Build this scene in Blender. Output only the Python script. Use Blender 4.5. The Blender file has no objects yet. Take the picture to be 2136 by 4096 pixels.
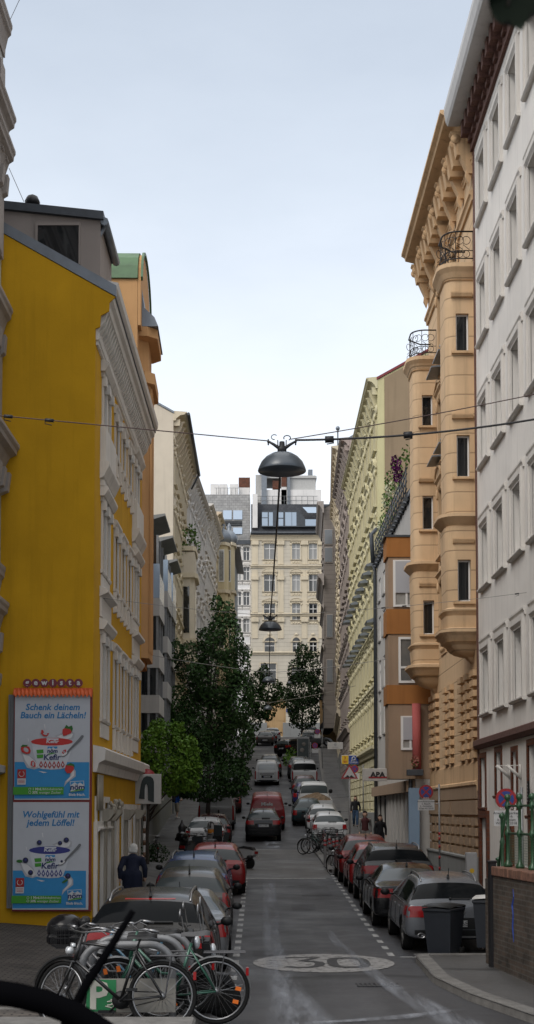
import bpy, bmesh, math, random
from mathutils import Vector, Matrix
R = math.radians
rnd = random.Random(11)
COL = bpy.context.scene.collection
V = Vector
# ------------------------------------------------------------------ camera
F, CX, CY, TH, CZ = 1360.0, 258.0, 740.0, R(3.0), 2.85
def P(px, py, d):
    """real point seen at picture position (px,py) when it stands d metres down the street"""
    a, b = (px - CX) / F, (CY - py) / F
    y = math.cos(TH) - b * math.sin(TH)
    z = math.sin(TH) + b * math.cos(TH)
    t = d / y
    return V((a * t, d, CZ + z * t))
def ZP(py, d): return P(CX, py, d).z
def XP(px, d, py=811): return P(px, py, d).x
cam_d = bpy.data.cameras.new('camera'); cam = bpy.data.objects.new('camera', cam_d); COL.objects.link(cam)
cam.location = (0, 0, CZ); cam.rotation_euler = (R(93), 0, 0)
cam_d.sensor_fit = 'VERTICAL'; cam_d.sensor_height = 36.0; cam_d.lens = F / 1024 * 36
cam_d.shift_x = (267 - CX) / 1024; cam_d.shift_y = (CY - 512) / 1024
cam_d.clip_start = 0.05; cam_d.clip_end = 4000
cam_d.dof.use_dof = True; cam_d.dof.focus_distance = 50; cam_d.dof.aperture_fstop = 11.0
bpy.context.scene.camera = cam
# ------------------------------------------------------------------ tagging
def tag(o, label=None, cat=None, group=None, kind=None):
    if label: o['label'] = label
    if cat: o['category'] = cat
    if group: o['group'] = group
    if kind: o['kind'] = kind
    return o
def thing(name, label, cat, loc=(0, 0, 0), rz=0.0, group=None):
    o = bpy.data.objects.new(name, None); COL.objects.link(o)
    o.location = loc; o.rotation_euler = (0, 0, rz); o.empty_display_size = .2
    return tag(o, label, cat, group)
def copy_tree(o, parent=None):
    c = o.copy(); COL.objects.link(c); c.parent = parent
    for ch in list(o.children): copy_tree(ch, c)
    return c
# ------------------------------------------------------------------ mesh builder
class MB:
    def __init__(s): s.v = []; s.f = []; s.m = []; s.s = []; s.M = Matrix()
    def add(s, vs, fs, m=0, sm=False):
        n = len(s.v); M = s.M
        s.v += [tuple(M @ V(p)) for p in vs]
        for f in fs:
            s.f.append(tuple(i + n for i in f)); s.m.append(m); s.s.append(sm)
        return s
    def box(s, x0, x1, y0, y1, z0, z1, m=0):
        vs = [(x0,y0,z0),(x1,y0,z0),(x1,y1,z0),(x0,y1,z0),(x0,y0,z1),(x1,y0,z1),(x1,y1,z1),(x0,y1,z1)]
        return s.add(vs, [(0,3,2,1),(4,5,6,7),(0,1,5,4),(1,2,6,5),(2,3,7,6),(3,0,4,7)], m)
    def bbox(s, x0, x1, y0, y1, z0, z1, b=.01, m=0):
        """box with chamfered vertical + top edges"""
        pl = [(x0+b,y0),(x1-b,y0),(x1,y0+b),(x1,y1-b),(x1-b,y1),(x0+b,y1),(x0,y1-b),(x0,y0+b)]
        cx, cy = (x0+x1)/2, (y0+y1)/2
        def sh(k): return [(p[0]+(b if p[0]<cx else -b)*k, p[1]+(b if p[1]<cy else -b)*k) for p in pl]
        rings = [(sh(.7), z0), (pl, z0+b), (pl, z1-b), (sh(.7), z1)]
        vs = [(p[0], p[1], z) for r, z in rings for p in r]; fs = []
        for k in range(3):
            for i in range(8):
                j = (i+1) % 8; fs.append((k*8+i, k*8+j, k*8+8+j, k*8+8+i))
        fs += [tuple(range(7,-1,-1)), tuple(range(24,32))]
        return s.add(vs, fs, m)
    def tube(s, pts, r, n=8, m=0, cap=True, closed=False):
        pts = [V(p) for p in pts]; N = len(pts)
        rs = r if isinstance(r, (list, tuple)) else [r]*N
        vs = []; up = None
        for i, p in enumerate(pts):
            if closed: t = pts[(i+1) % N] - pts[i-1]
            else: t = pts[min(i+1, N-1)] - pts[max(i-1, 0)]
            t = t.normalized() if t.length > 1e-9 else V((0,0,1))
            if up is None: up = V((0,0,1)) if abs(t.z) < .9 else V((1,0,0))
            a = t.cross(up)
            if a.length < 1e-4: a = t.cross(V((.3,.8,.5)))
            a.normalize(); b = a.cross(t).normalized(); up = b
            for k in range(n):
                w = 2*math.pi*k/n
                vs.append(p + a*(rs[i]*math.cos(w)) + b*(rs[i]*math.sin(w)))
        fs = []
        for i in range(N if closed else N-1):
            i2 = (i+1) % N
            for k in range(n):
                k2 = (k+1) % n
                fs.append((i*n+k, i*n+k2, i2*n+k2, i2*n+k))
        s.add(vs, fs, m, n > 4)
        if cap and not closed:
            s.add(vs[:n], [tuple(range(n-1,-1,-1))], m); s.add(vs[-n:], [tuple(range(n))], m)
        return s
    def lathe(s, prof, n=16, c=(0,0,0), m=0, axis='z', sm=True):
        vs = []; fs = []; K = len(prof); c = V(c)
        for r, z in prof:
            for k in range(n):
                w = 2*math.pi*k/n; x, y = r*math.cos(w), r*math.sin(w)
                q = {'z': V((x,y,z)), 'y': V((x,-z,y)), 'x': V((z,x,y))}[axis]
                vs.append(q + c)
        for i in range(K-1):
            for k in range(n):
                k2 = (k+1) % n; fs.append((i*n+k, i*n+k2, (i+1)*n+k2, (i+1)*n+k))
        flat = len(prof) == 2 and prof[0][1] == prof[1][1]
        if prof[0][0] > 1e-4 and not flat: fs.append(tuple(range(n-1,-1,-1)))
        if prof[-1][0] > 1e-4 and not flat: fs.append(tuple(range((K-1)*n, K*n)))
        return s.add(vs, fs, m, sm)
    def ball(s, c, r, n=8, m=0):
        rx, ry, rz = r if isinstance(r, (tuple, list)) else (r, r, r)
        k = max(4, n//2 + 1); vs = []; fs = []
        for i in range(k+1):
            a = math.pi*i/k
            for j in range(n):
                b = 2*math.pi*j/n
                vs.append((c[0]+rx*math.sin(a)*math.cos(b), c[1]+ry*math.sin(a)*math.sin(b), c[2]-rz*math.cos(a)))
        for i in range(k):
            for j in range(n):
                fs.append((i*n+j, i*n+(j+1)%n, (i+1)*n+(j+1)%n, (i+1)*n+j))
        return s.add(vs, fs, m, True)
    def prism(s, poly, a, b, ax='x', m=0, sm=False):
        """polygon extruded along an axis: x: poly=(y,z); y: poly=(x,z); z: poly=(x,y)"""
        n = len(poly); vs = []
        for t in (a, b):
            for p, q in poly:
                vs.append((t,p,q) if ax == 'x' else (p,t,q) if ax == 'y' else (p,q,t))
        fs = [(i, (i+1)%n, n+(i+1)%n, n+i) for i in range(n)]
        s.add(vs, fs, m, sm); s.add(vs, [tuple(range(n-1,-1,-1)), tuple(range(n, 2*n))], m)
        return s
    def quad(s, a, b, c, d, m=0): return s.add([a,b,c,d], [(0,1,2,3)], m)
    def grid(s, rows, m=0, sm=True, close=False):
        n = len(rows[0]); vs = [p for r in rows for p in r]; fs = []
        for i in range(len(rows)-1):
            for j in range(n if close else n-1):
                j2 = (j+1) % n; fs.append((i*n+j, i*n+j2, (i+1)*n+j2, (i+1)*n+j))
        return s.add(vs, fs, m, sm)
    def mesh(s, name, mats):
        me = bpy.data.meshes.new(name); me.from_pydata(s.v, [], s.f); 
        for mm in (mats if isinstance(mats, (list, tuple)) else [mats]): me.materials.append(mm)
        me.polygons.foreach_set('material_index', s.m); me.polygons.foreach_set('use_smooth', s.s)
        bm = bmesh.new(); bm.from_mesh(me)
        bmesh.ops.remove_doubles(bm, verts=bm.verts, dist=1e-5)
        bmesh.ops.recalc_face_normals(bm, faces=bm.faces); bm.to_mesh(me); bm.free()
        me.update(); return me
    def build(s, name, mats, parent=None, loc=None, rot=None):
        o = bpy.data.objects.new(name, s.mesh(name, mats)); COL.objects.link(o); o.parent = parent
        if loc is not None: o.location = loc
        if rot is not None: o.rotation_euler = rot
        return o
def link(name, me, parent=None, loc=None, rot=None):
    o = bpy.data.objects.new(name, me); COL.objects.link(o); o.parent = parent
    if loc is not None: o.location = loc
    if rot is not None: o.rotation_euler = rot
    return o
def arc(cx, cy, r, a0, a1, n): return [(cx + r*math.cos(R(a0+(a1-a0)*i/n)), cy + r*math.sin(R(a0+(a1-a0)*i/n))) for i in range(n+1)]
def text(name, body, size, m, parent=None, loc=(0,0,0), rot=(R(90),0,0), bold=0.0, shear=0.0, ext=.003, align='CENTER', sx=1.0, spacing=1.0):
    cu = bpy.data.curves.new(name, 'FONT'); cu.body = body; cu.size = size; cu.extrude = ext; cu.offset = bold*size
    cu.shear = shear; cu.align_x = align; cu.align_y = 'CENTER'; cu.resolution_u = 2; cu.space_character = spacing
    t = bpy.data.objects.new(name, cu); COL.objects.link(t)
    bpy.context.view_layer.update()
    me = bpy.data.meshes.new_from_object(t.evaluated_get(bpy.context.evaluated_depsgraph_get()))
    bpy.data.objects.remove(t); bpy.data.curves.remove(cu)
    me.materials.clear(); me.materials.append(m)
    for v in me.vertices: v.co.x *= sx
    return link(name, me, parent, loc, rot)
# ------------------------------------------------------------------ materials
def newmat(name):
    m = bpy.data.materials.new(name); m.use_nodes = True
    nt = m.node_tree; return m, nt, nt.nodes['Principled BSDF']
def nd(nt, t, **k):
    n = nt.nodes.new(t)
    for a, v in k.items():
        if a.startswith('i_'):
            key = a[2:].replace('_', ' '); n.inputs[int(key) if key.isdigit() else key].default_value = v
        else: setattr(n, a, v)
    return n
def c4(c): return (c[0], c[1], c[2], 1)
def srgb(r, g, b, k=1.0):
    f = lambda u: ((u/255+.055)/1.055)**2.4 if u > 10 else u/255/12.92
    return (f(r)*k, f(g)*k, f(b)*k)
def simple(name, c, rough=.6, metal=0.0, spec=.5, coat=0.0, var=0.0, vs=6.0, emit=None, bump=0.0, bs=60.0):
    m, nt, b = newmat(name)
    b.inputs['Base Color'].default_value = c4(c); b.inputs['Roughness'].default_value = rough
    b.inputs['Metallic'].default_value = metal; b.inputs['Specular IOR Level'].default_value = spec
    b.inputs['Coat Weight'].default_value = coat; b.inputs['Coat Roughness'].default_value = .06
    tc = nd(nt, 'ShaderNodeTexCoord')
    if var:
        n = nd(nt, 'ShaderNodeTexNoise', i_Scale=vs, i_Detail=5.0, i_Roughness=.6)
        mx = nd(nt, 'ShaderNodeMix', data_type='RGBA')
        mx.inputs[6].default_value = c4([u*(1-var) for u in c]); mx.inputs[7].default_value = c4([min(1, u*(1+var)) for u in c])
        mr = nd(nt, 'ShaderNodeMapRange', i_1=.3, i_2=.7)
        nt.links.new(tc.outputs['Object'], n.inputs['Vector']); nt.links.new(n.outputs['Fac'], mr.inputs[0])
        nt.links.new(mr.outputs[0], mx.inputs[0]); nt.links.new(mx.outputs[2], b.inputs['Base Color'])
    if bump:
        n2 = nd(nt, 'ShaderNodeTexNoise', i_Scale=bs, i_Detail=4.0); bp = nd(nt, 'ShaderNodeBump', i_Strength=bump, i_Distance=.02)
        nt.links.new(tc.outputs['Object'], n2.inputs['Vector']); nt.links.new(n2.outputs['Fac'], bp.inputs['Height']); nt.links.new(bp.outputs[0], b.inputs['Normal'])
    return m
def plaster(name, c, var=.08, dirt=.35, bump=.25, courses=0.0, dirtc=None, rough=.9):
    """weathered facade paint: large mottling, vertical rain streaks, fine render grain, optional joint lines every `courses` m"""
    m, nt, b = newmat(name); L = nt.links.new
    b.inputs['Roughness'].default_value = rough; b.inputs['Specular IOR Level'].default_value = .2
    tc = nd(nt, 'ShaderNodeTexCoord')
    big = nd(nt, 'ShaderNodeTexNoise', i_Scale=.55, i_Detail=6.0, i_Roughness=.62); L(tc.outputs['Object'], big.inputs['Vector'])
    mp = nd(nt, 'ShaderNodeMapping'); mp.inputs['Scale'].default_value = (2.6, 2.6, .16); L(tc.outputs['Object'], mp.inputs['Vector'])
    st = nd(nt, 'ShaderNodeTexNoise', i_Scale=1.3, i_Detail=5.0, i_Roughness=.65); L(mp.outputs[0], st.inputs['Vector'])
    mx = nd(nt, 'ShaderNodeMix', data_type='RGBA'); mx.inputs[6].default_value = c4([u*(1-var) for u in c]); mx.inputs[7].default_value = c4([min(.9, u*(1+var)) for u in c])
    mr = nd(nt, 'ShaderNodeMapRange', i_1=.3, i_2=.7); L(big.outputs['Fac'], mr.inputs[0]); L(mr.outputs[0], mx.inputs[0])
    d = nd(nt, 'ShaderNodeMapRange', i_1=.52, i_2=.78, i_3=0.0, i_4=dirt); L(st.outputs['Fac'], d.inputs[0])
    mx2 = nd(nt, 'ShaderNodeMix', data_type='RGBA'); dc = dirtc or [u*.45 for u in c]
    L(d.outputs[0], mx2.inputs[0]); L(mx.outputs[2], mx2.inputs[6]); mx2.inputs[7].default_value = c4(dc)
    out = mx2.outputs[2]
    gr = nd(nt, 'ShaderNodeTexNoise', i_Scale=38.0, i_Detail=4.0); L(tc.outputs['Object'], gr.inputs['Vector'])
    h = gr.outputs['Fac']; dist = .012
    if courses:
        sp = nd(nt, 'ShaderNodeSeparateXYZ'); L(tc.outputs['Object'], sp.inputs[0])
        fr = nd(nt, 'ShaderNodeMath', operation='PINGPONG', i_1=courses/2); L(sp.outputs['Z'], fr.inputs[0])
        ln = nd(nt, 'ShaderNodeMapRange', i_1=0.0, i_2=.03, i_3=0.0, i_4=1.0); L(fr.outputs[0], ln.inputs[0])
        mx3 = nd(nt, 'ShaderNodeMix', data_type='RGBA'); mx3.inputs[6].default_value = c4([u*.5 for u in c]); L(ln.outputs[0], mx3.inputs[0]); L(out, mx3.inputs[7]); out = mx3.outputs[2]
        ad = nd(nt, 'ShaderNodeMath', operation='MULTIPLY_ADD', i_1=3.0); L(ln.outputs[0], ad.inputs[0]); L(gr.outputs['Fac'], ad.inputs[2]); h = ad.outputs[0]
    bp = nd(nt, 'ShaderNodeBump', i_Strength=bump, i_Distance=dist); L(h, bp.inputs['Height']); L(bp.outputs[0], b.inputs['Normal'])
    L(out, b.inputs['Base Color']); return m
def bricks(name, c1, c2, mortar, sc=1.0, bw=.25, bh=.077, msize=.012, bump=.5, rot=(R(90),0,0), grime=.5, rough=.9):
    m, nt, b = newmat(name); L = nt.links.new; b.inputs['Roughness'].default_value = rough; b.inputs['Specular IOR Level'].default_value = .25
    tc = nd(nt, 'ShaderNodeTexCoord'); mp = nd(nt, 'ShaderNodeMapping'); mp.inputs['Rotation'].default_value = rot
    L(tc.outputs['Object'], mp.inputs[0])
    br = nd(nt, 'ShaderNodeTexBrick', i_Scale=sc, i_Mortar_Size=msize, i_Brick_Width=bw, i_Row_Height=bh, i_Bias=0.0)
    br.inputs['Color1'].default_value = c4(c1); br.inputs['Color2'].default_value = c4(c2); br.inputs['Mortar'].default_value = c4(mortar)
    L(mp.outputs[0], br.inputs['Vector'])
    n = nd(nt, 'ShaderNodeTexNoise', i_Scale=1.6, i_Detail=7.0, i_Roughness=.7); L(tc.outputs['Object'], n.inputs['Vector'])
    mr = nd(nt, 'ShaderNodeMapRange', i_1=.38, i_2=.72, i_3=1.0, i_4=1-grime); L(n.outputs['Fac'], mr.inputs[0])
    mx = nd(nt, 'ShaderNodeMix', data_type='RGBA', blend_type='MULTIPLY', i_0=1.0); L(br.outputs['Color'], mx.inputs[6]); L(mr.outputs[0], mx.inputs[7])
    L(mx.outputs[2], b.inputs['Base Color'])
    bp = nd(nt, 'ShaderNodeBump', i_Strength=bump, i_Distance=.01, invert=True); L(br.outputs['Fac'], bp.inputs['Height']); L(bp.outputs[0], b.inputs['Normal'])
    return m
def leafmat(name, dark, light, rough=.55):
    m, nt, b = newmat(name); L = nt.links.new; b.inputs['Roughness'].default_value = rough; b.inputs['Specular IOR Level'].default_value = .1
    g = nd(nt, 'ShaderNodeNewGeometry'); tc = nd(nt, 'ShaderNodeTexCoord')
    n = nd(nt, 'ShaderNodeTexNoise', i_Scale=.9, i_Detail=2.0); L(tc.outputs['Object'], n.inputs[0])
    ad = nd(nt, 'ShaderNodeMath', operation='MULTIPLY_ADD', i_1=.42); L(g.outputs['Random Per Island'], ad.inputs[0]); 
    mr = nd(nt, 'ShaderNodeMapRange', i_1=.3, i_2=.7, i_3=0.0, i_4=.5); L(n.outputs['Fac'], mr.inputs[0]); L(mr.outputs[0], ad.inputs[2])
    mx = nd(nt, 'ShaderNodeMix', data_type='RGBA'); mx.inputs[6].default_value = c4(dark); mx.inputs[7].default_value = c4(light)
    L(ad.outputs[0], mx.inputs[0]); L(mx.outputs[2], b.inputs['Base Color'])
    try:
        b.inputs['Subsurface Weight'].default_value = 0
    except Exception: pass
    return m
def glassmat(name, c, curtain=None, rough=.04):
    """window glass seen from the street: dark room, sky reflection, sometimes a pale curtain behind"""
    m, nt, b = newmat(name); L = nt.links.new
    b.inputs['Roughness'].default_value = rough; b.inputs['Specular IOR Level'].default_value = .8; b.inputs['Base Color'].default_value = c4(c)
    if curtain:
        oi = nd(nt, 'ShaderNodeObjectInfo'); tc = nd(nt, 'ShaderNodeTexCoord')
        w = nd(nt, 'ShaderNodeTexWave', i_Scale=5.0, i_Distortion=2.5, i_Detail=2.0); L(tc.outputs['Object'], w.inputs[0])
        mr = nd(nt, 'ShaderNodeMapRange', i_1=0.0, i_2=1.0, i_3=.55, i_4=1.0); L(w.outputs['Fac'], mr.inputs[0])
        gt = nd(nt, 'ShaderNodeMapRange', i_1=.35, i_2=.75); L(oi.outputs['Random'], gt.inputs[0])
        ml = nd(nt, 'ShaderNodeMath', operation='MULTIPLY'); L(mr.outputs[0], ml.inputs[0]); L(gt.outputs[0], ml.inputs[1])
        mx = nd(nt, 'ShaderNodeMix', data_type='RGBA'); mx.inputs[6].default_value = c4(c); mx.inputs[7].default_value = c4(curtain)
        L(ml.outputs[0], mx.inputs[0]); L(mx.outputs[2], b.inputs['Base Color'])
    return m
M = {}
M['glass'] = glassmat('window_glass', (.02,.023,.026), (.30,.30,.29))
M['darkglass'] = glassmat('dark_glass', (.012,.014,.016))
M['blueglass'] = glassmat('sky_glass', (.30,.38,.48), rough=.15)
M['white'] = simple('white_paint', (.62,.61,.59), .5, var=.06)
M['wood'] = simple('old_wood', (.11,.06,.035), .6, var=.25, vs=12)
M['zinc'] = simple('zinc_sheet', (.17,.19,.215), .45, .5, var=.14, vs=3)
M['darkzinc'] = simple('dark_zinc', (.055,.062,.072), .5, .4, var=.2, vs=3)
M['slate'] = bricks('slate_tiles', (.045,.048,.055), (.06,.063,.07), (.025,.026,.03), bw=.45, bh=.3, msize=.012, grime=.3, rot=(R(90),0,0))
M['greyslate'] = bricks('grey_shingles', (.23,.23,.23), (.28,.28,.275), (.13,.13,.13), bw=.6, bh=.4, msize=.02, grime=.25)
M['redroof'] = simple('red_roof_tiles', (.28,.06,.03), .8, var=.3, vs=8)
M['redsheet'] = simple('red_roof_sheet', (.17,.02,.022), .55, var=.2)
M['copper'] = simple('green_roof_sheet', (.055,.125,.05), .55, var=.3, vs=1.5)
M['iron'] = simple('black_iron', (.012,.012,.014), .5, .3)
M['black'] = simple('black_plastic', (.008,.0085,.0095), .5, 0, .3)
M['rubber'] = simple('tyre_rubber', (.009,.009,.009), .85, 0, .15)
M['steel'] = simple('galvanised_steel', (.20,.205,.21), .5, .4, var=.15)
M['chrome'] = simple('chrome', (.22,.223,.23), .32, .9)
M['red'] = simple('red_paint', (.35,.02,.015), .4)
M['skin'] = simple('skin', (.42,.26,.19), .6)
# ------------------------------------------------------------------ world + sun
W = bpy.data.worlds.new("World"); bpy.context.scene.world = W; W.use_nodes = True
nt = W.node_tree; L = nt.links.new; bg = nt.nodes['Background']; wo = nt.nodes['World Output']
SUN_EL, SUN_ROT = R(46), R(217)
sky = nd(nt, 'ShaderNodeTexSky', sky_type='NISHITA', sun_disc=False, sun_elevation=SUN_EL, sun_rotation=SUN_ROT, dust_density=3.0)
L(sky.outputs[0], bg.inputs[0]); bg.inputs[1].default_value = .05
tc = nd(nt, 'ShaderNodeTexCoord'); sp = nd(nt, 'ShaderNodeSeparateXYZ'); L(tc.outputs['Generated'], sp.inputs[0])
cr = nd(nt, 'ShaderNodeValToRGB'); e = cr.color_ramp.elements
e[0].position = 0.0; e[0].color = (.70,.71,.72,1); e[1].position = 1.0; e[1].color = (1.35,1.33,1.30,1)
for p_, c_ in ((.17,(.78,.79,.80,1)), (.25,(.735,.75,.775,1)), (.32,(.66,.69,.73,1)), (.42,(.51,.55,.595,1)), (.52,(.40,.44,.49,1)), (.66,(.85,.87,.89,1))):
    q = cr.color_ramp.elements.new(p_); q.color = c_
mp = nd(nt, 'ShaderNodeMapping'); mp.inputs['Scale'].default_value = (1.6, 1.6, 4.0); L(tc.outputs['Generated'], mp.inputs[0])
nz = nd(nt, 'ShaderNodeTexNoise', i_Scale=1.5, i_Detail=6.0, i_Roughness=.55); L(mp.outputs[0], nz.inputs[0])
sb = nd(nt, 'ShaderNodeMath', operation='MULTIPLY_ADD', i_1=.22, i_2=-.11); L(nz.outputs['Fac'], sb.inputs[0])
adz = nd(nt, 'ShaderNodeMath', operation='ADD'); L(sp.outputs['Z'], adz.inputs[0]); L(sb.outputs[0], adz.inputs[1]); L(adz.outputs[0], cr.inputs[0])
bg2 = nd(nt, 'ShaderNodeBackground', i_Strength=1.33); L(cr.outputs[0], bg2.inputs[0])
ads = nd(nt, 'ShaderNodeAddShader'); L(bg.outputs[0], ads.inputs[0]); L(bg2.outputs[0], ads.inputs[1]); L(ads.outputs[0], wo.inputs[0])
sd = bpy.data.lights.new('sun', 'SUN'); sd.energy = 1.5; sd.angle = R(28); sd.color = (1, .955, .89)
so = bpy.data.objects.new('sun', sd); COL.objects.link(so)
so.rotation_euler = (R(90)-SUN_EL, 0, R(180)-SUN_ROT); so.location = (0, 0, 60)
sc = bpy.context.scene
sc.view_settings.view_transform = 'Standard'; sc.view_settings.look = 'None'; sc.view_settings.exposure = 0
sc.render.engine = 'CYCLES'; sc.cycles.max_bounces = 6; sc.cycles.diffuse_bounces = 3; sc.cycles.glossy_bounces = 3; sc.cycles.transparent_max_bounces = 6
sc.cycles.use_denoising = True
# ------------------------------------------------------------------ the lie of the land
_prof = [(-80,0),(20,0),(27,.03),(33,.15),(45,.52),(52,.74),(64,1.05),(70,1.25),(78,1.95),(105,4.85),(147,9.95),(165,11.45),(190,13.25),(230,14.9),(420,22),(900,26)]
def lerp(tab, d):
    if d <= tab[0][0]: return tab[0][1]
    for (a, za), (b, zb) in zip(tab, tab[1:]):
        if d <= b: return za + (zb-za)*(d-a)/(b-a)
    return tab[-1][1]
def gz(d): return sum(lerp(_prof, d+k) for k in (-3,-1.5,0,1.5,3))/5
def bend(d): return .035*max(0, d-100)
_LK = [(-99,-.75),(17.2,-.75),(17.21,-2.62),(50.5,-2.62),(50.51,-1.15),(60,-1.15),(60.01,-3.4),(100,-3.4),(130,-2.2),(190,-2.2)]
_RK = [(15,4.9),(18.3,3.71),(20.6,3.16),(22.6,2.89),(26,2.95),(26.01,4.9),(49,4.9),(49.01,2.5),(63,2.5),(63.01,4.75),(190,4.75)]
def lk(d): return lerp(_LK, d) + bend(d)
def rk(d): return lerp(_RK, d) + bend(d)
KH = .13
# materials of the ground
def asphalt(name, c):
    m, nt, b = newmat(name); L = nt.links.new
    b.inputs['Specular IOR Level'].default_value = .35
    tc = nd(nt, 'ShaderNodeTexCoord')
    a = nd(nt, 'ShaderNodeTexNoise', i_Scale=.35, i_Detail=7.0, i_Roughness=.65); L(tc.outputs['Object'], a.inputs[0])
    mp = nd(nt, 'ShaderNodeMapping'); mp.inputs['Scale'].default_value = (1.4, .07, 1); L(tc.outputs['Object'], mp.inputs[0])
    s = nd(nt, 'ShaderNodeTexNoise', i_Scale=1.0, i_Detail=4.0); L(mp.outputs[0], s.inputs[0])
    g = nd(nt, 'ShaderNodeTexNoise', i_Scale=55.0, i_Detail=3.0, i_Roughness=.8); L(tc.outputs['Object'], g.inputs[0])
    x = nd(nt, 'ShaderNodeMath', operation='MULTIPLY_ADD', i_1=.8); L(a.outputs['Fac'], x.inputs[0]); L(s.outputs['Fac'], x.inputs[2])
    mr = nd(nt, 'ShaderNodeMapRange', i_1=.6, i_2=1.2); L(x.outputs[0], mr.inputs[0])
    mx = nd(nt, 'ShaderNodeMix', data_type='RGBA'); mx.inputs[6].default_value = c4([u*.68 for u in c]); mx.inputs[7].default_value = c4([u*1.4 for u in c]); L(mr.outputs[0], mx.inputs[0])
    m2 = nd(nt, 'ShaderNodeMix', data_type='RGBA', blend_type='MULTIPLY', i_0=.85); L(mx.outputs[2], m2.inputs[6])
    gr = nd(nt, 'ShaderNodeMapRange', i_1=.3, i_2=.7, i_3=.4, i_4=1.5); L(g.outputs['Fac'], gr.inputs[0]); L(gr.outputs[0], m2.inputs[7])
    vo = nd(nt, 'ShaderNodeTexVoronoi', feature='DISTANCE_TO_EDGE', i_Scale=.16); 
    wn = nd(nt, 'ShaderNodeTexNoise', i_Scale=.8, i_Detail=5.0); L(tc.outputs['Object'], wn.inputs[0])
    va = nd(nt, 'ShaderNodeMix', data_type='RGBA', i_0=.55); L(tc.outputs['Object'], va.inputs[6]); L(wn.outputs['Color'], va.inputs[7])
    vs = nd(nt, 'ShaderNodeVectorMath', operation='SCALE'); vs.inputs['Scale'].default_value = 1.0; L(va.outputs[2], vs.inputs[0]); L(vs.outputs[0], vo.inputs['Vector'])
    ck = nd(nt, 'ShaderNodeMapRange', i_1=0.0, i_2=.018, i_3=.35, i_4=1.0); L(vo.outputs['Distance'], ck.inputs[0])
    m3 = nd(nt, 'ShaderNodeMix', data_type='RGBA', blend_type='MULTIPLY', i_0=1.0); L(m2.outputs[2], m3.inputs[6]); L(ck.outputs[0], m3.inputs[7])
    L(m3.outputs[2], b.inputs['Base Color'])
    rr = nd(nt, 'ShaderNodeMapRange', i_1=.35, i_2=.7, i_3=.42, i_4=.8); L(a.outputs['Fac'], rr.inputs[0]); L(rr.outputs[0], b.inputs['Roughness'])
    bp = nd(nt, 'ShaderNodeBump', i_Strength=.35, i_Distance=.008); L(g.outputs['Fac'], bp.inputs['Height']); L(bp.outputs[0], b.inputs['Normal'])
    return m
M['asphalt'] = asphalt('asphalt', (.038,.038,.041))
M['asphalt2'] = asphalt('old_asphalt', (.060,.056,.053))
M['patch'] = asphalt('asphalt_patch', (.026,.026,.029))
M['paving'] = asphalt('worn_pavement', (.066,.064,.062))
M['cobble'] = bricks('granite_setts', (.125,.11,.098), (.085,.077,.072), (.04,.037,.035), bw=.22, bh=.11, msize=.014, bump=.8, rot=(0,0,0), grime=.45)
M['granite'] = simple('granite_kerb', (.125,.12,.113), .85, var=.3, vs=5, bump=.4, bs=50)
def stain(name, c, lo, hi, sx=3.0, sy=.25, a=1.0):
    m, nt, b = newmat(name); L = nt.links.new; b.inputs['Base Color'].default_value = c4(c); b.inputs['Roughness'].default_value = .8
    tc = nd(nt, 'ShaderNodeTexCoord'); mp = nd(nt, 'ShaderNodeMapping'); mp.inputs['Scale'].default_value = (sx, sy, 1); L(tc.outputs['Object'], mp.inputs[0])
    n = nd(nt, 'ShaderNodeTexNoise', i_Scale=1.2, i_Detail=8.0, i_Roughness=.68); L(mp.outputs[0], n.inputs[0])
    uv = nd(nt, 'ShaderNodeAttribute', attribute_name='fade')
    mr = nd(nt, 'ShaderNodeMapRange', i_1=lo, i_2=hi, i_3=0.0, i_4=a); L(n.outputs['Fac'], mr.inputs[0])
    ml = nd(nt, 'ShaderNodeMath', operation='MULTIPLY'); L(mr.outputs[0], ml.inputs[0]); L(uv.outputs['Fac'], ml.inputs[1]); L(ml.outputs[0], b.inputs['Alpha'])
    return m
# ground sheet out to the horizon
mb = MB(); ds = [-300,-80,-20,10,22,28,34,45,52,64,70,78,90,105,125,147,165,190,230,420,900]
mb.grid([[(x, d, gz(d)-.25) for x in (-900,-60,-9,0,9,60,900)] for d in ds], sm=False)
tag(mb.build('ground', M['asphalt2']), kind='structure')
dd = [-12,0,8,11,13] + [14+.5*i for i in range(0,190)] + [109+2*i for i in range(0,60)]
mb = MB(); mb.grid([[(x + bend(d), d, gz(d)) for x in (-14,-7,-3.5,-1.5,0,1,2,3.5,5,8,14)] for d in dd])
tag(mb.build('road', M['asphalt']), kind='structure')
# the raised table across the road between the build-outs, of lighter old asphalt
mb = MB(); mb.grid([[(x, d, gz(d)+.05*min(1, (d-46.4)/.8, (63.4-d)/.8)+.006) for x in (-2.6,-1,0,1.2,2.5)] for d in (46.4,47.2,50,54,58,62.6,63.4)], sm=False)
tag(mb.build('raised_crossing', M['asphalt2']), kind='structure')
def strip(name, m, L_, R_, ds, dz, kind='structure'):
    b_ = MB(); b_.grid([[(L_(d), d, gz(d)+dz), (R_(d), d, gz(d)+dz)] for d in ds], sm=False); return tag(b_.build(name, m), kind=kind)
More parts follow.
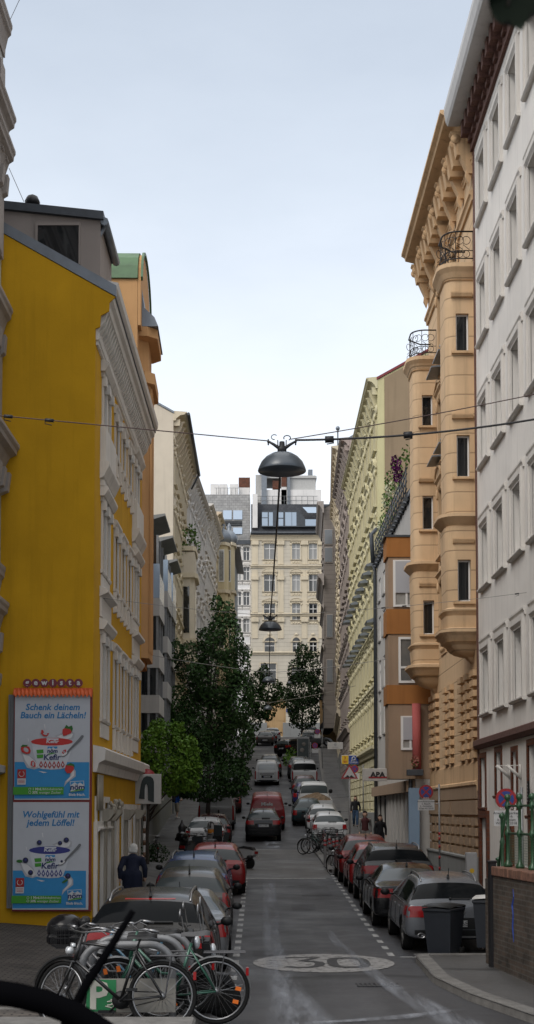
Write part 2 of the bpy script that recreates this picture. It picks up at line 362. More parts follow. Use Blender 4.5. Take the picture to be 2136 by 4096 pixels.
# pavements: top sheet (rising gently towards the houses), granite kerb
def pave(name, m, d0, d1, inner, outer, step=.5, h0=KH-.012, h1=None):
    n = max(2, int((d1-d0)/step)); ds = [d0+(d1-d0)*i/n for i in range(n+1)]; b_ = MB(); h1 = h0 if h1 is None else h1
    b_.grid([[(inner(d), d, gz(d)+h0), ((inner(d)*.6+outer(d)*.4), d, gz(d)+h1), (outer(d), d, gz(d)+h1)] for d in ds], sm=False)
    return tag(b_.build(name, m), kind='structure')
rout = lambda d: 7.2 + bend(d)*1.1
pave('pavement_cobbled', M['cobble'], 13.2, 17.2, lambda d: -.76, lambda d: -14, h0=.40, h1=.40)
pave('pavement_cobbled', M['cobble'], 17.2, 31, lambda d: -2.62, lambda d: -10, h1=.32)
pave('pavement', M['paving'], 31, 50.5, lambda d: -2.62, lambda d: -5.6, h1=.28)
pave('pavement', M['paving'], 50.5, 60, lambda d: -1.15, lambda d: -5.6)
pave('pavement', M['paving'], 60, 186, lambda d: lk(max(d,60.02)), lambda d: -5.6+bend(d))
pave('pavement', M['paving'], 15.0, 26, rk, lambda d: 12)
pave('pavement', M['paving'], 26, 49, lambda d: 4.9, rout)
pave('pavement', M['paving'], 49, 63, lambda d: 2.5, rout)
pave('pavement', M['paving'], 63, 186, lambda d: rk(max(d,63.02)), rout)
def kerb(pts, w=.26, side=1, lift=.0, h=KH):
    """granite kerb stones along a line of (x,d), standing on the road, its width to the pavement side"""
    b_ = MB(); prof = [(0,-.05),(.012,h-.03),(.035,h),(w,h),(w,-.05)]; rows = []
    pts = [V((x, d, 0)) for x, d in pts]
    for i, p in enumerate(pts):
        t = (pts[min(i+1,len(pts)-1)] - pts[max(i-1,0)]).normalized(); nrm = V((t.y, -t.x, 0))*side
        rows.append([tuple(p + nrm*a + V((0,0,gz(p.y)+b+lift))) for a, b in prof])
    b_.grid(rows, sm=False); b_.add(rows[0], [(0,1,2,3,4)]); b_.add(rows[-1], [(4,3,2,1,0)])
    return tag(b_.build('kerb', M['granite']), kind='structure')
S = lambda a, b, f, n=40: [(f(a+(b-a)*i/n), a+(b-a)*i/n) for i in range(n+1)]
kerb([(-.75,13.4),(-.75,17.2)], side=-1, h=.41); kerb([(-.75,17.2),(-10,17.2)], side=-1, h=.41)
kerb(S(17.4,50.2,lambda d: -2.62), side=-1); kerb([(-2.62,50.5),(-1.3,50.5),(-1.15,50.7)]+S(51,59.7,lambda d: -1.15)+[(-1.3,60),(-3.4,60)], side=-1); kerb(S(60.3,186,lk,70), side=-1)
kerb(S(15,25.6,rk,30)+[(3.0,25.9),(3.2,26),(4.9,26)], side=1)
kerb(S(26.2,48.8,lambda d: 4.9)); kerb([(4.9,49),(2.7,49),(2.52,49.2)]+S(49.4,62.6,lambda d: 2.5)+[(2.7,63),(4.7,63)]); kerb(S(63.2,186,rk,70))
# low granite ledge closing the bicycle island towards the camera
b_ = MB(); b_.bbox(-6.2,-.66,14.0,14.6,-.02,.67,.03)
tag(b_.build('stone_ledge', M['granite']), 'low granite ledge in front of the parked bicycles at the bottom left', 'kerb stone')
# painted markings
M['paint'] = stain('road_paint', (.50,.50,.49), .30, .48, 9, 9)
def fade(o, f):
    a = o.data.attributes.new('fade', 'FLOAT', 'POINT')
    for i, v in enumerate(o.data.vertices): a.data[i].value = f(v.co)
    return o
b_ = MB()
def dash(x0, d0, x1, d1, w):
    b_.add([(x0-w/2,d0,gz(d0)+.005),(x0+w/2,d0,gz(d0)+.005),(x1+w/2,d1,gz(d1)+.005),(x1-w/2,d1,gz(d1)+.005)], [(0,1,2,3)])
lx = lambda d: -.42; rx = lambda d: 2.6
d = 19.6
while d < 46.2: dash(lx(d), d, lx(d+.55), d+.55, .13); d += 1.15
d = 26.6
while d < 48: dash(rx(d), d, rx(d+.55), d+.55, .12); d += 1.15
b_.quad((2.75,26.4,.04),(4.2,26.4,.04),(4.2,26.52,.04),(2.75,26.52,.04))
for x0, x1, d0 in ((-2.4,2.3,46.25),(-.6,.9,63.5)): b_.add([(x0,d0,gz(d0)+.012),(x1,d0,gz(d0)+.012),(x1,d0+.3,gz(d0+.3)+.012),(x0,d0+.3,gz(d0+.3)+.012)], [(0,1,2,3)])
for d in (118,122,126,150,153,156): dash(.0+bend(d), d, .05+bend(d), d+1.6, .13)
tag(fade(b_.build('road_marking', M['paint']), lambda c: .62), kind='structure')
# the worn 30 in its pale oval
ox, od, orx, ory = 1.22, 25.45, 1.31, 1.42
oz = gz(od)-.0
b_ = MB(); n = 56
b_.add([(ox,od,gz(od)+.012)]+[(ox+orx*math.cos(2*math.pi*i/n), od+ory*math.sin(2*math.pi*i/n), gz(od+ory*math.sin(2*math.pi*i/n))+.012) for i in range(n)], [(0,1+i,1+(i+1)%n) for i in range(n)])
M['digit'] = stain('worn_digit_paint', (.035,.035,.037), .25, .40, 5, 5)
M['paint2'] = stain('worn_oval_paint', (.28,.275,.27), .30, .50, 5, 5)
fade(b_.build('speed_marking_oval', M['paint2']), lambda c: .85); tag(bpy.data.objects['speed_marking_oval'], kind='structure')
def flat_ribbon(b_, pts, w, z):
    pts = [V(p) for p in pts]; rows = []
    for i, p in enumerate(pts):
        t = (pts[min(i+1,len(pts)-1)] - pts[max(i-1,0)]).normalized(); q = V((-t.y,t.x))*w/2
        rows.append([(p.x+q.x,p.y+q.y,gz(p.y+q.y)+z),(p.x-q.x,p.y-q.y,gz(p.y-q.y)+z)])
    b_.grid(rows, sm=False)
b_ = MB()
three = [(-.70,.78),(-.10,.78),(-.40,.22),(-.22,.20),(-.10,.05),(-.07,-.2),(-.12,-.5),(-.28,-.72),(-.55,-.74),(-.70,-.60)]
flat_ribbon(b_, [(ox+p, od+q) for p, q in three], .19, .018)
ell = [(ox+.46+.30*abs(math.cos(R(a)))**.6*(1 if math.cos(R(a)) >= 0 else -1), od+.70*abs(math.sin(R(a)))**.6*(1 if math.sin(R(a)) >= 0 else -1)) for a in range(0,361,12)]
flat_ribbon(b_, ell, .19, .021)
tag(fade(b_.build('speed_marking_digits', M['digit']), lambda c: .9), kind='structure')
# dried pale tracks down the lane, asphalt patches, a drain
M['stain'] = stain('dried_spill', (.30,.32,.36), .38, .72, 2.2, .22, .75)
def stainstrip(name, ctr, z):
    b_ = MB(); rows = []
    for x, d, w in ctr: rows.append([(x+w*k, d, gz(d)+z) for k in (-.5,-.25,0,.25,.5)])
    b_.grid(rows, sm=False); o = b_.build(name, M['stain']); a = o.data.attributes.new('fade', 'FLOAT', 'POINT')
    for i in range(len(o.data.vertices)): a.data[i].value = (0,.8,1,.8,0)[i % 5] if 0 < i//5 < len(ctr)-1 else 0
    return tag(o, kind='structure')
def T(pts, n=5):
    out = []
    for (a, b) in zip(pts, pts[1:]): out += [tuple(a[k]+(b[k]-a[k])*i/n for k in range(3)) for i in range(n)]
    return out + [pts[-1]]
stainstrip('road_stain', T([(.70,15.5,1.5),(.62,18,1.1),(.45,21.5,.65),(.36,25,.55),(.32,30,.5),(.34,37,.5),(.36,46,.45)]), .024)
stainstrip('road_stain', T([(2.75,18.0,.8),(2.5,19.5,.6),(2.1,22.5,.36),(1.9,25,.34),(1.65,29,.25),(1.6,31.5,.15)]), .026)
o = stainstrip('road_stain', T([(.3,18.2,.3),(.9,18.4,.6),(1.7,18.7,.9),(2.4,19.2,.5),(2.9,19.6,.2)]), .028)
for v in o.data.vertices: pass
stainstrip('road_stain', T([(.7,64,1.0),(.75,72,1.2),(.95,84,1.1),(1.1,100,1.2),(1.3,120,1)]), .014)
b_ = MB()
for x0, x1, d0, d1 in ((.1,.62,31.4,33.6),(.9,1.55,36,37.6),(-.1,1.05,26.6,27.5),(1.3,2.2,40,43.5),(0.2,1.6,60.5,62.4),(.5,1.9,66,69),(-1.4,-.4,86,90),(.2,1.0,24.9,25.3)):
    b_.add([(x0,d0,gz(d0)+.0075),(x1,d0+.1,gz(d0)+.0075),(x1,d1,gz(d1)+.0075),(x0,d1-.05,gz(d1)+.0075)], [(0,1,2,3)])
tag(b_.build('asphalt_patches', M['patch']), kind='structure')
b_ = MB()
for i in range(9): b_.box(1.62+i*.075, 1.655+i*.075, 22.2,22.5,gz(22.3)+.006,gz(22.3)+.016)
b_.box(1.60,2.30,22.17,22.195,gz(22.3)+.006,gz(22.3)+.014); b_.box(1.60,2.30,22.505,22.53,gz(22.3)+.006,gz(22.3)+.014)
tag(b_.build('drain_grating', M['iron']), 'iron road drain grating in the lane below the painted 30', 'drain')
# ------------------------------------------------------------------ facade kit
STY = dict(
    plain=dict(r=.22, t=.14, tp=.05, sill=.14, hood=None),
    white=dict(r=.34, t=.27, tp=.045, sill=.13, hood='flat', hp=.085, steps=1),
    yellow=dict(r=.20, t=.12, tp=.045, sill=.06, hood='flat', hp=.11, cap=1),
    orn=dict(r=.22, t=.18, tp=.09, sill=.2, hood='tri', hp=.22, orn=1),
    orn2=dict(r=.22, t=.18, tp=.09, sill=.2, hood='seg', hp=.22, orn=1),
    orn3=dict(r=.22, t=.16, tp=.08, sill=.2, hood='flat', hp=.22, orn=1),
    modern=dict(r=.12, t=0, tp=0, sill=.08, hood=None, fw=.09),
    brick=dict(r=.26, t=.16, tp=.03, sill=.08, hood=None),
)
_wc = {}
def winmesh(w, h, sty, fm, pm, tm, wings=2):
    key = (round(w,2), round(h,2), sty, fm, pm, tm, wings)
    if key in _wc: return _wc[key]
    s = STY[sty]; r = s['r']; fw = s.get('fw', .065)
    a = MB(); x = w/2
    a.box(-x,-x+fw,-r,-r+.07,0,h); a.box(x-fw,x,-r,-r+.07,0,h); a.box(-x+fw,x-fw,-r,-r+.07,0,fw); a.box(-x+fw,x-fw,-r,-r+.07,h-fw,h)
    tz = h*.68 if h > 1.3 else h
    if h > 1.3: a.box(-x+fw,x-fw,-r+.003,-r+.085,tz-.05,tz+.05)
    for k in range(1, wings):
        q = -x + w*k/wings; a.box(q-.045,q+.045,-r+.006,-r+.08,fw,h-fw)
    frame = a.mesh('window', M[fm])
    p = MB(); p.quad((-x+.02,-r+.03,.02),(x-.02,-r+.03,.02),(x-.02,-r+.03,h-.02),(-x+.02,-r+.03,h-.02)); pane = p.mesh('pane', M[pm])
    sur = None
    if tm:
        t, tp = s['t'], s['tp']; b = MB()
        if t:
            for sx in (-1, 1):
                b.box(min(sx*x,sx*(x+t)), max(sx*x,sx*(x+t)), -.02, tp, 0, h+t)
                if s.get('steps'): b.box(min(sx*(x+t*.5),sx*(x+t)), max(sx*(x+t*.5),sx*(x+t)), tp-.01, tp+.05, 0, h+t)
            b.box(-x,x,-.02,tp,h,h+t)
            if s.get('steps'): b.prism([(tp-.01,h+.02),(tp+.06,h+.12),(tp+.06,h+t),(tp-.01,h+t)], -x-t*.5, x+t*.5)
        e = x+t
        b.prism([(-.03,-.10),(s['sill']*.7,-.10),(s['sill'],-.05),(s['sill'],-.015),(-s['r']+.02,.02),(-.03,-.05)], -e-.06, e+.06)
        hz = h+t
        if s['hood']:
            hp = s['hp']
            b.prism([(0,hz-.02),(hp*.45,hz-.02),(hp*.6,hz+.06),(hp,hz+.12),(hp,hz+.17),(0,hz+.23)], -e-.1, e+.1)
            if s.get('cap'):
                for sx in (-1,1): b.box(sx*(e-.08)-.09, sx*(e-.08)+.09, -.01, tp+.07, h-.1, hz)
            if s['hood'] == 'tri':
                b.prism([(-e-.12,hz+.2),(e+.12,hz+.2),(0,hz+.2+.32*e)], .0, hp*.8, 'y'); b.prism([(-e-.16,hz+.2),(-e-.02,hz+.2),(0,hz+.2+.30*e),(e+.02,hz+.2),(e+.16,hz+.2),(0,hz+.29+.36*e)], hp*.8-.01, hp*1.05, 'y')
            if s['hood'] == 'seg':
                ar = [(e*1.1*math.cos(R(q)), hz+.2+e*.55*math.sin(R(q))) for q in range(0,181,15)]
                b.prism(ar, .0, hp*.8, 'y'); b.prism(ar + [(p_*.86, hz+.2+(q_-hz-.2)*.8) for p_, q_ in ar[::-1]], hp*.8-.01, hp*1.05, 'y')
        if s.get('orn'):
            for q in (-.62,-.3,0,.3,.62): b.ball((q*e, .08, hz-.0-.10*abs(q)), (.13,.08,.17), 6)
            for sx in (-1,1):
                b.ball((sx*(e-.06), .12, h-.15), (.08,.07,.22), 6); b.ball((sx*(e+.05), .1, hz-.25), (.09,.06,.12), 6)
            for q in (-.5,0,.5): b.ball((q*e, .03, -.42), (.2,.09,.13), 6)
            b.box(-e,e,-.02,.04,-.62,-.12)
        sur = b.mesh('window_surround', M[tm])
    _wc[key] = (frame, pane, sur); return _wc[key]
class Bld:
    def __init__(s, name, label, p0, p1, z0, z1, wall, D=10, roof='zinc', rh=3.0, cat='building', group=None):
        p0, p1 = V((p0[0],p0[1])), V((p1[0],p1[1])); u = (p1-p0); s.L = u.length; s.p0, s.p1, s.u = p0, p1, u/s.L
        s.z0, s.z1, s.D, s.rh, s.wallm, s.roofm = z0, z1, D, rh, wall, roof
        s.root = thing(name, label, cat, (p0.x, p0.y, z0), math.atan2(u.y, u.x), group); s.op = []
    def U(s, d): return (d - s.p0.y)/(s.p1.y - s.p0.y)*s.L
    def z(s, a): return a - s.z0
    def win(s, u, z, w, h, sty='plain', fm='white', pm='glass', tm=None, wings=2, hole=True):
        f, p, t = winmesh(w, h, sty, fm, pm, tm, wings)
        if hole: s.op.append((u-w/2, u+w/2, s.z(z), s.z(z)+h, STY[sty]['r']))
        o = link('window', f, s.root, (u, 0, s.z(z))); link('pane', p, o)
        if t: link('window_surround', t, o)
        return o
    def door(s, u, z, w, h, m='wood', tm=None, r=.3):
        s.op.append((u-w/2, u+w/2, s.z(z), s.z(z)+h, r)); b = MB(); b.box(-w/2,w/2,-r-.05,-r+.02,0,h)
        for k in (-1,1):
            for j in (.08,.42,.72): b.box(k*w/4-w/5,k*w/4+w/5,-r+.015,-r+.05,j*h,j*h+h*.22)
        o = b.build('door', M[m], s.root, (u,0,s.z(z)))
        if tm:
            b = MB(); b.box(-w/2-.22,-w/2,-.02,.08,0,h+.22); b.box(w/2,w/2+.22,-.02,.08,0,h+.22); b.box(-w/2,w/2,-.02,.08,h,h+.22); b.build('door_surround', M[tm], o)
        return o
    def band(s, name, prof, z, m, u0=None, u1=None, brk=None):
        """moulding: (outward, up) profile run along the facade; brk=(spacing, width, profile) adds brackets below"""
        u0 = -.03 if u0 is None else u0; u1 = s.L+.03 if u1 is None else u1; b = MB(); zz = s.z(z)
        b.prism([(y, zz+q) for y, q in prof], u0, u1)
        for sp, w, pr in ([brk] if brk and not isinstance(brk, list) else brk or []):
            n = max(1, int((u1-u0)/sp)); 
            for i in range(n):
                c = u0 + (i+.5)*(u1-u0)/n; b.prism([(y, zz+q) for y, q in pr], c-w/2, c+w/2)
        return b.build(name, M[m], s.root)
    def done(s, roofname='roof', over=.35, gable0=None):
        us = sorted({0.0, s.L, *[round(v,4) for o in s.op for v in o[:2]]}); H = s.z(s.z1)
        zs = sorted({-1.5, H, *[round(v,4) for o in s.op for v in o[2:4]]}); b = MB(); us = [u for u in us if 0 <= u <= s.L]
        idx = {(i,j): (us[i],0,zs[j]) for i in range(len(us)) for j in range(len(zs))}
        vs = [idx[(i,j)] for i in range(len(us)) for j in range(len(zs))]; n = len(zs); fs = []
        for i in range(len(us)-1):
            for j in range(len(zs)-1):
                cu, cz = (us[i]+us[i+1])/2, (zs[j]+zs[j+1])/2
                if any(o[0] < cu < o[1] and o[2] < cz < o[3] for o in s.op): continue
                fs.append((i*n+j, (i+1)*n+j, (i+1)*n+j+1, i*n+j+1))
        b.add(vs, fs)
        for u0, u1, z0, z1, r in s.op:
            for q in (((u0,0,z0),(u0,-r,z0),(u0,-r,z1),(u0,0,z1)), ((u1,0,z0),(u1,0,z1),(u1,-r,z1),(u1,-r,z0)), ((u0,0,z0),(u1,0,z0),(u1,-r,z0),(u0,-r,z0)), ((u0,0,z1),(u0,-r,z1),(u1,-r,z1),(u1,0,z1))): b.quad(*q)
            b.quad((u0,-r-.06,z0),(u1,-r-.06,z0),(u1,-r-.06,z1),(u0,-r-.06,z1))
        D, rh = s.D, s.rh
        for u in (0, s.L): b.add([(u,0,-1.5),(u,0,H),(u,-D/2,H+rh),(u,-D,H),(u,-D,-1.5)], [(0,1,2,3,4)])
        b.quad((0,-D,-1.5),(s.L,-D,-1.5),(s.L,-D,H),(0,-D,H))
        b.build('wall', M[s.wallm], s.root)
        b = MB(); sl = rh/(D/2); t = .16
        b.prism([(over,H-over*sl+.02),(over,H-over*sl+t),(-D/2,H+rh+t),(-D-.1,H+t),(-D-.1,H+.02),(-D/2,H+rh+.02)], -.06, s.L+.06)
        b.build(roofname, M[s.roofm], s.root)
        return s
def scroll(dp, h, z=0):
    """profile of an S-scroll bracket: dp deep at the top, h tall"""
    pts = [(0,z-h)]
    for i in range(9):
        a = i/8; pts.append((dp*(.18+.16*math.sin(a*math.pi) + .62*a**1.6), z-h+h*.9*a))
    return pts + [(dp*.98,z-.02),(dp*.98,z+.01),(0,z+.01)]
CORN = lambda p, h: [(0,-h),(p*.18,-h),(p*.22,-h*.75),(p*.5,-h*.41),(p*.55,-h*.38),(p*.85,-h*.30),(p*.88,-h*.18),(p,-h*.1),(p,0),(0,.06)]
LEDGE = lambda p, h: [(0,-h),(p*.45,-h),(p*.6,-h*.5),(p,-h*.35),(p,-.02),(0,.05)]
def rake(z, p=.02): return [(0,z),(p,z),(p,z+.03),(0,z+.03)]
for k, c in dict(w_white=(.68,.655,.62), w_peach=(.56,.40,.25), w_yellow=(.51,.28,.012), w_lime=(.54,.50,.29), w_tan=(.27,.205,.135), w_brown=(.30,.215,.15),
                 w_cream=(.50,.43,.32), w_cream2=(.54,.46,.30), w_lilac=(.36,.315,.285), w_greybrown=(.19,.168,.15), w_palewhite=(.66,.65,.64), w_beige=(.55,.49,.40),
                 w_grey=(.21,.215,.21), w_orange=(.52,.30,.14), w_rust=(.32,.14,.045), w_taupe=(.27,.235,.215), w_ltgrey=(.40,.385,.365), w_blue=(.20,.28,.38), w_pinkred=(.38,.10,.095), w_ochre=(.40,.27,.14)).items():
    M[k] = plaster(k, c, var=.13 if k == 'w_yellow' else .08)
M['w_peach_c'] = plaster('peach_rusticated', (.57,.405,.25), courses=.62, dirt=.5, var=.1)
M['w_endcream'] = plaster('end_house_cream', (.50,.46,.385), courses=.55, bump=.15)
M['w_greyb_c'] = plaster('greybrown_rusticated', (.17,.15,.135), courses=.5)
M['shopgrey'] = plaster('weathered_shopfront', (.33,.30,.25), var=.2, dirt=.8)
M['cgrey'] = simple('grey_pane', (.13,.14,.15), .15, 0, .5)
M['paleclad'] = simple('pale_cladding', (.40,.40,.39), .7, var=.1)
M['trimwhite'] = plaster('stucco_white', (.60,.575,.54), var=.06, dirt=.45)
M['trimcream'] = plaster('stucco_cream', (.56,.49,.37), var=.06, dirt=.55)
M['trimlime'] = plaster('stucco_lime', (.55,.51,.34), var=.06, dirt=.6, dirtc=(.22,.19,.13))
M['trimpeach'] = plaster('stucco_peach', (.55,.375,.22), var=.12, dirt=.75)
M['trimgrey'] = plaster('stucco_grey', (.30,.27,.25), var=.1, dirt=.5)
M['trimlilac'] = plaster('stucco_dusty', (.33,.285,.26), var=.1, dirt=.6)
M['rough'] = plaster('rough_render', (.30,.215,.145), bump=1.0, dirt=.3)
M['brickred'] = bricks('glazed_brick', (.15,.045,.02), (.11,.036,.018), (.10,.08,.065), bw=.25, bh=.13, msize=.008, grime=.4, rough=.45, rot=(R(90),0,0))
M['brickdark'] = simple('brown_brick_band', (.115,.055,.042), .85, var=.35, vs=14)
M['eave_white'] = plaster('white_soffit', (.55,.55,.55))
M['frame_white'] = simple('window_white', (.66,.66,.65), .45)
M['shutter'] = simple('grey_shutter', (.36,.37,.40), .6)

# ================================================================== right side
# --- white house with brick dentil eaves
B = Bld('apartment_building', 'tall white plastered house at the right edge with brick dentils under its eaves', (6.8,14), (6.8,41.9), .1, ZP(110,41.9)-.4, 'w_white', rh=4)
for (a, b_) in ((138,216),(261,340),(385.6,465),(510.6,589.4),(637,717)):
    zt, zb = ZP(a,40.2)-.42, ZP(b_,40.2)+.14
    for k in range(10): B.win(B.U(40.25-2.5*k), zb, 1.18, zt-zb, 'white', tm='trimwhite')
zc = B.z1
B.band('eave_soffit', [(0,-.12),(.80,-.12),(.86,-.02),(.93,.25),(.93,.42),(0,.42)], zc, 'eave_white')
B.band('brick_dentils', [(0,-.95),(.10,-.95),(.10,-.60),(.05,-.60),(.05,-.14),(0,-.14)], zc, 'brickdark', brk=[(.64,.30,[(0,-.58),(.42,-.58),(.42,-.13),(0,-.13)]),(.64,.30,[(0,-.75),(.2,-.75),(.2,-.58),(0,-.58)])])
B.band('brick_edge', [(-.02,-22),(.035,-22),(.035,-1),(-.02,-1)], zc, 'brickdark', u0=B.L-.2, u1=B.L+.01)
zs = ZP(744.7,41.9)
B.band('brick_ledge', [(0,-.16),(.1,-.16),(.17,-.05),(.17,.1),(0,.17)], zs, 'brickdark')
for d, a, b_, w in ((41.05,758,807,.85),(38.4,752,795,.85),(36.0,752,810,.6),(33.7,745,815,.9),(31,742,815,.9)):
    zt, zb = ZP(a,d), ZP(b_,d); B.win(B.U(d), zb, w, zt-zb, 'brick', fm='wood', pm='darkglass', tm='brickred')
for d, w in ((40.8,1.15),(36.9,1.1),(33.2,1.1)): B.door(B.U(d), gz(d)+.15, w, ZP(818,40.8)-gz(d)-.15, m='brickred', tm='brickred')
for d, px in ((36.6,0),(35.1,0)):
    b_ = MB(); z = B.z(ZP(770,d)); u = B.U(d); b_.tube([(u,.02,z-.2),(u,.38,z+.12)], .045, 6); b_.tube([(u,.02,z+.12),(u,.34,z+.11)], .015, 6); b_.tube([(u,.03,z-.25),(u,.03,z+.15)], .025, 6)
    b_.build('awning_bracket', M['trimwhite'], B.root)
B.done(over=.05)

# --- peach house with rounded bays
X0, D0, D1 = 6.8, 41.9, 53.0
zt = ZP(254,53.0)
B = Bld('apartment_building', 'peach stucco house with two rounded bay towers and scroll brackets under its cornice', (X0,D0), (X0-.05,D1), .45, zt-.3, 'w_peach_c', rh=3.2)
B.band('cornice', CORN(1.05,1.0), zt, 'trimpeach', brk=[(.72,.34,[(0,-1.35),(.5,-1.35),(.62,-.62),(0,-.62)])])
zz = B.z(zt)
for i in range(7):
    b_ = MB(); u = .3 + i*(B.L-.6)/6; b_.prism([(y,q) for y,q in scroll(.72,1.35,zz-.62)], u-.17, u+.17)
    for sx in (-.175,.175): b_.lathe([(.0,-.02),(.15,-.02),(.15,.02),(.0,.02)], 14, (u+sx,.54,zz-.86), axis='x'); b_.lathe([(.0,-.035),(.07,-.035),(.07,.035),(.0,.035)], 10, (u+sx,.54,zz-.86), axis='x')
    b_.prism([(0,zz-1.9),(.10,zz-2.3),(.22,zz-2.05),(.16,zz-1.5),(0,zz-1.5)], u-.10, u+.10); b_.build('scroll_bracket', M['trimpeach'], B.root)
B.band('frieze_moulding', LEDGE(.16,.3), zt-2.6, 'trimpeach'); B.band('frieze_moulding', LEDGE(.1,.2), zt-1.5, 'trimpeach')
rows = [(ZP(a,50),ZP(c,50)) for a, c in ((300,368),(405,470),(492,560),(585,640))]
for i, (a, c) in enumerate(rows):
    for d in (45.6,47.4,49.2):
        B.win(B.U(d), c, 1.05, a-c, ('orn','orn','orn2','orn3')[i], tm='trimpeach')
    if i in (1,2):
        for d in (45.6,47.4,49.2):      # zinc covers on the pediments
            b_ = MB(); b_.prism([(0,0),(.5,-.03),(.5,.02),(0,.08)], -.75, .75); b_.build('pediment_cover', M['zinc'], B.root, (B.U(d),0,B.z(a)+.95))
def bay(B, dc, w, pr, zs, tag_, wins, wm, tm):
    """rounded bay: plan outline swept through (offset, height) rings; windows cut into the flank that faces down the street"""
    u0 = B.U(dc); rr = .32; hw = w/2
    def plan(off):
        pts = [(-hw-off, 0.0), (-hw-off, .15), (-hw-off, pr-rr)]
        pts += [(-hw+rr-(rr+off)*math.cos(R(a)), pr-rr+(rr+off)*math.sin(R(a))) for a in (15,30,45,60,75)]
        pts += [(-hw+rr, pr+off), (hw-rr, pr+off)]
        pts += [(hw-rr+(rr+off)*math.sin(R(a)), pr-rr+(rr+off)*math.cos(R(a))) for a in (15,30,45,60,75)]
        return pts + [(hw+off, pr-rr), (hw+off, 0.0)]
    b = MB(); zz = []
    for i, (o, z) in enumerate(zs): zz.append((o, B.z(z)))
    full = sorted(zz, key=lambda q: q[1]); full = [q for q in full]
    cuts = []
    for (za, zb) in wins: cuts.append((B.z(zb), B.z(za)))
    rings = []
    for (o1, z1), (o2, z2) in zip(full, full[1:]):
        rings.append((o1, z1))
        for c in sorted(c for q in cuts for c in q):
            if z1+1e-3 < c < z2-1e-3: rings.append((o1+(o2-o1)*(c-z1)/(z2-z1), c))
    rings.append(full[-1]); pls = [plan(max(o, -.9)) if o > -.5 else None for o, z in rings]
    rowsv = []
    for o, z in rings:
        if o >= -.1: rowsv.append([(u0+x, y, z) for x, y in plan(o)])
        else:
            k = max(.02, 1+o+.1); p = plan(-.1); rowsv.append([(u0+x*(.16+.84*k), y*k, z) for x, y in p])
    n = len(rowsv[0]); vs = [p for r in rowsv for p in r]; fs = []; 
    for i in range(len(rowsv)-1):
        cz = (rowsv[i][0][2]+rowsv[i+1][0][2])/2
        for j in range(n-1):
            if j in (1,) and any(a < cz < c for a, c in cuts): continue
            fs.append((i*n+j, i*n+j+1, (i+1)*n+j+1, (i+1)*n+j))
    b.add(vs, fs); top = rowsv[-1]; b.add(top, [tuple(range(n))]); 
    o = b.build('bay_window', M[wm], B.root)
    for q in o.data.polygons: q.use_smooth = False
    for a, c in cuts:               # recessed window in the flank
        x = u0-hw; y0, y1 = .15, pr-rr; t = MB()
        t.quad((x,y0,a),(x+.16,y0,a),(x+.16,y0,c),(x,y0,c)); t.quad((x,y1,a),(x,y1,c),(x+.16,y1,c),(x+.16,y1,a)); t.quad((x,y0,c),(x+.16,y0,c),(x+.16,y1,c),(x,y1,c))
        t.box(x-.10,x+.16,y0-.10,y1+.14,a-.08,a-.002); t.build('sill', M[tm], o)
        h = MB(); h.prism([(c+.42,0),(c+.42,-.02)][0:0] or [(x-.002,c+.5),(x-.09,c+.52),(x-.13,c+.62),(x-.13,c+.66),(x-.002,c+.68)], y0-.1, y1+.15, 'y') if c-a > 1.2 else None
        h.build('window_hood', M[tm], o) if h.v else None
        f = MB(); f.box(x+.13,x+.17,y0,y0+.05,a,c); f.box(x+.13,x+.17,y1-.05,y1,a,c); f.box(x+.13,x+.17,y0+.05,y1-.05,a,a+.06); f.box(x+.13,x+.17,y0+.05,y1-.05,c-.05,c)
        w = f.build('window', M['frame_white'], o); g = MB(); g.quad((x+.15,y0,a),(x+.15,y1,a),(x+.15,y1,c),(x+.15,y0,c)); g.build('pane', M['darkglass'], w)
    return o
def led(z, p=.2, h=.35): return [(.0,z-h),(.05,z-h),(p*.55,z-h*.55),(p,z-h*.3),(p,z-.02),(.0,z+.04)]
def bayset(B, dc, y, wins):
    """y: picture rows (at the bay's distance) of balcony floor, two ledges, parapet, base ledge, bulb foot"""
    zt_, z1, z2, z3, zf = [ZP(q, dc-.9) for q in y]
    zs = led(zt_, .24, .5)[:-1] + [(.1,zt_+.01)]
    zs = [(0,z3+.05)] + [(0,z1-.36)] + led(z1,.26,.4) + [(0,zt_-.52)] + zs
    zs = [q for q in zs]
    zs += led(z2,.12,.22) + led(z3,.24,.4)
    zs += [(-.02,z3-.42)]; hb = (z3-.42-zf)*.68
    zs += [(math.sqrt(1-(t/8)**2)*.98-1.1, z3-.44-hb*t/8) for t in range(1,8)] + [(-.86,z3-.44-hb),(-.93,z3-.44-hb*1.2),(-1.05,zf)]
    return bay(B, dc, 1.55, .88, sorted(set(zs), key=lambda q: (q[1], -q[0])), '', [(ZP(a,dc-.9),ZP(c,dc-.9)) for a, c in wins], 'w_peach_c', 'trimpeach')
b1 = bayset(B, 42.95, (263,513,608,628,660), ((312,350),(434,476),(559,601)))
b2 = bayset(B, 51.5, (356,561,643,664,692), ((394,425),(495,529),(600,634)))
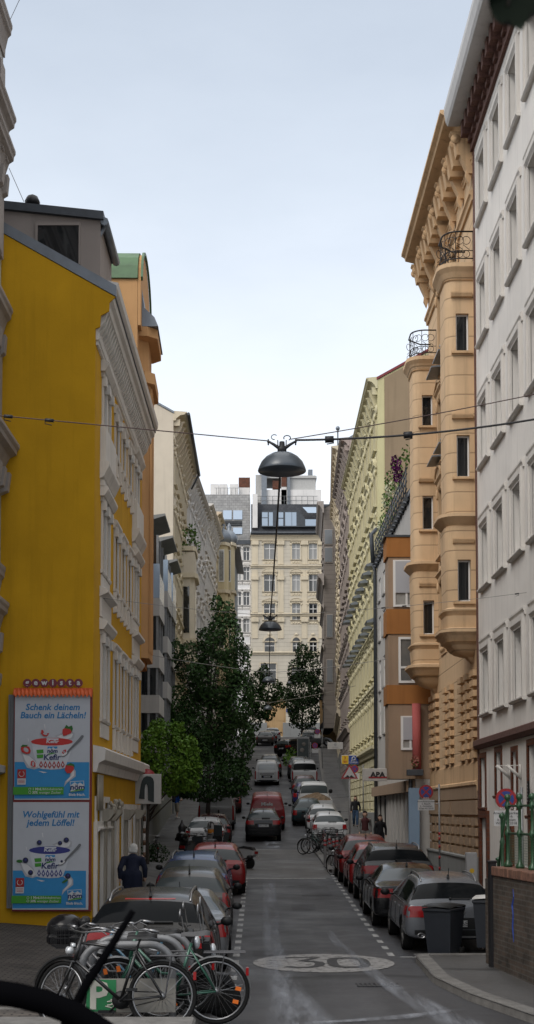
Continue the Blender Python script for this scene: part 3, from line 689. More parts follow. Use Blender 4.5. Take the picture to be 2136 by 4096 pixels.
def balcony(B, dc, zt_, w, pr, plant=None):
    rl = MB(); z0 = B.z(zt_)+.05; u0 = B.U(dc); h = .95; hw = w/2; rr = .5
    pl = [(-hw,0),(-hw,pr-rr)] + [(-hw+rr-rr*math.cos(R(a)), pr-rr+rr*math.sin(R(a))) for a in (15,30,45,60,75)] + [(-hw+rr,pr),(0,pr),(hw-rr,pr),(hw,pr-rr),(hw,0)]
    pl = [(u0+x,y) for x, y in pl]
    for zz, r in ((z0+.08,.02),(z0+h*.35,.014),(z0+h,.028)): rl.tube([(x,y,zz) for x, y in pl], r, 5)
    L_ = []; 
    for (a, c) in zip(pl, pl[1:]):
        n = max(1, int((V(c)-V(a)).length/.16)); L_ += [(a[0]+(c[0]-a[0])*i/n, a[1]+(c[1]-a[1])*i/n) for i in range(n)]
    for i, (x, y) in enumerate(L_):
        if i % 3 == 0: rl.tube([(x,y,z0),(x,y,z0+h)], .012, 4)
        else:
            q = L_[(i+1) % len(L_)]
            cx_, cy_ = x, y; tx, ty = q[0]-x, q[1]-y; l = math.hypot(tx,ty) or 1; tx, ty = tx/l, ty/l
            for zc_, r in ((z0+.22,.11),(z0+.66,.13)): rl.tube([(cx_+tx*r*math.cos(R(a)), cy_+ty*r*math.cos(R(a)), zc_+r*math.sin(R(a))) for a in range(0,331,30)], .011, 4, cap=False)
            rl.tube([(cx_-tx*.1,cy_-ty*.1,z0+.36),(cx_+tx*.1,cy_+ty*.1,z0+.52)], .01, 4)
    return rl.build('balcony_railing', M['iron'], B.root)
balcony(B, 42.95, ZP(263,42.2), 1.6, .92); balcony(B, 51.5, ZP(356,50.7), 1.6, .92)
# rusticated lower floors
b_ = MB(); za, zb = B.z(ZP(668,42.2)), B.z(ZP(760,42.2)); nr = 9; rh_ = (za-zb)/nr; nb = 9; bw = B.L/nb
for i in range(nb):
    if i in (3,6): continue
    for j in range(nr): b_.box(i*bw+.10, (i+1)*bw-.34, -.01, .14, zb+j*rh_+.07, zb+(j+1)*rh_-.06)
b_.build('rusticated_cladding', M['trimpeach'], B.root)
B.band('belt_course', LEDGE(.12,.3), ZP(781,42.2), 'trimpeach'); B.band('belt_course', [(0,-.6),(.05,-.6),(.05,0),(0,.02)], ZP(762,42.2), 'trimpeach')
b_ = MB(); zg = .5; zt2 = B.z(ZP(784,42.2)); nr = 4; n0 = .95; hh = (zt2-1.0-n0)/nr
for i in range(9):
    w_ = B.L/9
    for j in range(nr): b_.box(i*w_+.10, (i+1)*w_-.22, -.01, .10, n0+j*hh+.04, n0+(j+1)*hh-.04)
b_.box(0,B.L*.47,-.01,.1,zt2-.95,zt2-.5); b_.box(B.L*.5,B.L,-.01,.1,zt2-.95,zt2-.5); b_.box(0,B.L,-.01,.08,zt2-.45,zt2-.02)
b_.build('rough_cladding', M['rough'], B.root)
B.band('plinth', [(0,-2),(.16,-2),(.16,0),(.2,0),(.2,.06),(0,.1)], 1.35, 'w_grey')
B.done(over=.05)

# --- tan house with orange balcony bands
B = Bld('apartment_building', 'brown 1980s house with orange balcony bands, a red round column and a planted roof terrace', (6.15,53.05), (6.15,69.9), .7, ZP(563,69), 'w_ltgrey', rh=1.2, D=11)
for i, (a, c) in enumerate(((578,600),(616,640),(660,690),(700,735))):
    for k in range(5): B.win(B.U(68.3-2.4*k), ZP(c,68), 1.1, ZP(a,68)-ZP(c,68), 'modern', fm='white', pm='glass', tm='w_ltgrey')
for k in range(6): B.win(B.U(68.5-2.4*k), gz(62)+1.2, 1.3, 1.9, 'modern', fm='iron', pm='darkglass')
# projecting bay seen from the street end
bm_ = MB(); dn = 53.0; zz = lambda y: B.z(ZP(y,dn)); ub = .0
prof = [(779,704,1.06,'w_brown'),(704,685,1.12,'w_rust'),(685,634,1.05,'w_brown'),(634,609,1.11,'w_rust'),(609,557,1.03,'w_brown'),(557,537,1.10,'w_rust')]
for i, (a, c, pr, mm) in enumerate(prof):
    q = MB(); q.box(ub-(.06 if pr > 1.09 else .02), ub+1.3, -1.2, pr, zz(a)+.004, zz(c)-.004); q.build('balcony_band' if pr > 1.09 else 'bay_wall', M[mm], B.root)
q = MB(); q.box(ub-.1,ub+1.4,-1.1,1.2,zz(537),zz(535)); q.build('zinc_flashing', M['darkzinc'], B.root)
q = MB(); q.box(ub-.03,ub+1.2,-1.1,.02,zz(535)+.02,zz(487)); q.build('blue_panel', M['w_blue'], B.root)
def fwin(yc, w, ya, yb, shutter=0):      # windows on the bay side that faces the street end
    z0_, z1_ = zz(yb), zz(ya); f = MB(); x = ub-.08
    f.box(x,x+.08,yc-w/2,yc-w/2+.09,z0_,z1_); f.box(x,x+.08,yc+w/2-.09,yc+w/2,z0_,z1_); f.box(x,x+.08,yc-w/2+.09,yc+w/2-.09,z0_,z0_+.09); f.box(x,x+.08,yc-w/2+.09,yc+w/2-.09,z1_-.09,z1_)
    zm = z0_+(z1_-z0_)*.34; f.box(x+.01,x+.07,yc-.04,yc+.04,z0_+.09,z1_-.09); f.box(x+.005,x+.075,yc-w/2+.09,yc+w/2-.09,zm-.04,zm+.04)
    o = f.build('window', M['frame_white'], B.root); g = MB(); g.box(x+.045,x+.075,yc-w/2+.03,yc+w/2-.03,z0_+.03,z1_-.03); g.build('pane', M['glass'], o)
    if shutter:
        g = MB(); g.box(x-.012,x+.03,yc-w/2+.09,yc+w/2-.09,z0_+(z1_-z0_)*.30,z1_-.05)
        g.build('roller_shutter', M['shutter'], o)
fwin(.32,1.05,560,607,1); fwin(.10,1.1,637,683); fwin(.2,.75,716,750,1)
q = MB(); q.lathe([(.17,0),(.17,zz(704)-zz(772))],16,(ub-.24,-.02,zz(772))); q.build('round_column', M['w_pinkred'], B.root)
q = MB(); q.box(ub-.35,ub-.05,-.1,.3,zz(855),zz(788)); q.build('tiled_pillar', M['w_blue'], B.root)
# ground floor front in white panels and glass
q = MB()
for i in range(7): q.box(.3+i*1.5, .3+i*1.5+.85, -.02, .14, .1, B.z(ZP(783,60)))
q.build('shopfront_panel', M['w_ltgrey'], B.root)
q = MB(); q.box(.2,B.L-.2,-.02,.34,zz(779)-.5,zz(779)-.05); q.build('fascia', M['w_brown'], B.root)
b_ = MB(); ze = B.z(ZP(563,69)); b_.prism([(-.3,ze),(.1,ze-.1),(.18,ze+.15),(-.1,ze+.5),(-.3,ze+.5)], 1.4, B.L); b_.build('roof_edge', M['darkzinc'], B.root)
b_ = MB()
for u in [1+.9*i for i in range(18)]:
    if u < 1.5: continue
    b_.tube([(u,.12,ze+.1),(u,.10,ze+1.25)], .03, 5); b_.tube([(u,-.05,ze-.15),(u,.22,ze-.1)], .07, 6)
for zq in (.4,.7,1.0,1.25): b_.tube([(1.5,.11,ze+zq),(B.L-.2,.11,ze+zq)], .025, 5)
b_.build('terrace_railing', M['darkzinc'], B.root)
q = MB(); q.tube([(B.L-.3,.12,.3),(B.L-.3,.12,ze-.3),(B.L-.3,.2,ze+.05)], .09, 8); q.build('drainpipe', M['darkzinc'], B.root); q = MB(); q.tube([(B.L-.4,.22,ze+.1),(B.L-.3,.3,ze+1.6),(B.L-.3,.0,ze+1.9)], .11, 8); q.build('drainpipe', M['darkzinc'], B.root); q = MB(); q.tube([(.2,.18,.3),(.2,.18,zz(700))], .08, 8); q.build('drainpipe', M['darkzinc'], B.root)
B.done(over=.1); tan = B

# --- generic ornate house
def ornate(name, label, p0, p1, z0, ztop, wall, trim, floors, cols, stys, roof='zinc', rh=3, cp=.75, gf=4.4, w=1.05, brk=True, D=10, wh=1.95, gfm=None, ledges=(1,2), U0=None, pane='glass'):
    B = Bld(name, label, p0, p1, z0, ztop, wall, D=D, roof=roof, rh=rh)
    fh = (ztop-1.3-(z0+gf))/floors
    for i in range(floors):
        zb = z0+gf+i*fh+.75; st = stys[i % len(stys)]
        for k in range(cols): B.win((k+.5)*B.L/cols, zb, w, min(wh, fh-1.15), st, tm=trim, pm=pane)
        if i in ledges: B.band('string_course', LEDGE(.26,.35), z0+gf+i*fh+.2, trim)
    sc_ = scroll(cp*.85, .95, -.5)
    B.band('cornice', CORN(cp,.55), ztop+.1, trim, brk=[(B.L/(cols*2), .26, sc_), (B.L/(cols*6), .16, [(0,-.85),(cp*.45,-.85),(cp*.5,-.45),(0,-.45)])] if brk else None)
    o = MB()
    if brk:
        for k in range(cols*2): 
            for j in range(3): o.ball(((k+.2+.3*j)*B.L/cols/2, .03, B.z(ztop)-1.5-.12*(j%2)), (.2,.09,.26), 6)
        o.build('stucco_frieze', M[trim], B.root)
    B.band('string_course', LEDGE(.4,.5), z0+gf, trim)
    o = MB(); nr = 7; hh = (gf-1.2)/nr; nn = cols*3
    for k in range(nn):
        for j in range(nr):
            if k % 3 != 1 or j > 5: o.box(k*B.L/nn+.04, (k+1)*B.L/nn-.04-.05*(j%2), -.01, .09, .6+j*hh+.03, .6+(j+1)*hh-.03)
    o.build('rusticated_cladding', M[gfm or trim], B.root)
    for k in range(cols):
        if k == cols//2: B.door((k+.5)*B.L/cols, z0+.1, 1.5, 2.9)
        else: B.win((k+.5)*B.L/cols, z0+1.2, 1.15, 2.1, 'plain', fm='wood', pm='darkglass', tm=None)
    B.band('plinth', [(0,-2),(.14,-2),(.14,0),(0,.04)], z0+.9, 'w_grey')
    return B
B = ornate('apartment_building', 'pale lime green ornate stucco house with a red roof edge beyond the tan house', (6.25,70), (6.4,94), gz(76)+.1, ZP(376,70)-.2, 'w_lime', 'trimlime', 6, 9, ['orn2','orn','orn2','orn3'], roof='redsheet', rh=4.2, D=15, cp=.6, wh=2.1)
b_ = MB(); H = B.z(B.z1); b_.add([(-.03,-.35,H-24),(-.03,-.35,H+.1),(-.03,-7.5,H+4.0),(-.03,-15,H),(-.03,-15,H-24)], [(0,1,2,3,4)]); b_.add([(0,-.35,H-24),(0,-.35,H+.1),(0,-7.5,H+4.0),(0,-15,H),(0,-15,H-24)], [(4,3,2,1,0)]); b_.build('firewall', M['w_tan'], B.root)
q = MB(); q.prism([(0,0),(.55,-.05),(.6,.05),(0,.3)], -.7, .7); me_ = q.mesh('pediment_cover', M['zinc'])
for i in (1,2):
    fh = (B.z1-1.3-(B.z0+4.4))/6
    for k in range(9): link('pediment_cover', me_, B.root, ((k+.5)*B.L/9,0,4.4+i*fh+.75+2.75))
B.done(over=.05)
ornate('apartment_building', 'dusty lilac grey ornate house between the lime house and the cream house', (6.4,94.1), (6.45+bend(112),112), gz(100)+.1, ZP(447,95)+.3, 'w_lilac', 'trimlilac', 6, 6, ['orn','orn2','orn3'], rh=3, cp=.7).done(over=.05)
ornate('apartment_building', 'cream ochre stucco house uphill of the dusty lilac house', (6.45+bend(112),112.1), (6.8+bend(140),140), gz(120)+.1, ZP(450,113), 'w_cream2', 'trimcream', 6, 7, ['orn3','orn','orn2'], rh=3, cp=.75).done(over=.05)
# --- grey brown corner house with a turret
p0 = (XP(324.5,145),145); 
B = Bld('apartment_building', 'grey brown corner house with stepped cornices and an onion domed turret', p0, (p0[0]+.5,160), gz(148)+3.2, ZP(508,145), 'w_greyb_c', D=9, rh=2, roof='darkzinc')
for i, (a, c) in enumerate(((533,545),(548,560),(590,606),(620,640),(655,672),(690,703))):
    for k in range(4): B.win(2+3.6*k, ZP(c,148), 1.2, ZP(a,148)-ZP(c,148), 'plain', pm='glass', tm='trimgrey')
for y, pr in ((503,.75),(575,.7),(605,.3),(645,.3),(688,.35)): B.band('cornice', CORN(pr,1.2 if pr > .5 else .5), ZP(y,145), 'trimgrey', u0=-pr, u1=B.L)
for y, h_, w in ((530,14,.8),(548,14,.8),(615,22,.6),(660,22,.6)):
    q = MB(); q.box(-.10,.02,-.95,-.95+w+.1,B.z(ZP(y+h_,145))-.08,B.z(ZP(y,145))+.08); w_ = q.build('window', M['trimgrey'], B.root); q = MB(); q.box(-.13,-.09,-.9,-.9+w,B.z(ZP(y+h_,145)),B.z(ZP(y,145))); q.build('pane', M['cgrey'], w_)
q = MB(); q.prism([(0,0),(0,.0),(-.9,-1.0),(-1.5,-1.1),(-1.5,0)], -.02, 8); q.build('corbel', M['w_greybrown'], B.root, (0,0,B.z(ZP(706,145))))
tx, tz = P(338,500,150), B.z(ZP(503,150)); pr_ = [(1.5,-1),(1.35,0),(.9,1.2),(.62,2.2),(.55,2.8),(.95,3.1),(.95,3.35),(1.05,3.6),(.85,4.2),(.5,4.6),(.55,4.8),(.45,5),(.42,6.6),(.55,6.8),(.55,7.0),(.2,7.6),(.12,8.2),(.1,10.2),(.22,10.3),(.1,10.4)] + [(max(.01,.33*math.sin(R(a))), 10.75-.33*math.cos(R(a))) for a in range(20,181,20)]
q = MB(); sc_ = (ZP(426,150)-ZP(503,150))/11.1; q.lathe([(r*.72, z*sc_) for r, z in pr_], 16); o = q.build('turret', M['zinc'], B.root); o.location = B.root.matrix_world.inverted() @ V((0,0,0))
bpy.context.view_layer.update(); o.location = B.root.matrix_world.inverted() @ V((tx.x, 150, ZP(503,150)))
B.done(over=.3)
B = Bld('apartment_building', 'ochre house corner with a round dark shop sign at the top of the right pavement', (XP(320,156),156), (XP(320,156)+1,176), gz(156), ZP(700,156), 'w_ochre', D=8, rh=.6)
for k in range(4): B.win(2.5+4.5*k, gz(156)+1.3, 1.2, 1.6, 'plain', pm='darkglass', tm=None)
q = MB(); q.lathe([(.72,-.06),(.78,-.03),(.78,.03),(.72,.06)], 20, (-.1,-.75,B.z(ZP(728,156))), axis='x'); q.build('round_shop_sign', M['iron'], B.root)
B.done(over=.1)

# ================================================================== left side
z1 = ZP(28,29.9)
B = Bld('apartment_building', 'light grey ornate house cut off by the left edge of the picture', (-5.76,29.9), (-5.76,16), .1, z1+4, 'w_ltgrey', D=12, rh=3)
for y, pr in ((31,.22),(124,.34),(157,.33),(315,.30),(451,.5),(573,.18),(609,.28),(680,.12)):
    B.band('cornice', CORN(pr*.9,.75), ZP(y-6,29.9), 'trimgrey', brk=[(.5,.22,[(0,-1.2),(pr*.5,-1.1),(pr*.6,-.7),(0,-.7)])] if pr > .25 else None)
for a, c in ((50,115),(180,245),(330,420),(480,565),(625,735)):
    zt_, zb = ZP(a,29), ZP(c,29)
    for d in (28.55,26.1,23.7,21.2): B.win(B.U(d), zb, 1.15, zt_-zb, 'plain', tm='trimgrey')
    B.band('pilaster', [(0,0),(.07,0),(.07,zt_-zb),(0,zt_-zb)], zb, 'trimgrey', u0=.1, u1=.6)
B.band('rusticated_base', [(0,-4),(.08,-4),(.08,0),(.2,.05),(.2,.2),(0,.25)], ZP(775,29.9), 'w_ltgrey')
B.done(over=.5)
# --- yellow house
DE = 41.2; zE = ZP(276,30)
B = Bld('apartment_building', 'bright yellow house with white window surrounds and advertising boards on its blank end wall', (-3.56,DE), (-3.64,30), .1, zE-.2, 'w_yellow', D=10, rh=2.9, roof='darkzinc')
U = B.U
rows = [(357,432),(483,580),(618,731)]
for i, (a, c) in enumerate(rows):
    zt_, zb = ZP(a,30.6)-.4, ZP(c,30.6)+.35
    for d in (31.55,32.35,38.95,39.75): B.win(U(d), zb, .56, zt_-zb, 'yellow', tm='trimwhite', wings=1)
    for d in (34.2,35.8,37.4): B.win(U(d), zb, .74, zt_-zb-.1, 'yellow', tm='trimwhite')
    for d in (31.95,39.35):
        u = U(d); zz0 = B.z(zb); zh = B.z(zt_); TW = lambda q_, nm: q_.build(nm, M['trimwhite'], B.root)
        TW(MB().box(u-.8,u+.8,-.01,.03,zz0-.45,zz0-.12), 'apron')
        TW(MB().prism([(0,zh+.2),(.1,zh+.2),(.19,zh+.34),(.19,zh+.40),(0,zh+.47)], u-1.0, u+1.0), 'window_hood')
        if i == 0:
            TW(MB().box(u-1.05,u+1.05,-.01,.14,zz0-.95,zz0-.14), 'parapet'); TW(MB().prism([(0,zz0-1.35),(.1,zz0-1.3),(.22,zz0-1.05),(.22,zz0-.955),(0,zz0-.955)], u-1.1, u+1.1), 'parapet_base')
            q = MB()
            for k in range(14): q.box(u-1.0+k*.15,u-1.0+k*.15+.07,-.01,.1,zz0-1.5,zz0-1.36)
            TW(q, 'dentil_trim')
        if i == 2: TW(MB().box(u-.95,u+.95,-.01,.05,zh+.5,zh+.95), 'frieze'); TW(MB().prism([(0,zh+.955),(.2,zh+1.05),(.2,zh+1.12),(0,zh+1.2)], u-1.0, u+1.0), 'frieze_hood')
    for d in (34.2,35.8,37.4):
        u = U(d); zz0 = B.z(zb)
        for x in (-.43,.43):
            q = MB(); q.box(u+x-.06,u+x+.06,-.01,.08,zz0-.53,zz0-.12); q.prism([(-.01,zz0-.65),(.10,zz0-.62),(.10,zz0-.52),(-.01,zz0-.52)], u+x-.09, u+x+.09); q.build('apron_console', M['trimwhite'], B.root)
prf = [(0,-1.35),(.07,-1.35),(.09,-1.22),(.04,-1.18),(.06,-.85),(.10,-.72),(.28,-.66),(.30,-.5),(.38,-.45),(.40,-.28),(.48,-.2),(.5,-.05),(0,.05)]
B.band('cornice', prf, zE-.1, 'trimwhite', u0=.0, u1=B.L-.01, brk=[(.28,.13,[(0,-1.15),(.16,-.95),(.26,-.66),(0,-.66)]),(.14,.06,[(0,-1.46),(.06,-1.46),(.06,-1.34),(0,-1.34)])])
zl = ZP(747,30)
B.band('ledge', [(0,-.55),(.08,-.55),(.13,-.35),(.26,-.28),(.28,-.05),(.22,0),(0,.05)], zl, 'trimwhite', u0=-.02, u1=B.L+.02)
zq = B.z(zl)-.55; SG = lambda q_, nm: q_.build(nm, M['shopgrey'], B.root); q = MB()
for k in range(9): q.tube([(U(30.3+.09*k),.08,zq-.05),(U(30.3+.09*k),.08,zq-.85)], .035, 5)
SG(q, 'fluted_moulding')
for d in (32.4,33,33.6,34.2):
    q = MB()
    for k in range(6): q.ball((U(d)+rnd.uniform(-.15,.15),.12+rnd.uniform(0,.1),zq-.62-rnd.uniform(0,.2)), (.06,.05,.06), 6)
    SG(q, 'stucco_flower')
for d in (31.55,33.0,36.2,39.4): SG(MB().box(U(d)-.14,U(d)+.14,-.01,.13,.12,zq-.85), 'pilaster'); SG(MB().prism([(0,zq-1.1),(.18,zq-1.1),(.32,zq-.92),(.32,zq-.84),(0,zq-.8)], U(d)-.24, U(d)+.24), 'console')
M['weathered'] = plaster('peeling_door', (.30,.255,.19), var=.3, dirt=.9, dirtc=(.08,.055,.035))
for d in (30.85,32.3): B.door(U(d), .2, .95, 2.2, m='weathered', tm='trimwhite', r=.2); B.win(U(d), 2.5, .8, .55, 'plain', fm='wood', pm='darkglass', tm='trimwhite', wings=1)
for d in (33.85,35.4,37.0,38.6,40.2): B.win(U(d), .55, .9, 2.35, 'plain', fm='white', pm='darkglass', tm='trimwhite')
# dormer storey on the roof
q = MB(); dx = [XP(16,32),XP(98,32)]; iv = lambda x: x + 3.6; y0, y1 = iv(dx[0])-.6, iv(dx[1]); u0, u1 = U(34.3), U(32)
q.prism([(y0,B.z(zE)-1),(y1,B.z(zE)-1),(y1,B.z(ZP(219,32))),(y0,B.z(ZP(207,32)))], u0, u1); q.build('dormer', M['w_taupe'], B.root); dm = bpy.data.objects['dormer']
q = MB(); q.prism([(y0-.1,B.z(ZP(209,32))),(y1+.08,B.z(ZP(221,32))),(y1+.08,B.z(ZP(213,32))),(y0-.1,B.z(ZP(201,32)))], u0-.3, u1+.12); q.build('dormer_roof', M['darkzinc'], dm)
q = MB(); q.box(u1-.02,u1+.03,iv(XP(34,32)),iv(XP(76,32)),B.z(ZP(265,32)),B.z(ZP(226,32))); q.build('pane', M['darkglass'], dm)
q = MB(); za_, zb_ = B.z(ZP(265,32)), B.z(ZP(226,32)); q.box(u1-.02,u1+.06,iv(XP(31.5,32)),iv(XP(34,32)),za_,zb_+.07); q.box(u1-.02,u1+.06,iv(XP(76,32)),iv(XP(77.7,32)),za_,zb_+.07); q.box(u1-.02,u1+.06,iv(XP(34,32)),iv(XP(76,32)),zb_,zb_+.07); q.build('window_frame', M['w_taupe'], dm)
q = MB(); q.tube([(u1+.05,y1+.1,B.z(ZP(222,32))),(u0,y1+.12,B.z(ZP(222,32))-.05)], .1, 8); q.tube([(u1-.1,y1+.12,B.z(ZP(222,32))),(u1-.1,y1-.05,B.z(ZP(236,32))),(u1-.1,y1-.05,B.z(ZP(262,32)))], .05, 8); q.build('gutter', M['zinc'], dm)
q = MB(); q.lathe([(.07,0),(.07,.12),(.17,.13),(.19,.22),(.13,.34),(.02,.4)], 10, (u1-.4,iv(XP(25,32)),B.z(ZP(203,32)))); q.tube([(u1-.4,iv(XP(25,32))-.1,B.z(ZP(201,32))),(u1-.4,iv(XP(25,32))+.35,B.z(ZP(200,32)))],.04,6); q.build('roof_vent', M['iron'], B.root)
H = B.z(B.z1); sl = B.rh/(B.D/2); q = MB(); q.prism([(-B.D,-1.4),(-.005,-1.4),(-.005,H-1.02),(.10,H-.98),(.12,H-.72),(.30,H-.62),(.31,H-.42),(.44,H-.30),(.45,H-.42*sl-.06),(-B.D/2,H+B.rh-.07),(-B.D,H-.1)], B.L+.002, B.L+.05); q.build('firewall', M['w_yellow'], B.root)
B.done(over=.42); yellow = B
# zinc flashing along the firewall
q = MB(); H = B.z(B.z1); sl = B.rh/(B.D/2)
q.prism([(.46,H-.42*sl-.05),(.46,H-.42*sl+.2),(-B.D/2,H+B.rh+.2),(-B.D/2,H+B.rh-.06)], B.L-.02, B.L+.07); q.build('zinc_flashing', M['zinc'], B.root)
# --- orange house with green roof
B = Bld('apartment_building', 'orange house with a green sheet metal gable and tall bay beside the yellow house', (-4.65,47.5), (-4.55,DE+.02), .3, ZP(300,42)-.5, 'w_orange', D=9, rh=.5, roof='copper')
U = B.U; OF = .68; gu0, gu1 = U(46), U(41.6)
za, zb = B.z(ZP(247,42.5)), B.z(ZP(335,42.5)); cu = (gu0+gu1)/2; hw = (gu1-gu0)/2; mid = zb+.5*(za-zb)
arc_ = [(cu+hw*math.cos(R(a))*(1 if a in (0,180) else .97), mid+(za-mid)*math.sin(R(a))**.85) for a in (0,15,30,45,60,75,90,105,120,135,150,165,180)]
q = MB(); q.prism([(cu-hw,zb)]+[(cu+hw,zb)]+arc_, .81, .90, 'y'); q.build('gable', M['w_orange'], B.root)
q = MB(); q.prism([(cu+(x-cu)*1.03, z+.05) for x, z in arc_], -2.4, .80, 'y'); q.prism([(cu+(x-cu)*1.06, z+.06) for x, z in arc_]+[(cu+(x-cu)*1.0, z-.02) for x, z in arc_[::-1]], .905, .97, 'y'); q.build('gable_roof', M['copper'], B.root)
q = MB(); q.box(gu0,gu1,-1.5,.80,zb-1.2,mid+.04); q.build('gable_side', M['w_orange'], B.root)
q = MB(); q.prism([(-.3,mid-.4),(-.9,mid+1.6),(-4,mid+2.4),(-4,mid-.4)], gu0-.2, gu1+.25); q.build('side_roof', M['copper'], B.root)
def polybay(u0, u1, pr, z0_, z1_, m, name='bay_window', c=.3):
    q = MB(); q.prism([(u0,-.02),(u0,pr+OF-c),(u0+c,pr+OF),(u1-c,pr+OF),(u1,pr+OF-c),(u1,-.02)], z0_, z1_, 'z'); return q.build(name, M[m], B.root)
bz = [B.z(ZP(y,42.5)) for y in (658,385,340)]
ba, bb = U(44.6), U(42.3)
o = polybay(ba,bb,.47,bz[0],bz[1],'w_orange'); polybay(ba-.15,bb+.15,.62,bz[1],bz[1]+.35,'w_orange','bay_cornice'); polybay(ba+.1,bb-.1,.40,bz[1]+.36,bz[2],'w_orange'); polybay(ba-.2,bb+.2,.7,bz[2],bz[2]+.3,'w_orange','bay_cornice')
polybay(ba+.2,bb-.2,.3,bz[0]-.25,bz[0]-.004,'w_rust','corbel')
q = MB(); q.prism([(0,bz[2]+.31),(.74+OF,bz[2]+.31),(.62+OF,bz[2]+.6),(.3+OF,bz[2]+.9),(.22+OF,bz[2]+1.5),(0,bz[2]+1.9)], ba-.2, bb+.2); q.build('bay_roof', M['zinc'], B.root)
def bwin(y0, y1, za, zb): 
    y0 += OF; y1 += OF
    f = MB(); x = bb-.09 if za > 400 else bb+.0
    x = bb + .003 if za < 1e9 else x
    z0_, z1_ = B.z(ZP(zb,42.3)), B.z(ZP(za,42.3)); off = -.1 if za < 380 else 0
    x += off; f.box(x-.02,x+.05,y0,y0+.06,z0_,z1_); f.box(x-.02,x+.05,y1-.06,y1,z0_,z1_); f.box(x-.02,x+.05,y0+.06,y1-.06,z0_,z0_+.07); f.box(x-.02,x+.05,y0+.06,y1-.06,z1_-.07,z1_); f.box(x-.018,x+.045,y0+.06,y1-.06,(z0_+z1_)/2-.05,(z0_+z1_)/2+.05)
    o = f.build('window', M['frame_white'], B.root); g = MB(); g.quad((x+.012,y0,z0_),(x+.012,y1,z0_),(x+.012,y1,z1_),(x+.012,y0,z1_)); g.build('pane', M['glass'], o)
for a, c in ((342,382),(470,495),(497,520),(590,655)): bwin(-.02,.17 if a > 380 else .1,a,c)
q = MB()
for x in (bb-.06,bb-.3,bb-.7,bb-1.2): q.box(x-.04,x+.04,.1+OF if x > bb-.2 else .46+OF,.22+OF if x > bb-.2 else .53+OF,bz[0]+.2,bz[1]-.1)
q.build('pilaster_trim', M['w_orange'], B.root)
for i, y in enumerate((400,490,590,690)):
    for d in (46.3,41.9): B.win(U(d), ZP(y+30,43), .6, 1.3, 'plain', pm='glass', tm='w_orange')
for k in range(3): B.win(U(42.5+1.8*k), gz(44)+1, 1.2, 2.0, 'plain', fm='wood', pm='darkglass', tm='w_orange')
B.done(over=.2)
# --- modern grey house with stacked glass bays
B = Bld('apartment_building', 'low modern grey house with stacked glass bays behind the yellow house', (-5.35,83.8), (-5.35,47.6), .5, ZP(545,62), 'w_grey', D=10, rh=.4, roof='darkzinc')
U = B.U
for bi, (d, top, pr) in enumerate(((62,520,.95),(67.5,546,.95),(73,565,.85))):
    zs_ = [ZP(y,60.5) for y in (525,606,658,703,742,790)] if bi == 0 else [ZP(y,66.5) for y in (548,600,645,690,735,775)] if bi == 1 else [ZP(y,72) for y in (570,610,660,700,735,770)]
    u0, u1 = U(d+1.6), U(d-1.6)
    for j, zz_ in enumerate(zs_[1:]):
        z = B.z(zz_); q = MB(); q.box(u0,u1,-.02,pr,z-.45,z+.35); q.build('bay_slab', M['w_ltgrey'], B.root)
        zu = B.z(zs_[j])
        q = MB(); q.box(u0+.1,u1-.1,0,pr-.12,z+.351,zu-.46); g = q.build('bay_glazing', M['darkglass'], B.root)
        q = MB()
        for x in (u0+.12,(u0+u1)/2,u1-.12): q.box(x-.05,x+.05,pr-.16,pr-.06,z+.352,zu-.461)
        for y in (.1,pr*.5): q.box(u1-.14,u1-.04,y-.05,y+.05,z+.352,zu-.461)
        q.build('mullion', M['steel'], g)
    q = MB(); z = B.z(zs_[0]); q.prism([(-.3,z-.1),(pr+.25,z+.35),(pr+.25,z+.45),(-.3,z+.25)], u0-.2, u1+.25); q.build('canopy', M['w_grey'], B.root)
    q = MB(); z = B.z(zs_[1]); q.box(u1-.05,u1-.03,.0,pr,z+.36,z+1.9); q.box(u0,u1,pr-.04,pr-.02,z+.36,z+1.5); q.build('glass_balustrade', M['blueglass'], B.root)
for d in (50,53,56,59,78,81):
    for z in (4.5,7.5,10.5): B.win(U(d), z+gz(d)-.5, 1.3, 1.9, 'modern', fm='steel', pm='darkglass')
q = MB(); q.tube([(B.L-11.5,.15,0),(B.L-11.5,.15,12)], .08, 8); q.build('drainpipe', M['darkzinc'], B.root)
B.done(over=.2)
# --- cream house with planted balcony
B = ornate('apartment_building', 'cream house with a bare beige end wall, bay window and green climbers on its balcony', (-5.3,99.4), (-5.3,84), gz(90)+.1, ZP(418,85), 'w_beige', 'trimcream', 5, 6, ['orn3','orn','orn2'], rh=3.4, cp=.85, D=12)
q = MB(); ub = B.U(94); pr = .95; zt_, zf = B.z(ZP(575,93)), B.z(ZP(665,93))
q.prism([(ub-1.6,-.01),(ub-1.6,pr-.3),(ub-1.3,pr),(ub+1.3,pr),(ub+1.6,pr-.3),(ub+1.6,-.01)], zf, zt_, 'z'); bo = q.build('bay_window', M['w_beige'], B.root)
for y, e in ((575,.22),(548,.1),(640,.18),(660,.24)): 
    q = MB(); z = B.z(ZP(y,93)); q.prism([(ub-1.6-e,-.01),(ub-1.6-e,pr-.2+e),(ub-1.3,pr+e),(ub+1.3,pr+e),(ub+1.6+e,pr-.2+e),(ub+1.6+e,-.01)], z-.3, z+.02, 'z'); q.build('bay_cornice', M['trimcream'], B.root)
q = MB(); q.box(ub-1.5,ub+1.6,.0,pr,zt_+.03,zt_+1.5); q.build('parapet', M['w_beige'], B.root)
q = MB(); q.box(ub+1.6,ub+1.63,.2,.6,B.z(ZP(634,93)),B.z(ZP(588,93))); q.box(ub-.6,ub+.6,pr,pr+.02,B.z(ZP(634,93)),B.z(ZP(588,93))); q.build('pane', M['darkglass'], bo)
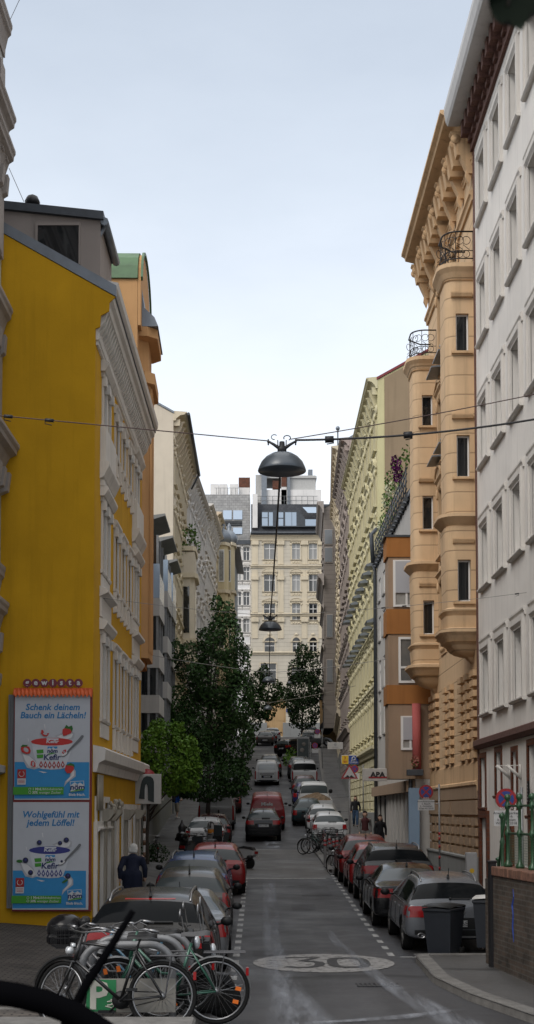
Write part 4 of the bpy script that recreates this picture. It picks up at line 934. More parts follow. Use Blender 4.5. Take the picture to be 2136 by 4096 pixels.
q = MB(); z = B.z(ZP(388,85)); q.box(B.L-4.5,B.L-.2,-9,-4,z-3,z); q.build('roof_box', M['zinc'], B.root); q = MB(); q.tube([(B.L-.6,-3.4,z-2.5),(B.L-.6,-3.4,z+.2),(B.L-.6,-3.0,z+.2)], .1, 6); q.build('flue', M['iron'], B.root)
q = MB(); zz_ = B.z(B.z1); q.tube([(-.2,.95,zz_-.05),(B.L+.1,.95,zz_-.05)], .1, 6); q.tube([(.3,.95,zz_-.1),(.3,.4,zz_-1.2)],.07,6); q.build('gutter', M['darkzinc'], B.root)
B.done(over=.05); cream = B
# --- white ornate houses
B = ornate('apartment_building', 'white ornate house with sculpted window heads left of the big tree', (-5.2+bend(116),116), (-5.3,99.5), gz(106)+.1, ZP(474,100), 'w_palewhite', 'trimwhite', 5, 6, ['orn2','orn','orn3'], rh=3.2, cp=.8, roof='darkzinc'); B.done(over=.05)
B = ornate('apartment_building', 'second white ornate house with a red tile roof end uphill on the left', (-5.2+bend(131),131), (-5.2+bend(116),116.1), gz(122)+.1, ZP(507,117), 'w_palewhite', 'trimwhite', 5, 6, ['orn','orn2','orn3'], rh=3.2, cp=.8, roof='redroof'); B.done(over=.05)
B = ornate('apartment_building', 'yellowish house with two slender domed bays near the top of the left side', (-5.2+bend(152),152), (-5.2+bend(131),131.1), gz(140)+.1, ZP(515,132), 'w_cream2', 'trimcream', 5, 6, ['orn3','plain'], rh=3, cp=.6, roof='darkzinc')
for d in (136,148):
    ub = B.U(d); zt_, zf = B.z(ZP(545,d)), B.z(ZP(680,d)); q = MB(); pr = .95
    q.prism([(ub-1.3,-.01),(ub-1.3,pr-.3),(ub-.9,pr),(ub+.9,pr),(ub+1.3,pr-.3),(ub+1.3,-.01)], zf, zt_, 'z'); bo = q.build('bay_window', M['w_cream2'], B.root)
    for y in (545,592,612,650):
        q = MB(); z = B.z(ZP(y,d)); q.prism([(ub-1.5,-.01),(ub-1.5,pr-.2),(ub-.9,pr+.2),(ub+.9,pr+.2),(ub+1.5,pr-.2),(ub+1.5,-.01)], z-.3, z+.03, 'z'); q.build('bay_cornice', M['trimcream'], bo)
    for y in (552,625): q = MB(); q.box(ub+1.3,ub+1.34,.05,.62,B.z(ZP(y+32,d)),B.z(ZP(y,d))); w = q.build('window', M['frame_white'], bo); q = MB(); q.box(ub+1.32,ub+1.35,.12,.55,B.z(ZP(y+31,d)),B.z(ZP(y+1,d))); q.build('pane', M['glass'], w)
    q = MB(); q.lathe([(.75,0),(.95,.4),(.9,.9),(.5,1.4),(.2,1.6),(.28,1.9),(.15,2.2),(.01,2.4)], 12, (ub,.35,zt_+.05)); q.build('dome', M['zinc'], bo)
B.done(over=.05)
B = Bld('apartment_building', 'narrow dark grey clad house at the top of the left side', (-5.0+bend(170),170), (-4.7+bend(152),152.1), gz(160), ZP(556,158), 'w_grey', D=8, rh=.5, roof='w_ltgrey')
for z in (3,6.5,10,13.5,17): 
    for d in (155,159,163): B.win(B.U(d), gz(160)+z, 1.4, 1.8, 'modern', fm='steel', pm='darkglass')
B.done(over=.8)

# ================================================================== head of the street
DEND = 190.0
xl = XP(250.6,DEND)
zc = ZP(536,DEND)
B = Bld('apartment_building', 'cream house closing the street with arched first floor windows and a slate mansard', (xl+15,DEND), (xl,DEND), gz(190)+.1, zc, 'w_endcream', D=9, rh=.2, roof='slate')
UX = lambda px: B.L - (XP(px,DEND)-xl)
wr = [(534,578,.5),(579,622,1),(624,675,1)]
cols = [(269.7,1.62),(296.5,1.18),(313.6,1.18),(341,1.6)]
for (ya, yb, st) in ((546,562,'orn3'),(577,594,'orn2'),(606,622.5,'orn')):
    for i, (px, w_) in enumerate(cols):
        z0_, z1_ = ZP(yb-2.5,DEND), ZP(ya-2.5,DEND); B.win(UX(px), z0_, w_, z1_-z0_, st if not (st == 'orn' and i in (1,2)) else 'orn2', tm='trimcream')
for px, w_ in cols:
    z0_, z1_ = ZP(639.5+14,DEND), ZP(638.5,DEND); o = B.win(UX(px), z0_, w_*.9, z1_-z0_-.5, 'plain', pm='darkglass', tm='trimcream')
    q = MB(); ww = w_*.45; q.prism([(ww*math.cos(R(a)), z1_-z0_-.5+.62*math.sin(R(a))) for a in range(0,181,15)], .0, .03, 'y'); q.build('arched_light', M['darkglass'], o)
    q = MB(); q.prism([((ww+.28)*math.cos(R(a)), z1_-z0_-.5+.95*math.sin(R(a))) for a in range(0,181,15)]+[((ww+.02)*math.cos(R(a)), z1_-z0_-.5+.64*math.sin(R(a))) for a in range(180,-1,-15)], -.01, .14, 'y'); q.ball((0,.1,z1_-z0_+.55),(.3,.16,.22),6); q.build('arch_moulding', M['trimcream'], o)
o = B.win(UX(268.5), ZP(684,DEND), 2.2, 2.9, 'plain', tm='trimcream'); B.win(UX(297), ZP(684,DEND), 1.4, 2.4, 'plain', tm='trimcream')
for y, pr, h in ((537,.55,.9),(567.5,.3,.35),(615.5,.3,.4),(654,.3,.4)): B.band('cornice', CORN(pr,h) if pr > .4 else LEDGE(pr,h), ZP(y-2,DEND) if pr < .4 else ZP(y,DEND)+.4, 'trimcream')
q = MB()
for px in (255,281,305,322):
    for ya, yb in ((540,566),(570,614),(617,640)): q.box(UX(px)-.4,UX(px)+.4,-.01,.08,B.z(ZP(yb-1.5,DEND)),B.z(ZP(ya,DEND)))
    for y in (541,576,618): q.box(UX(px)-.5,UX(px)+.5,-.01,.3,B.z(ZP(y+4,DEND)),B.z(ZP(y,DEND)))
q.build('pilaster_trim', M['trimcream'], B.root)
B.door(UX(275.5), gz(190)+.1, 2.9, ZP(699,DEND)-gz(190)-.1, m='w_ochre')
B.band('plinth', [(0,-2),(.15,-2),(.15,0),(0,.05)], ZP(723,DEND), 'w_grey', u0=0, u1=UX(283)); B.band('plinth', [(0,-2),(.15,-2),(.15,0),(0,.05)], ZP(723,DEND), 'w_grey', u0=UX(267), u1=B.L)
# mansard with a long dormer
zr0, zr1 = B.z(ZP(532,DEND)), B.z(ZP(501,DEND))
q = MB(); q.prism([(.55,zr0-.5),(.6,zr0-.2),(-.3,zr0+.3),(-2.0,zr1),(-8,zr1),(-8,zr0-.4),(0,zr0-.5)], 0, B.L-.05); q.build('mansard_roof', M['slate'], B.root)
q = MB(); q.tube([(0,.6,zr0-.25),(B.L,.6,zr0-.25)], .16, 6); q.build('gutter', M['darkzinc'], B.root)
dz0, dz1 = B.z(ZP(527,DEND)), B.z(ZP(511,DEND)); ua, uc = UX(318), UX(260.5)
q = MB(); q.prism([(UX(262)-.0,dz0),(UX(262),dz1),(UX(299.5),dz1),(UX(307),dz0+.9),(UX(322),dz0+.9),(UX(322),dz0)], -2.2, .12, 'y'); dm = q.build('dormer', M['darkzinc'], B.root)
def dpane(a, c, ya, yb, pr=.14):
    q = MB(); x0, x1 = sorted((UX(a),UX(c))); q.box(x0,x1,pr-.03,pr,B.z(ZP(yb,DEND)),B.z(ZP(ya,DEND))); w = q.build('pane', M['blueglass'], dm)
for a, c, ya, yb in ((262,267.8,512.5,517.6),(262,267.8,518.4,526),(269,273,512.5,526),(278.8,283.5,512.5,518),(278.8,283.5,519,526),(285.5,292,512.5,526),(292.4,296.8,512.5,526),(305.8,317,519.5,526),(317.6,321,519.5,526)): dpane(a, c, ya, yb)
q = MB(); q.add([(UX(303),-.35,B.z(ZP(506.5,DEND))),(UX(317),-.35,B.z(ZP(506.5,DEND))),(UX(317),.1,B.z(ZP(513,DEND))),(UX(308.5),.1,B.z(ZP(513,DEND)))],[(0,1,2,3)]); q.build('skylight', M['blueglass'], B.root)
# roof plant, ducts and chimneys
zt_ = zr1
q = MB(); q.box(UX(323),UX(261),-9.5,-3,zt_-.2,B.z(ZP(488,192))); q.box(UX(318),UX(253),-9,-4,zt_,B.z(ZP(497,192))); q.build('roof_house', M['w_palewhite'], B.root)
q = MB(); q.box(UX(317.5),UX(287),-9,-3.4,B.z(ZP(488,192)),B.z(ZP(473,192))); q.box(UX(318.5),UX(262),-9.6,-3.2,B.z(ZP(476,192)),B.z(ZP(474,192))); q.box(UX(263),UX(255.5),-9,-3.6,B.z(ZP(500,192)),B.z(ZP(472,192))); q.build('plant_housing', M['paleclad'], B.root)
q = MB(); q.box(UX(287.5),UX(282),-5,-3.0,zt_,B.z(ZP(466,192))); q.build('chimney', M['w_palewhite'], B.root); 
q = MB(); q.box(UX(287.4),UX(282.1),-4.9,-2.95,B.z(ZP(485,192)),B.z(ZP(464,192))); q.box(UX(281),UX(273),-5,-3.5,B.z(ZP(486,192)),B.z(ZP(478,192))); q.build('brick_chimney', M['brickred'], B.root)
q = MB(); q.box(UX(291),UX(288),-4,-2.7,zt_,B.z(ZP(464,192))); q.box(UX(267),UX(261.5),-4,-2.6,zt_,B.z(ZP(471,192))); q.prism([(UX(268.5),B.z(ZP(471,192))),(UX(260),B.z(ZP(471,192))),(UX(261.5),B.z(ZP(464,192))),(UX(267),B.z(ZP(464,192)))], -4, -2.6, 'y'); q.box(UX(314.5),UX(310),-6,-4,B.z(ZP(473,192)),B.z(ZP(466,192))); q.build('duct', M['zinc'], B.root)
q = MB(); 
for px in range(255,320,6): q.tube([(UX(px),-2.6,zt_),(UX(px),-2.6,zt_+1.3)], .035, 4)
for h in (.65,1.3): q.tube([(UX(253),-2.6,zt_+h),(UX(319),-2.6,zt_+h)], .035, 4)
q.build('roof_railing', M['steel'], B.root)
q = MB(); q.box(UX(257.5),UX(252.4),-1.4,.1,zr0+.6,B.z(ZP(494,DEND))); q.build('party_wall', M['w_palewhite'], B.root)
B.done(over=.0); endb = B
# neighbour with grey shingles
B = Bld('apartment_building', 'white house with a grey shingled roof beside the cream end house', (xl-.05,DEND+.3), (xl-9,DEND+.3), gz(190), ZP(540,DEND), 'w_palewhite', D=10, rh=.3, roof='greyslate')
UX2 = lambda px: -(XP(px,DEND)-xl)-.05
q = MB(); zr0, zr1 = B.z(ZP(538,DEND)), B.z(ZP(490,DEND)); q.prism([(.3,zr0-.3),(.3,zr0+.2),(-2.4,zr1),(-9,zr1),(-9,zr0)], 0.05, 9); q.build('mansard_roof', M['greyslate'], B.root)
q = MB(); q.box(0,9,.0,.4,zr0-.9,zr0-.31); q.build('gutter', M['darkzinc'], B.root)
for a, c, ya, yb in ((222.5,231.2,508,518),(232.8,242,508,518),(232.8,242,534-7,534)):
    q = MB(); x0, x1 = sorted((UX2(a),UX2(c))); yy = lambda y: .35 - (B.z(ZP(y,DEND))-zr0-.2)*.41
    q.add([(x0,yy(yb)+.12,B.z(ZP(yb,DEND))),(x1,yy(yb)+.12,B.z(ZP(yb,DEND))),(x1,yy(ya)+.12,B.z(ZP(ya,DEND))),(x0,yy(ya)+.12,B.z(ZP(ya,DEND)))], [(0,1,2,3)]); q.build('skylight', M['blueglass'], B.root)
q = MB()
for y in (520,522,524): q.add([(UX2(242),.42-(B.z(ZP(y,DEND))-zr0-.2)*.41,B.z(ZP(y+1.4,DEND))),(UX2(222),.42-(B.z(ZP(y,DEND))-zr0-.2)*.41,B.z(ZP(y+1.4,DEND))),(UX2(222),.5-(B.z(ZP(y,DEND))-zr0-.2)*.41,B.z(ZP(y,DEND))),(UX2(242),.5-(B.z(ZP(y,DEND))-zr0-.2)*.41,B.z(ZP(y,DEND)))],[(0,1,2,3)])
q.build('louvre', M['darkzinc'], B.root)
for y in (560,580,605,632,660,690): 
    for px in (246.3,238): B.win(UX2(px), ZP(y,DEND), .9, 1.9, 'orn3', tm='trimwhite')
q = MB()
for px in (213,222,233): q.box(UX2(px)-.6,UX2(px)+.6,-6,-4,zr1,zr1+1.9)
q.build('chimney', M['w_palewhite'], B.root)
q = MB(); q.box(UX2(249.5),UX2(238),-8,-5,zr1,B.z(ZP(487,195))); q.build('chimney', M['w_palewhite'], B.root); q = MB(); q.box(UX2(249.5)-.02,UX2(238)+.02,-8.02,-4.98,B.z(ZP(487,195)),B.z(ZP(477,195))); q.build('brick_chimney', M['brickred'], B.root)
q = MB()
for px in range(215,238,4): q.tube([(UX2(px),-3.5,zr1),(UX2(px),-3.5,zr1+1.2)], .03, 4)
q.tube([(UX2(213),-3.5,zr1+1.2),(UX2(238),-3.5,zr1+1.2)], .03, 4); q.build('roof_railing', M['steel'], B.root)
B.done(over=.1)
# ------------------------------------------------------------------ cars
from mathutils.bvhtree import BVHTree
def paint(name, c, metal=.25, rough=.32): return simple(name, c, rough*.85, metal*.4, .28, coat=.18, var=.05, vs=2)
CARP = dict(brownblack=paint('car_brown_black',(.012,.011,.010),.3), silver=paint('car_silver',(.11,.114,.12),.6), bronze=paint('car_bronze_grey',(.05,.046,.041),.6), blue=paint('car_blue',(.013,.04,.12),.5),
    red=paint('car_red',(.20,.012,.012),.2), darkred=paint('car_dark_red',(.10,.008,.009),.3), white=paint('car_white',(.42,.43,.44),.0), grey=paint('car_grey',(.035,.037,.040),.6), black=paint('car_black',(.006,.006,.007),.2,.22),
    audigrey=paint('car_steel_grey',(.105,.112,.125),.7), purple=paint('car_blue_violet',(.02,.022,.09),.4), teal=paint('car_dark_teal',(.012,.028,.032),.4), brownred=paint('car_brown_red',(.05,.018,.018),.4), lightsilver=paint('car_pale_silver',(.26,.265,.27),.5), wine=paint('van_red',(.15,.008,.010),.15))
M['cglass'] = glassmat('car_glass', (.006,.007,.008), rough=.08); M['cglass'].node_tree.nodes['Principled BSDF'].inputs['Specular IOR Level'].default_value = .06
M['cglass2'] = simple('car_rear_glass', (.045,.056,.06), .12, 0, .22)
M['tail'] = simple('tail_light_red', (.20,.005,.006), .25, 0, .3, coat=.15)
M['headl'] = simple('headlight_glass', (.5,.52,.54), .12, .3, .7)
M['plate'] = simple('plate_white', (.42,.43,.44), .5); M['platetxt'] = simple('plate_text', (.02,.02,.025), .6); M['eublue'] = simple('plate_blue', (.01,.03,.18), .5)
M['rim'] = simple('alloy_rim', (.28,.285,.29), .35, .8)
def stn(lo, b, t, zb, zt, k=1.0): return (lo, b, t, zb, zt, k)
TYPES = {
 'suv':   dict(L=4.4, H=1.66, W=1.82, wr=.60, st=[stn(.02,.06,.12,1.17,1.21), stn(.35,.30,.38,1.15,1.61), stn(.98,.98,.95,1.10,1.66), stn(2.0,2.0,2.0,1.02,1.66), stn(2.1,2.1,2.1,1.02,1.66), stn(3.05,3.0,2.72,1.0,1.60), stn(3.45,3.4,3.42,1.0,1.05), stn(4.15,4.12,4.12,.90,.95,.95), stn(4.36,4.33,4.33,.66,.70,.86)], sill=.30, dark=True),
 'hatch': dict(L=4.1, H=1.50, W=1.76, wr=.56, st=[stn(.02,.05,.10,.94,.98), stn(.36,.30,.42,.95,1.42), stn(.95,.95,.92,.94,1.49), stn(1.85,1.85,1.85,.91,1.50), stn(1.95,1.95,1.95,.91,1.50), stn(2.85,2.8,2.5,.90,1.43), stn(3.25,3.2,3.25,.89,.94), stn(3.85,3.82,3.82,.78,.83,.94), stn(4.06,4.03,4.03,.56,.60,.84)], sill=.24, dark=False),
 'wagon': dict(L=4.6, H=1.47, W=1.84, wr=.57, st=[stn(.02,.05,.12,.93,.97), stn(.45,.42,.62,.95,1.38), stn(1.15,1.15,1.1,.94,1.45), stn(2.2,2.2,2.2,.91,1.46), stn(2.3,2.3,2.3,.91,1.46), stn(3.25,3.2,2.9,.90,1.40), stn(3.65,3.6,3.62,.89,.93), stn(4.35,4.3,4.3,.76,.81,.94), stn(4.56,4.53,4.53,.55,.59,.85)], sill=.24, dark=False),
 'sedan': dict(L=4.6, H=1.43, W=1.80, wr=.55, st=[stn(.02,.05,.06,.96,1.0), stn(.5,.5,.5,1.0,1.04), stn(.85,.85,.80,1.0,1.05), stn(1.35,1.35,1.50,.96,1.37), stn(2.2,2.2,2.2,.93,1.43), stn(2.3,2.3,2.3,.93,1.43), stn(3.2,3.15,2.85,.91,1.36), stn(3.65,3.6,3.62,.90,.94), stn(4.35,4.3,4.3,.76,.81,.94), stn(4.56,4.53,4.53,.55,.59,.85)], sill=.22, dark=False, roof0=3),
 'van':   dict(L=4.9, H=1.95, W=1.92, wr=.74, st=[stn(.01,.02,.03,1.16,1.19), stn(.05,.06,.10,1.17,1.93), stn(.45,.45,.45,1.15,1.95), stn(2.6,2.6,2.6,1.12,1.95), stn(2.7,2.7,2.7,1.12,1.95), stn(3.75,3.7,3.35,1.10,1.86), stn(4.2,4.15,4.15,1.08,1.13), stn(4.7,4.66,4.66,.95,.99,.95), stn(4.86,4.84,4.84,.66,.70,.88)], sill=.28, dark=True),
}
def carproto(ty, blind=False):
    T_ = TYPES[ty]; W2 = T_['W']/2; wr = T_['wr']; s0 = T_['sill']; r0 = T_.get('roof0', 1); st = T_['st']; H = T_['H']
    rings = []
    for lo, b, t, zb, zt, k in st:
        col = zt <= zb + .12; z1 = min(zb-.1, s0+.16); z2 = min(zb-.06, s0+(zb-s0)*.62)
        pts = [(W2*.93*k, lo+.02, s0), (W2*k, lo, z1), (W2*1.0*k, lo, z2), (W2*.955*k, b, zb)]
        if col: pts += [(W2*.91*k, t, zb+.01), (W2*.82*k, t, zt-.015), (0, t, zt)]
        else: pts += [(wr*1.06, t, zt-.10), (wr*.95, t, zt-.04), (0, t, zt)]
        rings.append(pts)
    e0 = [(x*.93, y-.03, z+(.04 if i == 0 else 0)) for i, (x, y, z) in enumerate(rings[0])]; e1 = [(x*.90, y+.03, z) for x, y, z in rings[-1]]
    rings = [e0] + rings + [e1]; n = 13; vs = []; fs = []; ms = []
    for r in rings:
        vs += [(-x, y, z) for x, y, z in r] + [(x, y, z) for x, y, z in r[-2::-1]]
    NS = len(rings); nst = len(st)
    for i in range(NS-1):
        si = i-1                      # cell between st[si] and st[si+1]
        for j in range(n-1):
            jj = j if j < 6 else 11-j; m = 0
            if 0 <= si < nst-1:
                c0, c1 = st[si][4] <= st[si][3]+.12, st[si+1][4] <= st[si+1][3]+.12
                if c0 and not c1 and jj >= 4: m = 0 if blind else 1
                elif not c0 and c1 and jj == 5: m = 2
                elif jj == 3 and not c0 and (not c1 or True):
                    pil = abs(st[si][0]-st[si+1][0]) < .15; m = 0 if pil or (blind and si < 3) else 3
                elif jj == 0 and T_['dark']: m = 4
            fs.append((i*n+j, (i+1)*n+j, (i+1)*n+j+1, i*n+j+1)); ms.append(m)
        fs.append((i*n+12, (i+1)*n+12, (i+1)*n, i*n)); ms.append(4)
    for base, mcap in ((0, True), ((NS-1)*n, False)):
        for j in range(6): 
            fs.append((base+j, base+j+1, base+11-j, base+12-j) if j < 5 else (base+5, base+6, base+7)); ms.append(4 if j == 0 else 0)
    me = bpy.data.meshes.new('cage'); me.from_pydata(vs, [], fs); me.polygons.foreach_set('material_index', ms)
    for mm in ('black',)*6: me.materials.append(M[mm])
    bm = bmesh.new(); bm.from_mesh(me); bmesh.ops.recalc_face_normals(bm, faces=bm.faces); bm.to_mesh(me); bm.free()
    o = bpy.data.objects.new('cage', me); COL.objects.link(o); md = o.modifiers.new('s', 'SUBSURF'); md.levels = md.render_levels = 2
    cut = MB(); L_ = T_['L']; wr_ = .345 if ty in ('suv','van') else .32; yw = (.80 if ty != 'van' else .9, L_-.86)
    for y in yw: cut.lathe([(wr_+.05,-1.2),(wr_+.05,1.2)], 24, (0,y,wr_+.01), axis='x', sm=False)
    cm = cut.mesh('cut', [M['black']]*6); 
    for p in cm.polygons: p.material_index = 5
    co = bpy.data.objects.new('cut', cm); COL.objects.link(co)
    bl = o.modifiers.new('b', 'BOOLEAN'); bl.object = co; bl.operation = 'DIFFERENCE'; bl.solver = 'EXACT'
    bpy.context.view_layer.update(); dg = bpy.context.evaluated_depsgraph_get()
    ev = bpy.data.meshes.new_from_object(o.evaluated_get(dg))
    bpy.data.objects.remove(o); bpy.data.objects.remove(co)
    bm = bmesh.new(); bm.from_mesh(ev); bvh = BVHTree.FromBMesh(bm); out = []
    bm.faces.ensure_lookup_table()
    for k, nm in ((0,'body'),(1,'rear_window'),(2,'windscreen'),(3,'side_window'),(4,'bumper'),(5,'wheel_arch')):
        fsel = [f for f in bm.faces if f.material_index == k]
        if not fsel: continue
        groups = [fsel]
        if k in (3, 5):              # every side pane and every arch is a piece of its own
            left, groups = set(fsel), []
            while left:
                st_ = [left.pop()]; comp = []
                while st_:
                    f = st_.pop(); comp.append(f)
                    for e in f.edges:
                        for g in e.link_faces:
                            if g in left: left.remove(g); st_.append(g)
                if len(comp) > 2: groups.append(comp)
        for fg in groups:
            vm = {}; vv = []; ff = []
            for f in fg:
                q = []
                for v in f.verts:
                    if v.index not in vm: vm[v.index] = len(vv); vv.append(tuple(v.co))
                    q.append(vm[v.index])
                ff.append(q)
            me = bpy.data.meshes.new(nm); me.from_pydata(vv, [], ff); me.polygons.foreach_set('use_smooth', [True]*len(ff)); out.append((nm, me))
    bm.free()
    return dict(parts=out, bvh=bvh, L=L_, W=T_['W'], H=H, wr=wr_, yw=yw, ty=ty, zb=st[0][3], roofw=wr, st=st)
def patch(pr, xs, zs, side=None, off=.006):
    """a small panel lying on the body, found by looking at it from behind (or from one side)"""
    rows = []; mb_ = MB()
    for z in zs:
        r = []
        for x in xs:
            if side is None: h = pr['bvh'].ray_cast(V((x,-2,z)), V((0,1,0))); q = (h[0] if h[0] else pr['bvh'].find_nearest(V((x,.0,z)))[0]) + V((0,-off,0))
            else: h = pr['bvh'].ray_cast(V((side*3,x,z)), V((-side,0,0))); q = (h[0] if h[0] and abs(h[0].x) > .35 else pr['bvh'].find_nearest(V((side*pr['W']/2,x,z)))[0]) + V((side*off,0,0))
            r.append(tuple(q))
        rows.append(r)
    return rows
lin = lambda a, b, n: [a+(b-a)*i/n for i in range(n+1)]
_cp = {}
def carparts(ty, tl, blind):
    key = (ty, tl, blind)
    if key in _cp: return _cp[key]
    p = carproto(ty, blind); W2 = p['W']/2; zb = p['zb']; d = {}
    # tail lights: (inner x fraction, z low, z high, wrap length)
    xi, zl, zh, wrap = {'wide': (.52,zb-.24,zb-.03,.32), 'tall': (.80,zb-.28,zb+.08,.12), 'small': (.72,zb-.30,zb-.02,.25), 'van': (.87,zb-.62,zb+.05,.10), 'vol': (.84,zb-.3,zb+.14,.10)}[tl]
    for s in (-1, 1):
        q = MB(); q.grid(patch(p, lin(s*W2*xi, s*W2*.965, 5), lin(zl, zh, 4), None, .012)); q.grid(patch(p, lin(.07, .07+wrap, 4), lin(zl+.03, zh, 4), s, .010)); d['tail_light', s] = q.mesh('tail_light', M['tail'])
    q = MB(); zp = zb-.36 if ty not in ('suv','van') else zb-.30
    if ty == 'van': zp = zb-.42
    rw = patch(p, lin(-.26,.26,2), (zp-.06,zp+.06), None, .014); q.grid(rw, sm=False); d['plate'] = q.mesh('licence_plate', M['plate']); d['plate_at'] = (rw[0][1][1]-.004, zp)
    q = MB(); q.grid(patch(p, lin(-.42,.42,4), (zp-.10,zp+.11), None, .008)); d['recess'] = q.mesh('plate_recess', M['black'])
    q = MB(); q.grid(patch(p, lin(-W2*.8,W2*.8,8), (.36,.40,.45), None, .01)); d['trim'] = q.mesh('bumper_trim', M['black'])
    t = MB(); r = p['wr']; t.lathe([(r*.70,-.10),(r*.95,-.105),(r,-.07),(r,.07),(r*.95,.105),(r*.70,.10),(r*.66,0)], 22, axis='x'); d['tyre'] = t.mesh('tyre', M['rubber'])
    t = MB(); t.lathe([(r*.70,.03),(r*.70,.098),(r*.64,.09),(r*.60,.04),(.0,.03)], 20, axis='x')
    for a in range(5):
        w = 2*math.pi*a/5; t.tube([(.075,r*.1*math.cos(w),r*.1*math.sin(w)),(.07,r*.64*math.cos(w),r*.64*math.sin(w))], .032, 5)
    t.lathe([(.05,.03),(.05,.085),(0,.09)], 10, axis='x'); d['rim'] = t.mesh('rim', M['rim'])
    q = MB(); q.ball((0,0,0), (.10,.06,.075), 8); q.tube([(-.08,.02,-.03),(-.19,.05,-.06)], .022, 5); d['mirror'] = q.mesh('mirror', M['black'])
    st = p['st']; ri = [i for i, s_ in enumerate(st) if s_[4] > s_[3]+.12]; ya, yb = st[ri[0]][2]+.12, st[ri[-1]][2]-.1; zr = p['H']
    pts = []
    for y in lin(ya, yb, 8):
        h = p['bvh'].ray_cast(V((p['roofw']*.93,y,3)), V((0,0,-1))); pts.append((p['roofw']*.93, y, (h[0].z if h[0] else zr-.08)+.045))
    pts[0] = (pts[0][0],pts[0][1],pts[0][2]-.05); pts[-1] = (pts[-1][0],pts[-1][1],pts[-1][2]-.05)
    q = MB(); q.tube(pts, .018, 6); d['rail'] = q.mesh('roof_rail', M['chrome'])
    h = p['bvh'].ray_cast(V((0,ya+.1,3)), V((0,0,-1))); q = MB(); z = h[0].z if h[0] else zr; q.prism([(ya,z),(ya+.16,z),(ya+.06,z+.07)], -.02, .02); q.tube([(0,ya+.05,z+.04),(0,ya-.06,z+.20)], .006, 4); d['antenna'] = q.mesh('antenna', M['black'])
    q = MB(); zw = zb + .10
    rw = patch(p, lin(-.04,.34,4), (zw,), None, .03)[0]; q.tube(rw, .014, 4); q.ball(rw[0], .03, 6); d['wiper'] = q.mesh('rear_wiper', M['black'])
    q = MB(); q.lathe([(.045,0),(.05,.1),(.04,.1),(.035,.02)], 10, (0,0,0), axis='y'); d['exhaust'] = q.mesh('exhaust_pipe', M['chrome'])
    q = MB(); q.tube([(0,-.09,0),(0,-.05,.0),(0,.05,.0),(0,.09,0)], .016, 5); d['handle'] = q.mesh('door_handle', M['chrome'])
    # shut lines of tailgate and doors
    q = MB()
    q.tube(patch(p, lin(-W2*.78,W2*.78,10), (zb-.52 if ty!='van' else .62,), None, .002)[0], .006, 4)
    for s in (-1,1):
        for y in ((1.15,2.05,3.0) if ty != 'van' else (2.65,3.6)):
            q.tube([r_[0] for r_ in patch(p, (y,), lin(.42,zb-.06,5), s, .001)], .006, 4)
    d['seam'] = q.mesh('panel_seam', M['black'])
    q = MB()
    for s in (-1,1): q.tube([r_ for r_ in patch(p, lin(.9 if ty!='sedan' else 1.5,3.0,9), (zb-.015,), s, .002)[0]], .010, 4)
    d['belt'] = q.mesh('window_trim', M['chrome'])
    d['p'] = p; _cp[key] = d; return d
def car(label, ty, pt, X, d, heading=0.0, tl='wide', plate='W 51735', rails=False, blind=False, sc=(1,1,1), group=None, glass2=True, detail=True, front=False, wiper=True, belt=False, cat='car', name='parked_car', extra=None, trim=None):
    k = carparts(ty, tl, blind); p = k['p']; sl = (gz(d+3.5)-gz(d+.5))/3.0
    z = gz(d+1.0) - sl*1.0
    root = thing(name, label, cat, (X, d, z), 0, group); root.rotation_euler = (math.atan(sl), 0, heading); root.scale = (sc[0]*1.045, sc[1], sc[2])
    def ob(nm, me, m, par=root, loc=None, rot=None):
        o = link(nm, me, par, loc, rot)
        if not len(o.data.materials): o.data.materials.append(M['black'])
        o.material_slots[0].link = 'OBJECT'; o.material_slots[0].material = m; return o
    for nm, me in p['parts']:
        m = {'body': CARP[pt], 'rear_window': M['cglass2'] if glass2 else M['cglass'], 'windscreen': M['cglass'], 'side_window': M['cglass'], 'bumper': M['black'] if ty != 'sedan' else CARP[pt], 'wheel_arch': M['black']}[nm]
        if trim and nm == 'bumper': m = CARP[pt]
        ob(nm, me, m)
    for s in (-1, 1): link('tail_light', k['tail_light', s], root)
    rc = link('plate_recess', k['recess'], root); pl = link('licence_plate', k['plate'], root)
    if detail and plate: 
        y, zp = k['plate_at']; text('lettering', plate, .115, M['platetxt'], pl, (.02,y-.003,zp), bold=.01, ext=.001)
        b = MB(); b.box(-.255,-.215,y-.004,y,zp-.055,zp+.055); b.build('country_band', M['eublue'], pl)
    if detail:
        link('bumper_trim', k['trim'], root); link('antenna', k['antenna'], root); link('panel_seam', k['seam'], root)
        if wiper and not blind: link('rear_wiper', k['wiper'], root)
        if belt: link('window_trim', k['belt'], root)
        for s in (-1,1):
            for y in (1.3,2.2): 
                h = p['bvh'].ray_cast(V((s*3,y,p['zb']-.12)), V((-s,0,0)))
                if h[0] and ty != 'van': link('door_handle', k['handle'], root, (h[0].x+s*.012,y,p['zb']-.12))
    for s in (-1, 1):
        for y in p['yw']:
            w = link('wheel', k['tyre'], root, (s*(p['W']/2-.125), y, p['wr']), (0,0,0 if s > 0 else math.pi)); link('rim', k['rim'], w)
        ms = [i for i, s_ in enumerate(p['st']) if s_[4] > s_[3]+.12][-1]; o = link('mirror', k['mirror'], root, (s*(p['W']/2+.10), p['st'][ms][0]-.05, p['st'][ms][3]+.06)); o.scale = (s,1,1)
        if rails: link('roof_rail', k['rail'], root).scale = (s,1,1)
    if extra: extra(root, p)
    return root
PL = 'cars parked along the left kerb'; PR = 'cars parked along the right kerb'
S_ = lambda w=1, l=1, h=1: (w, l, h)
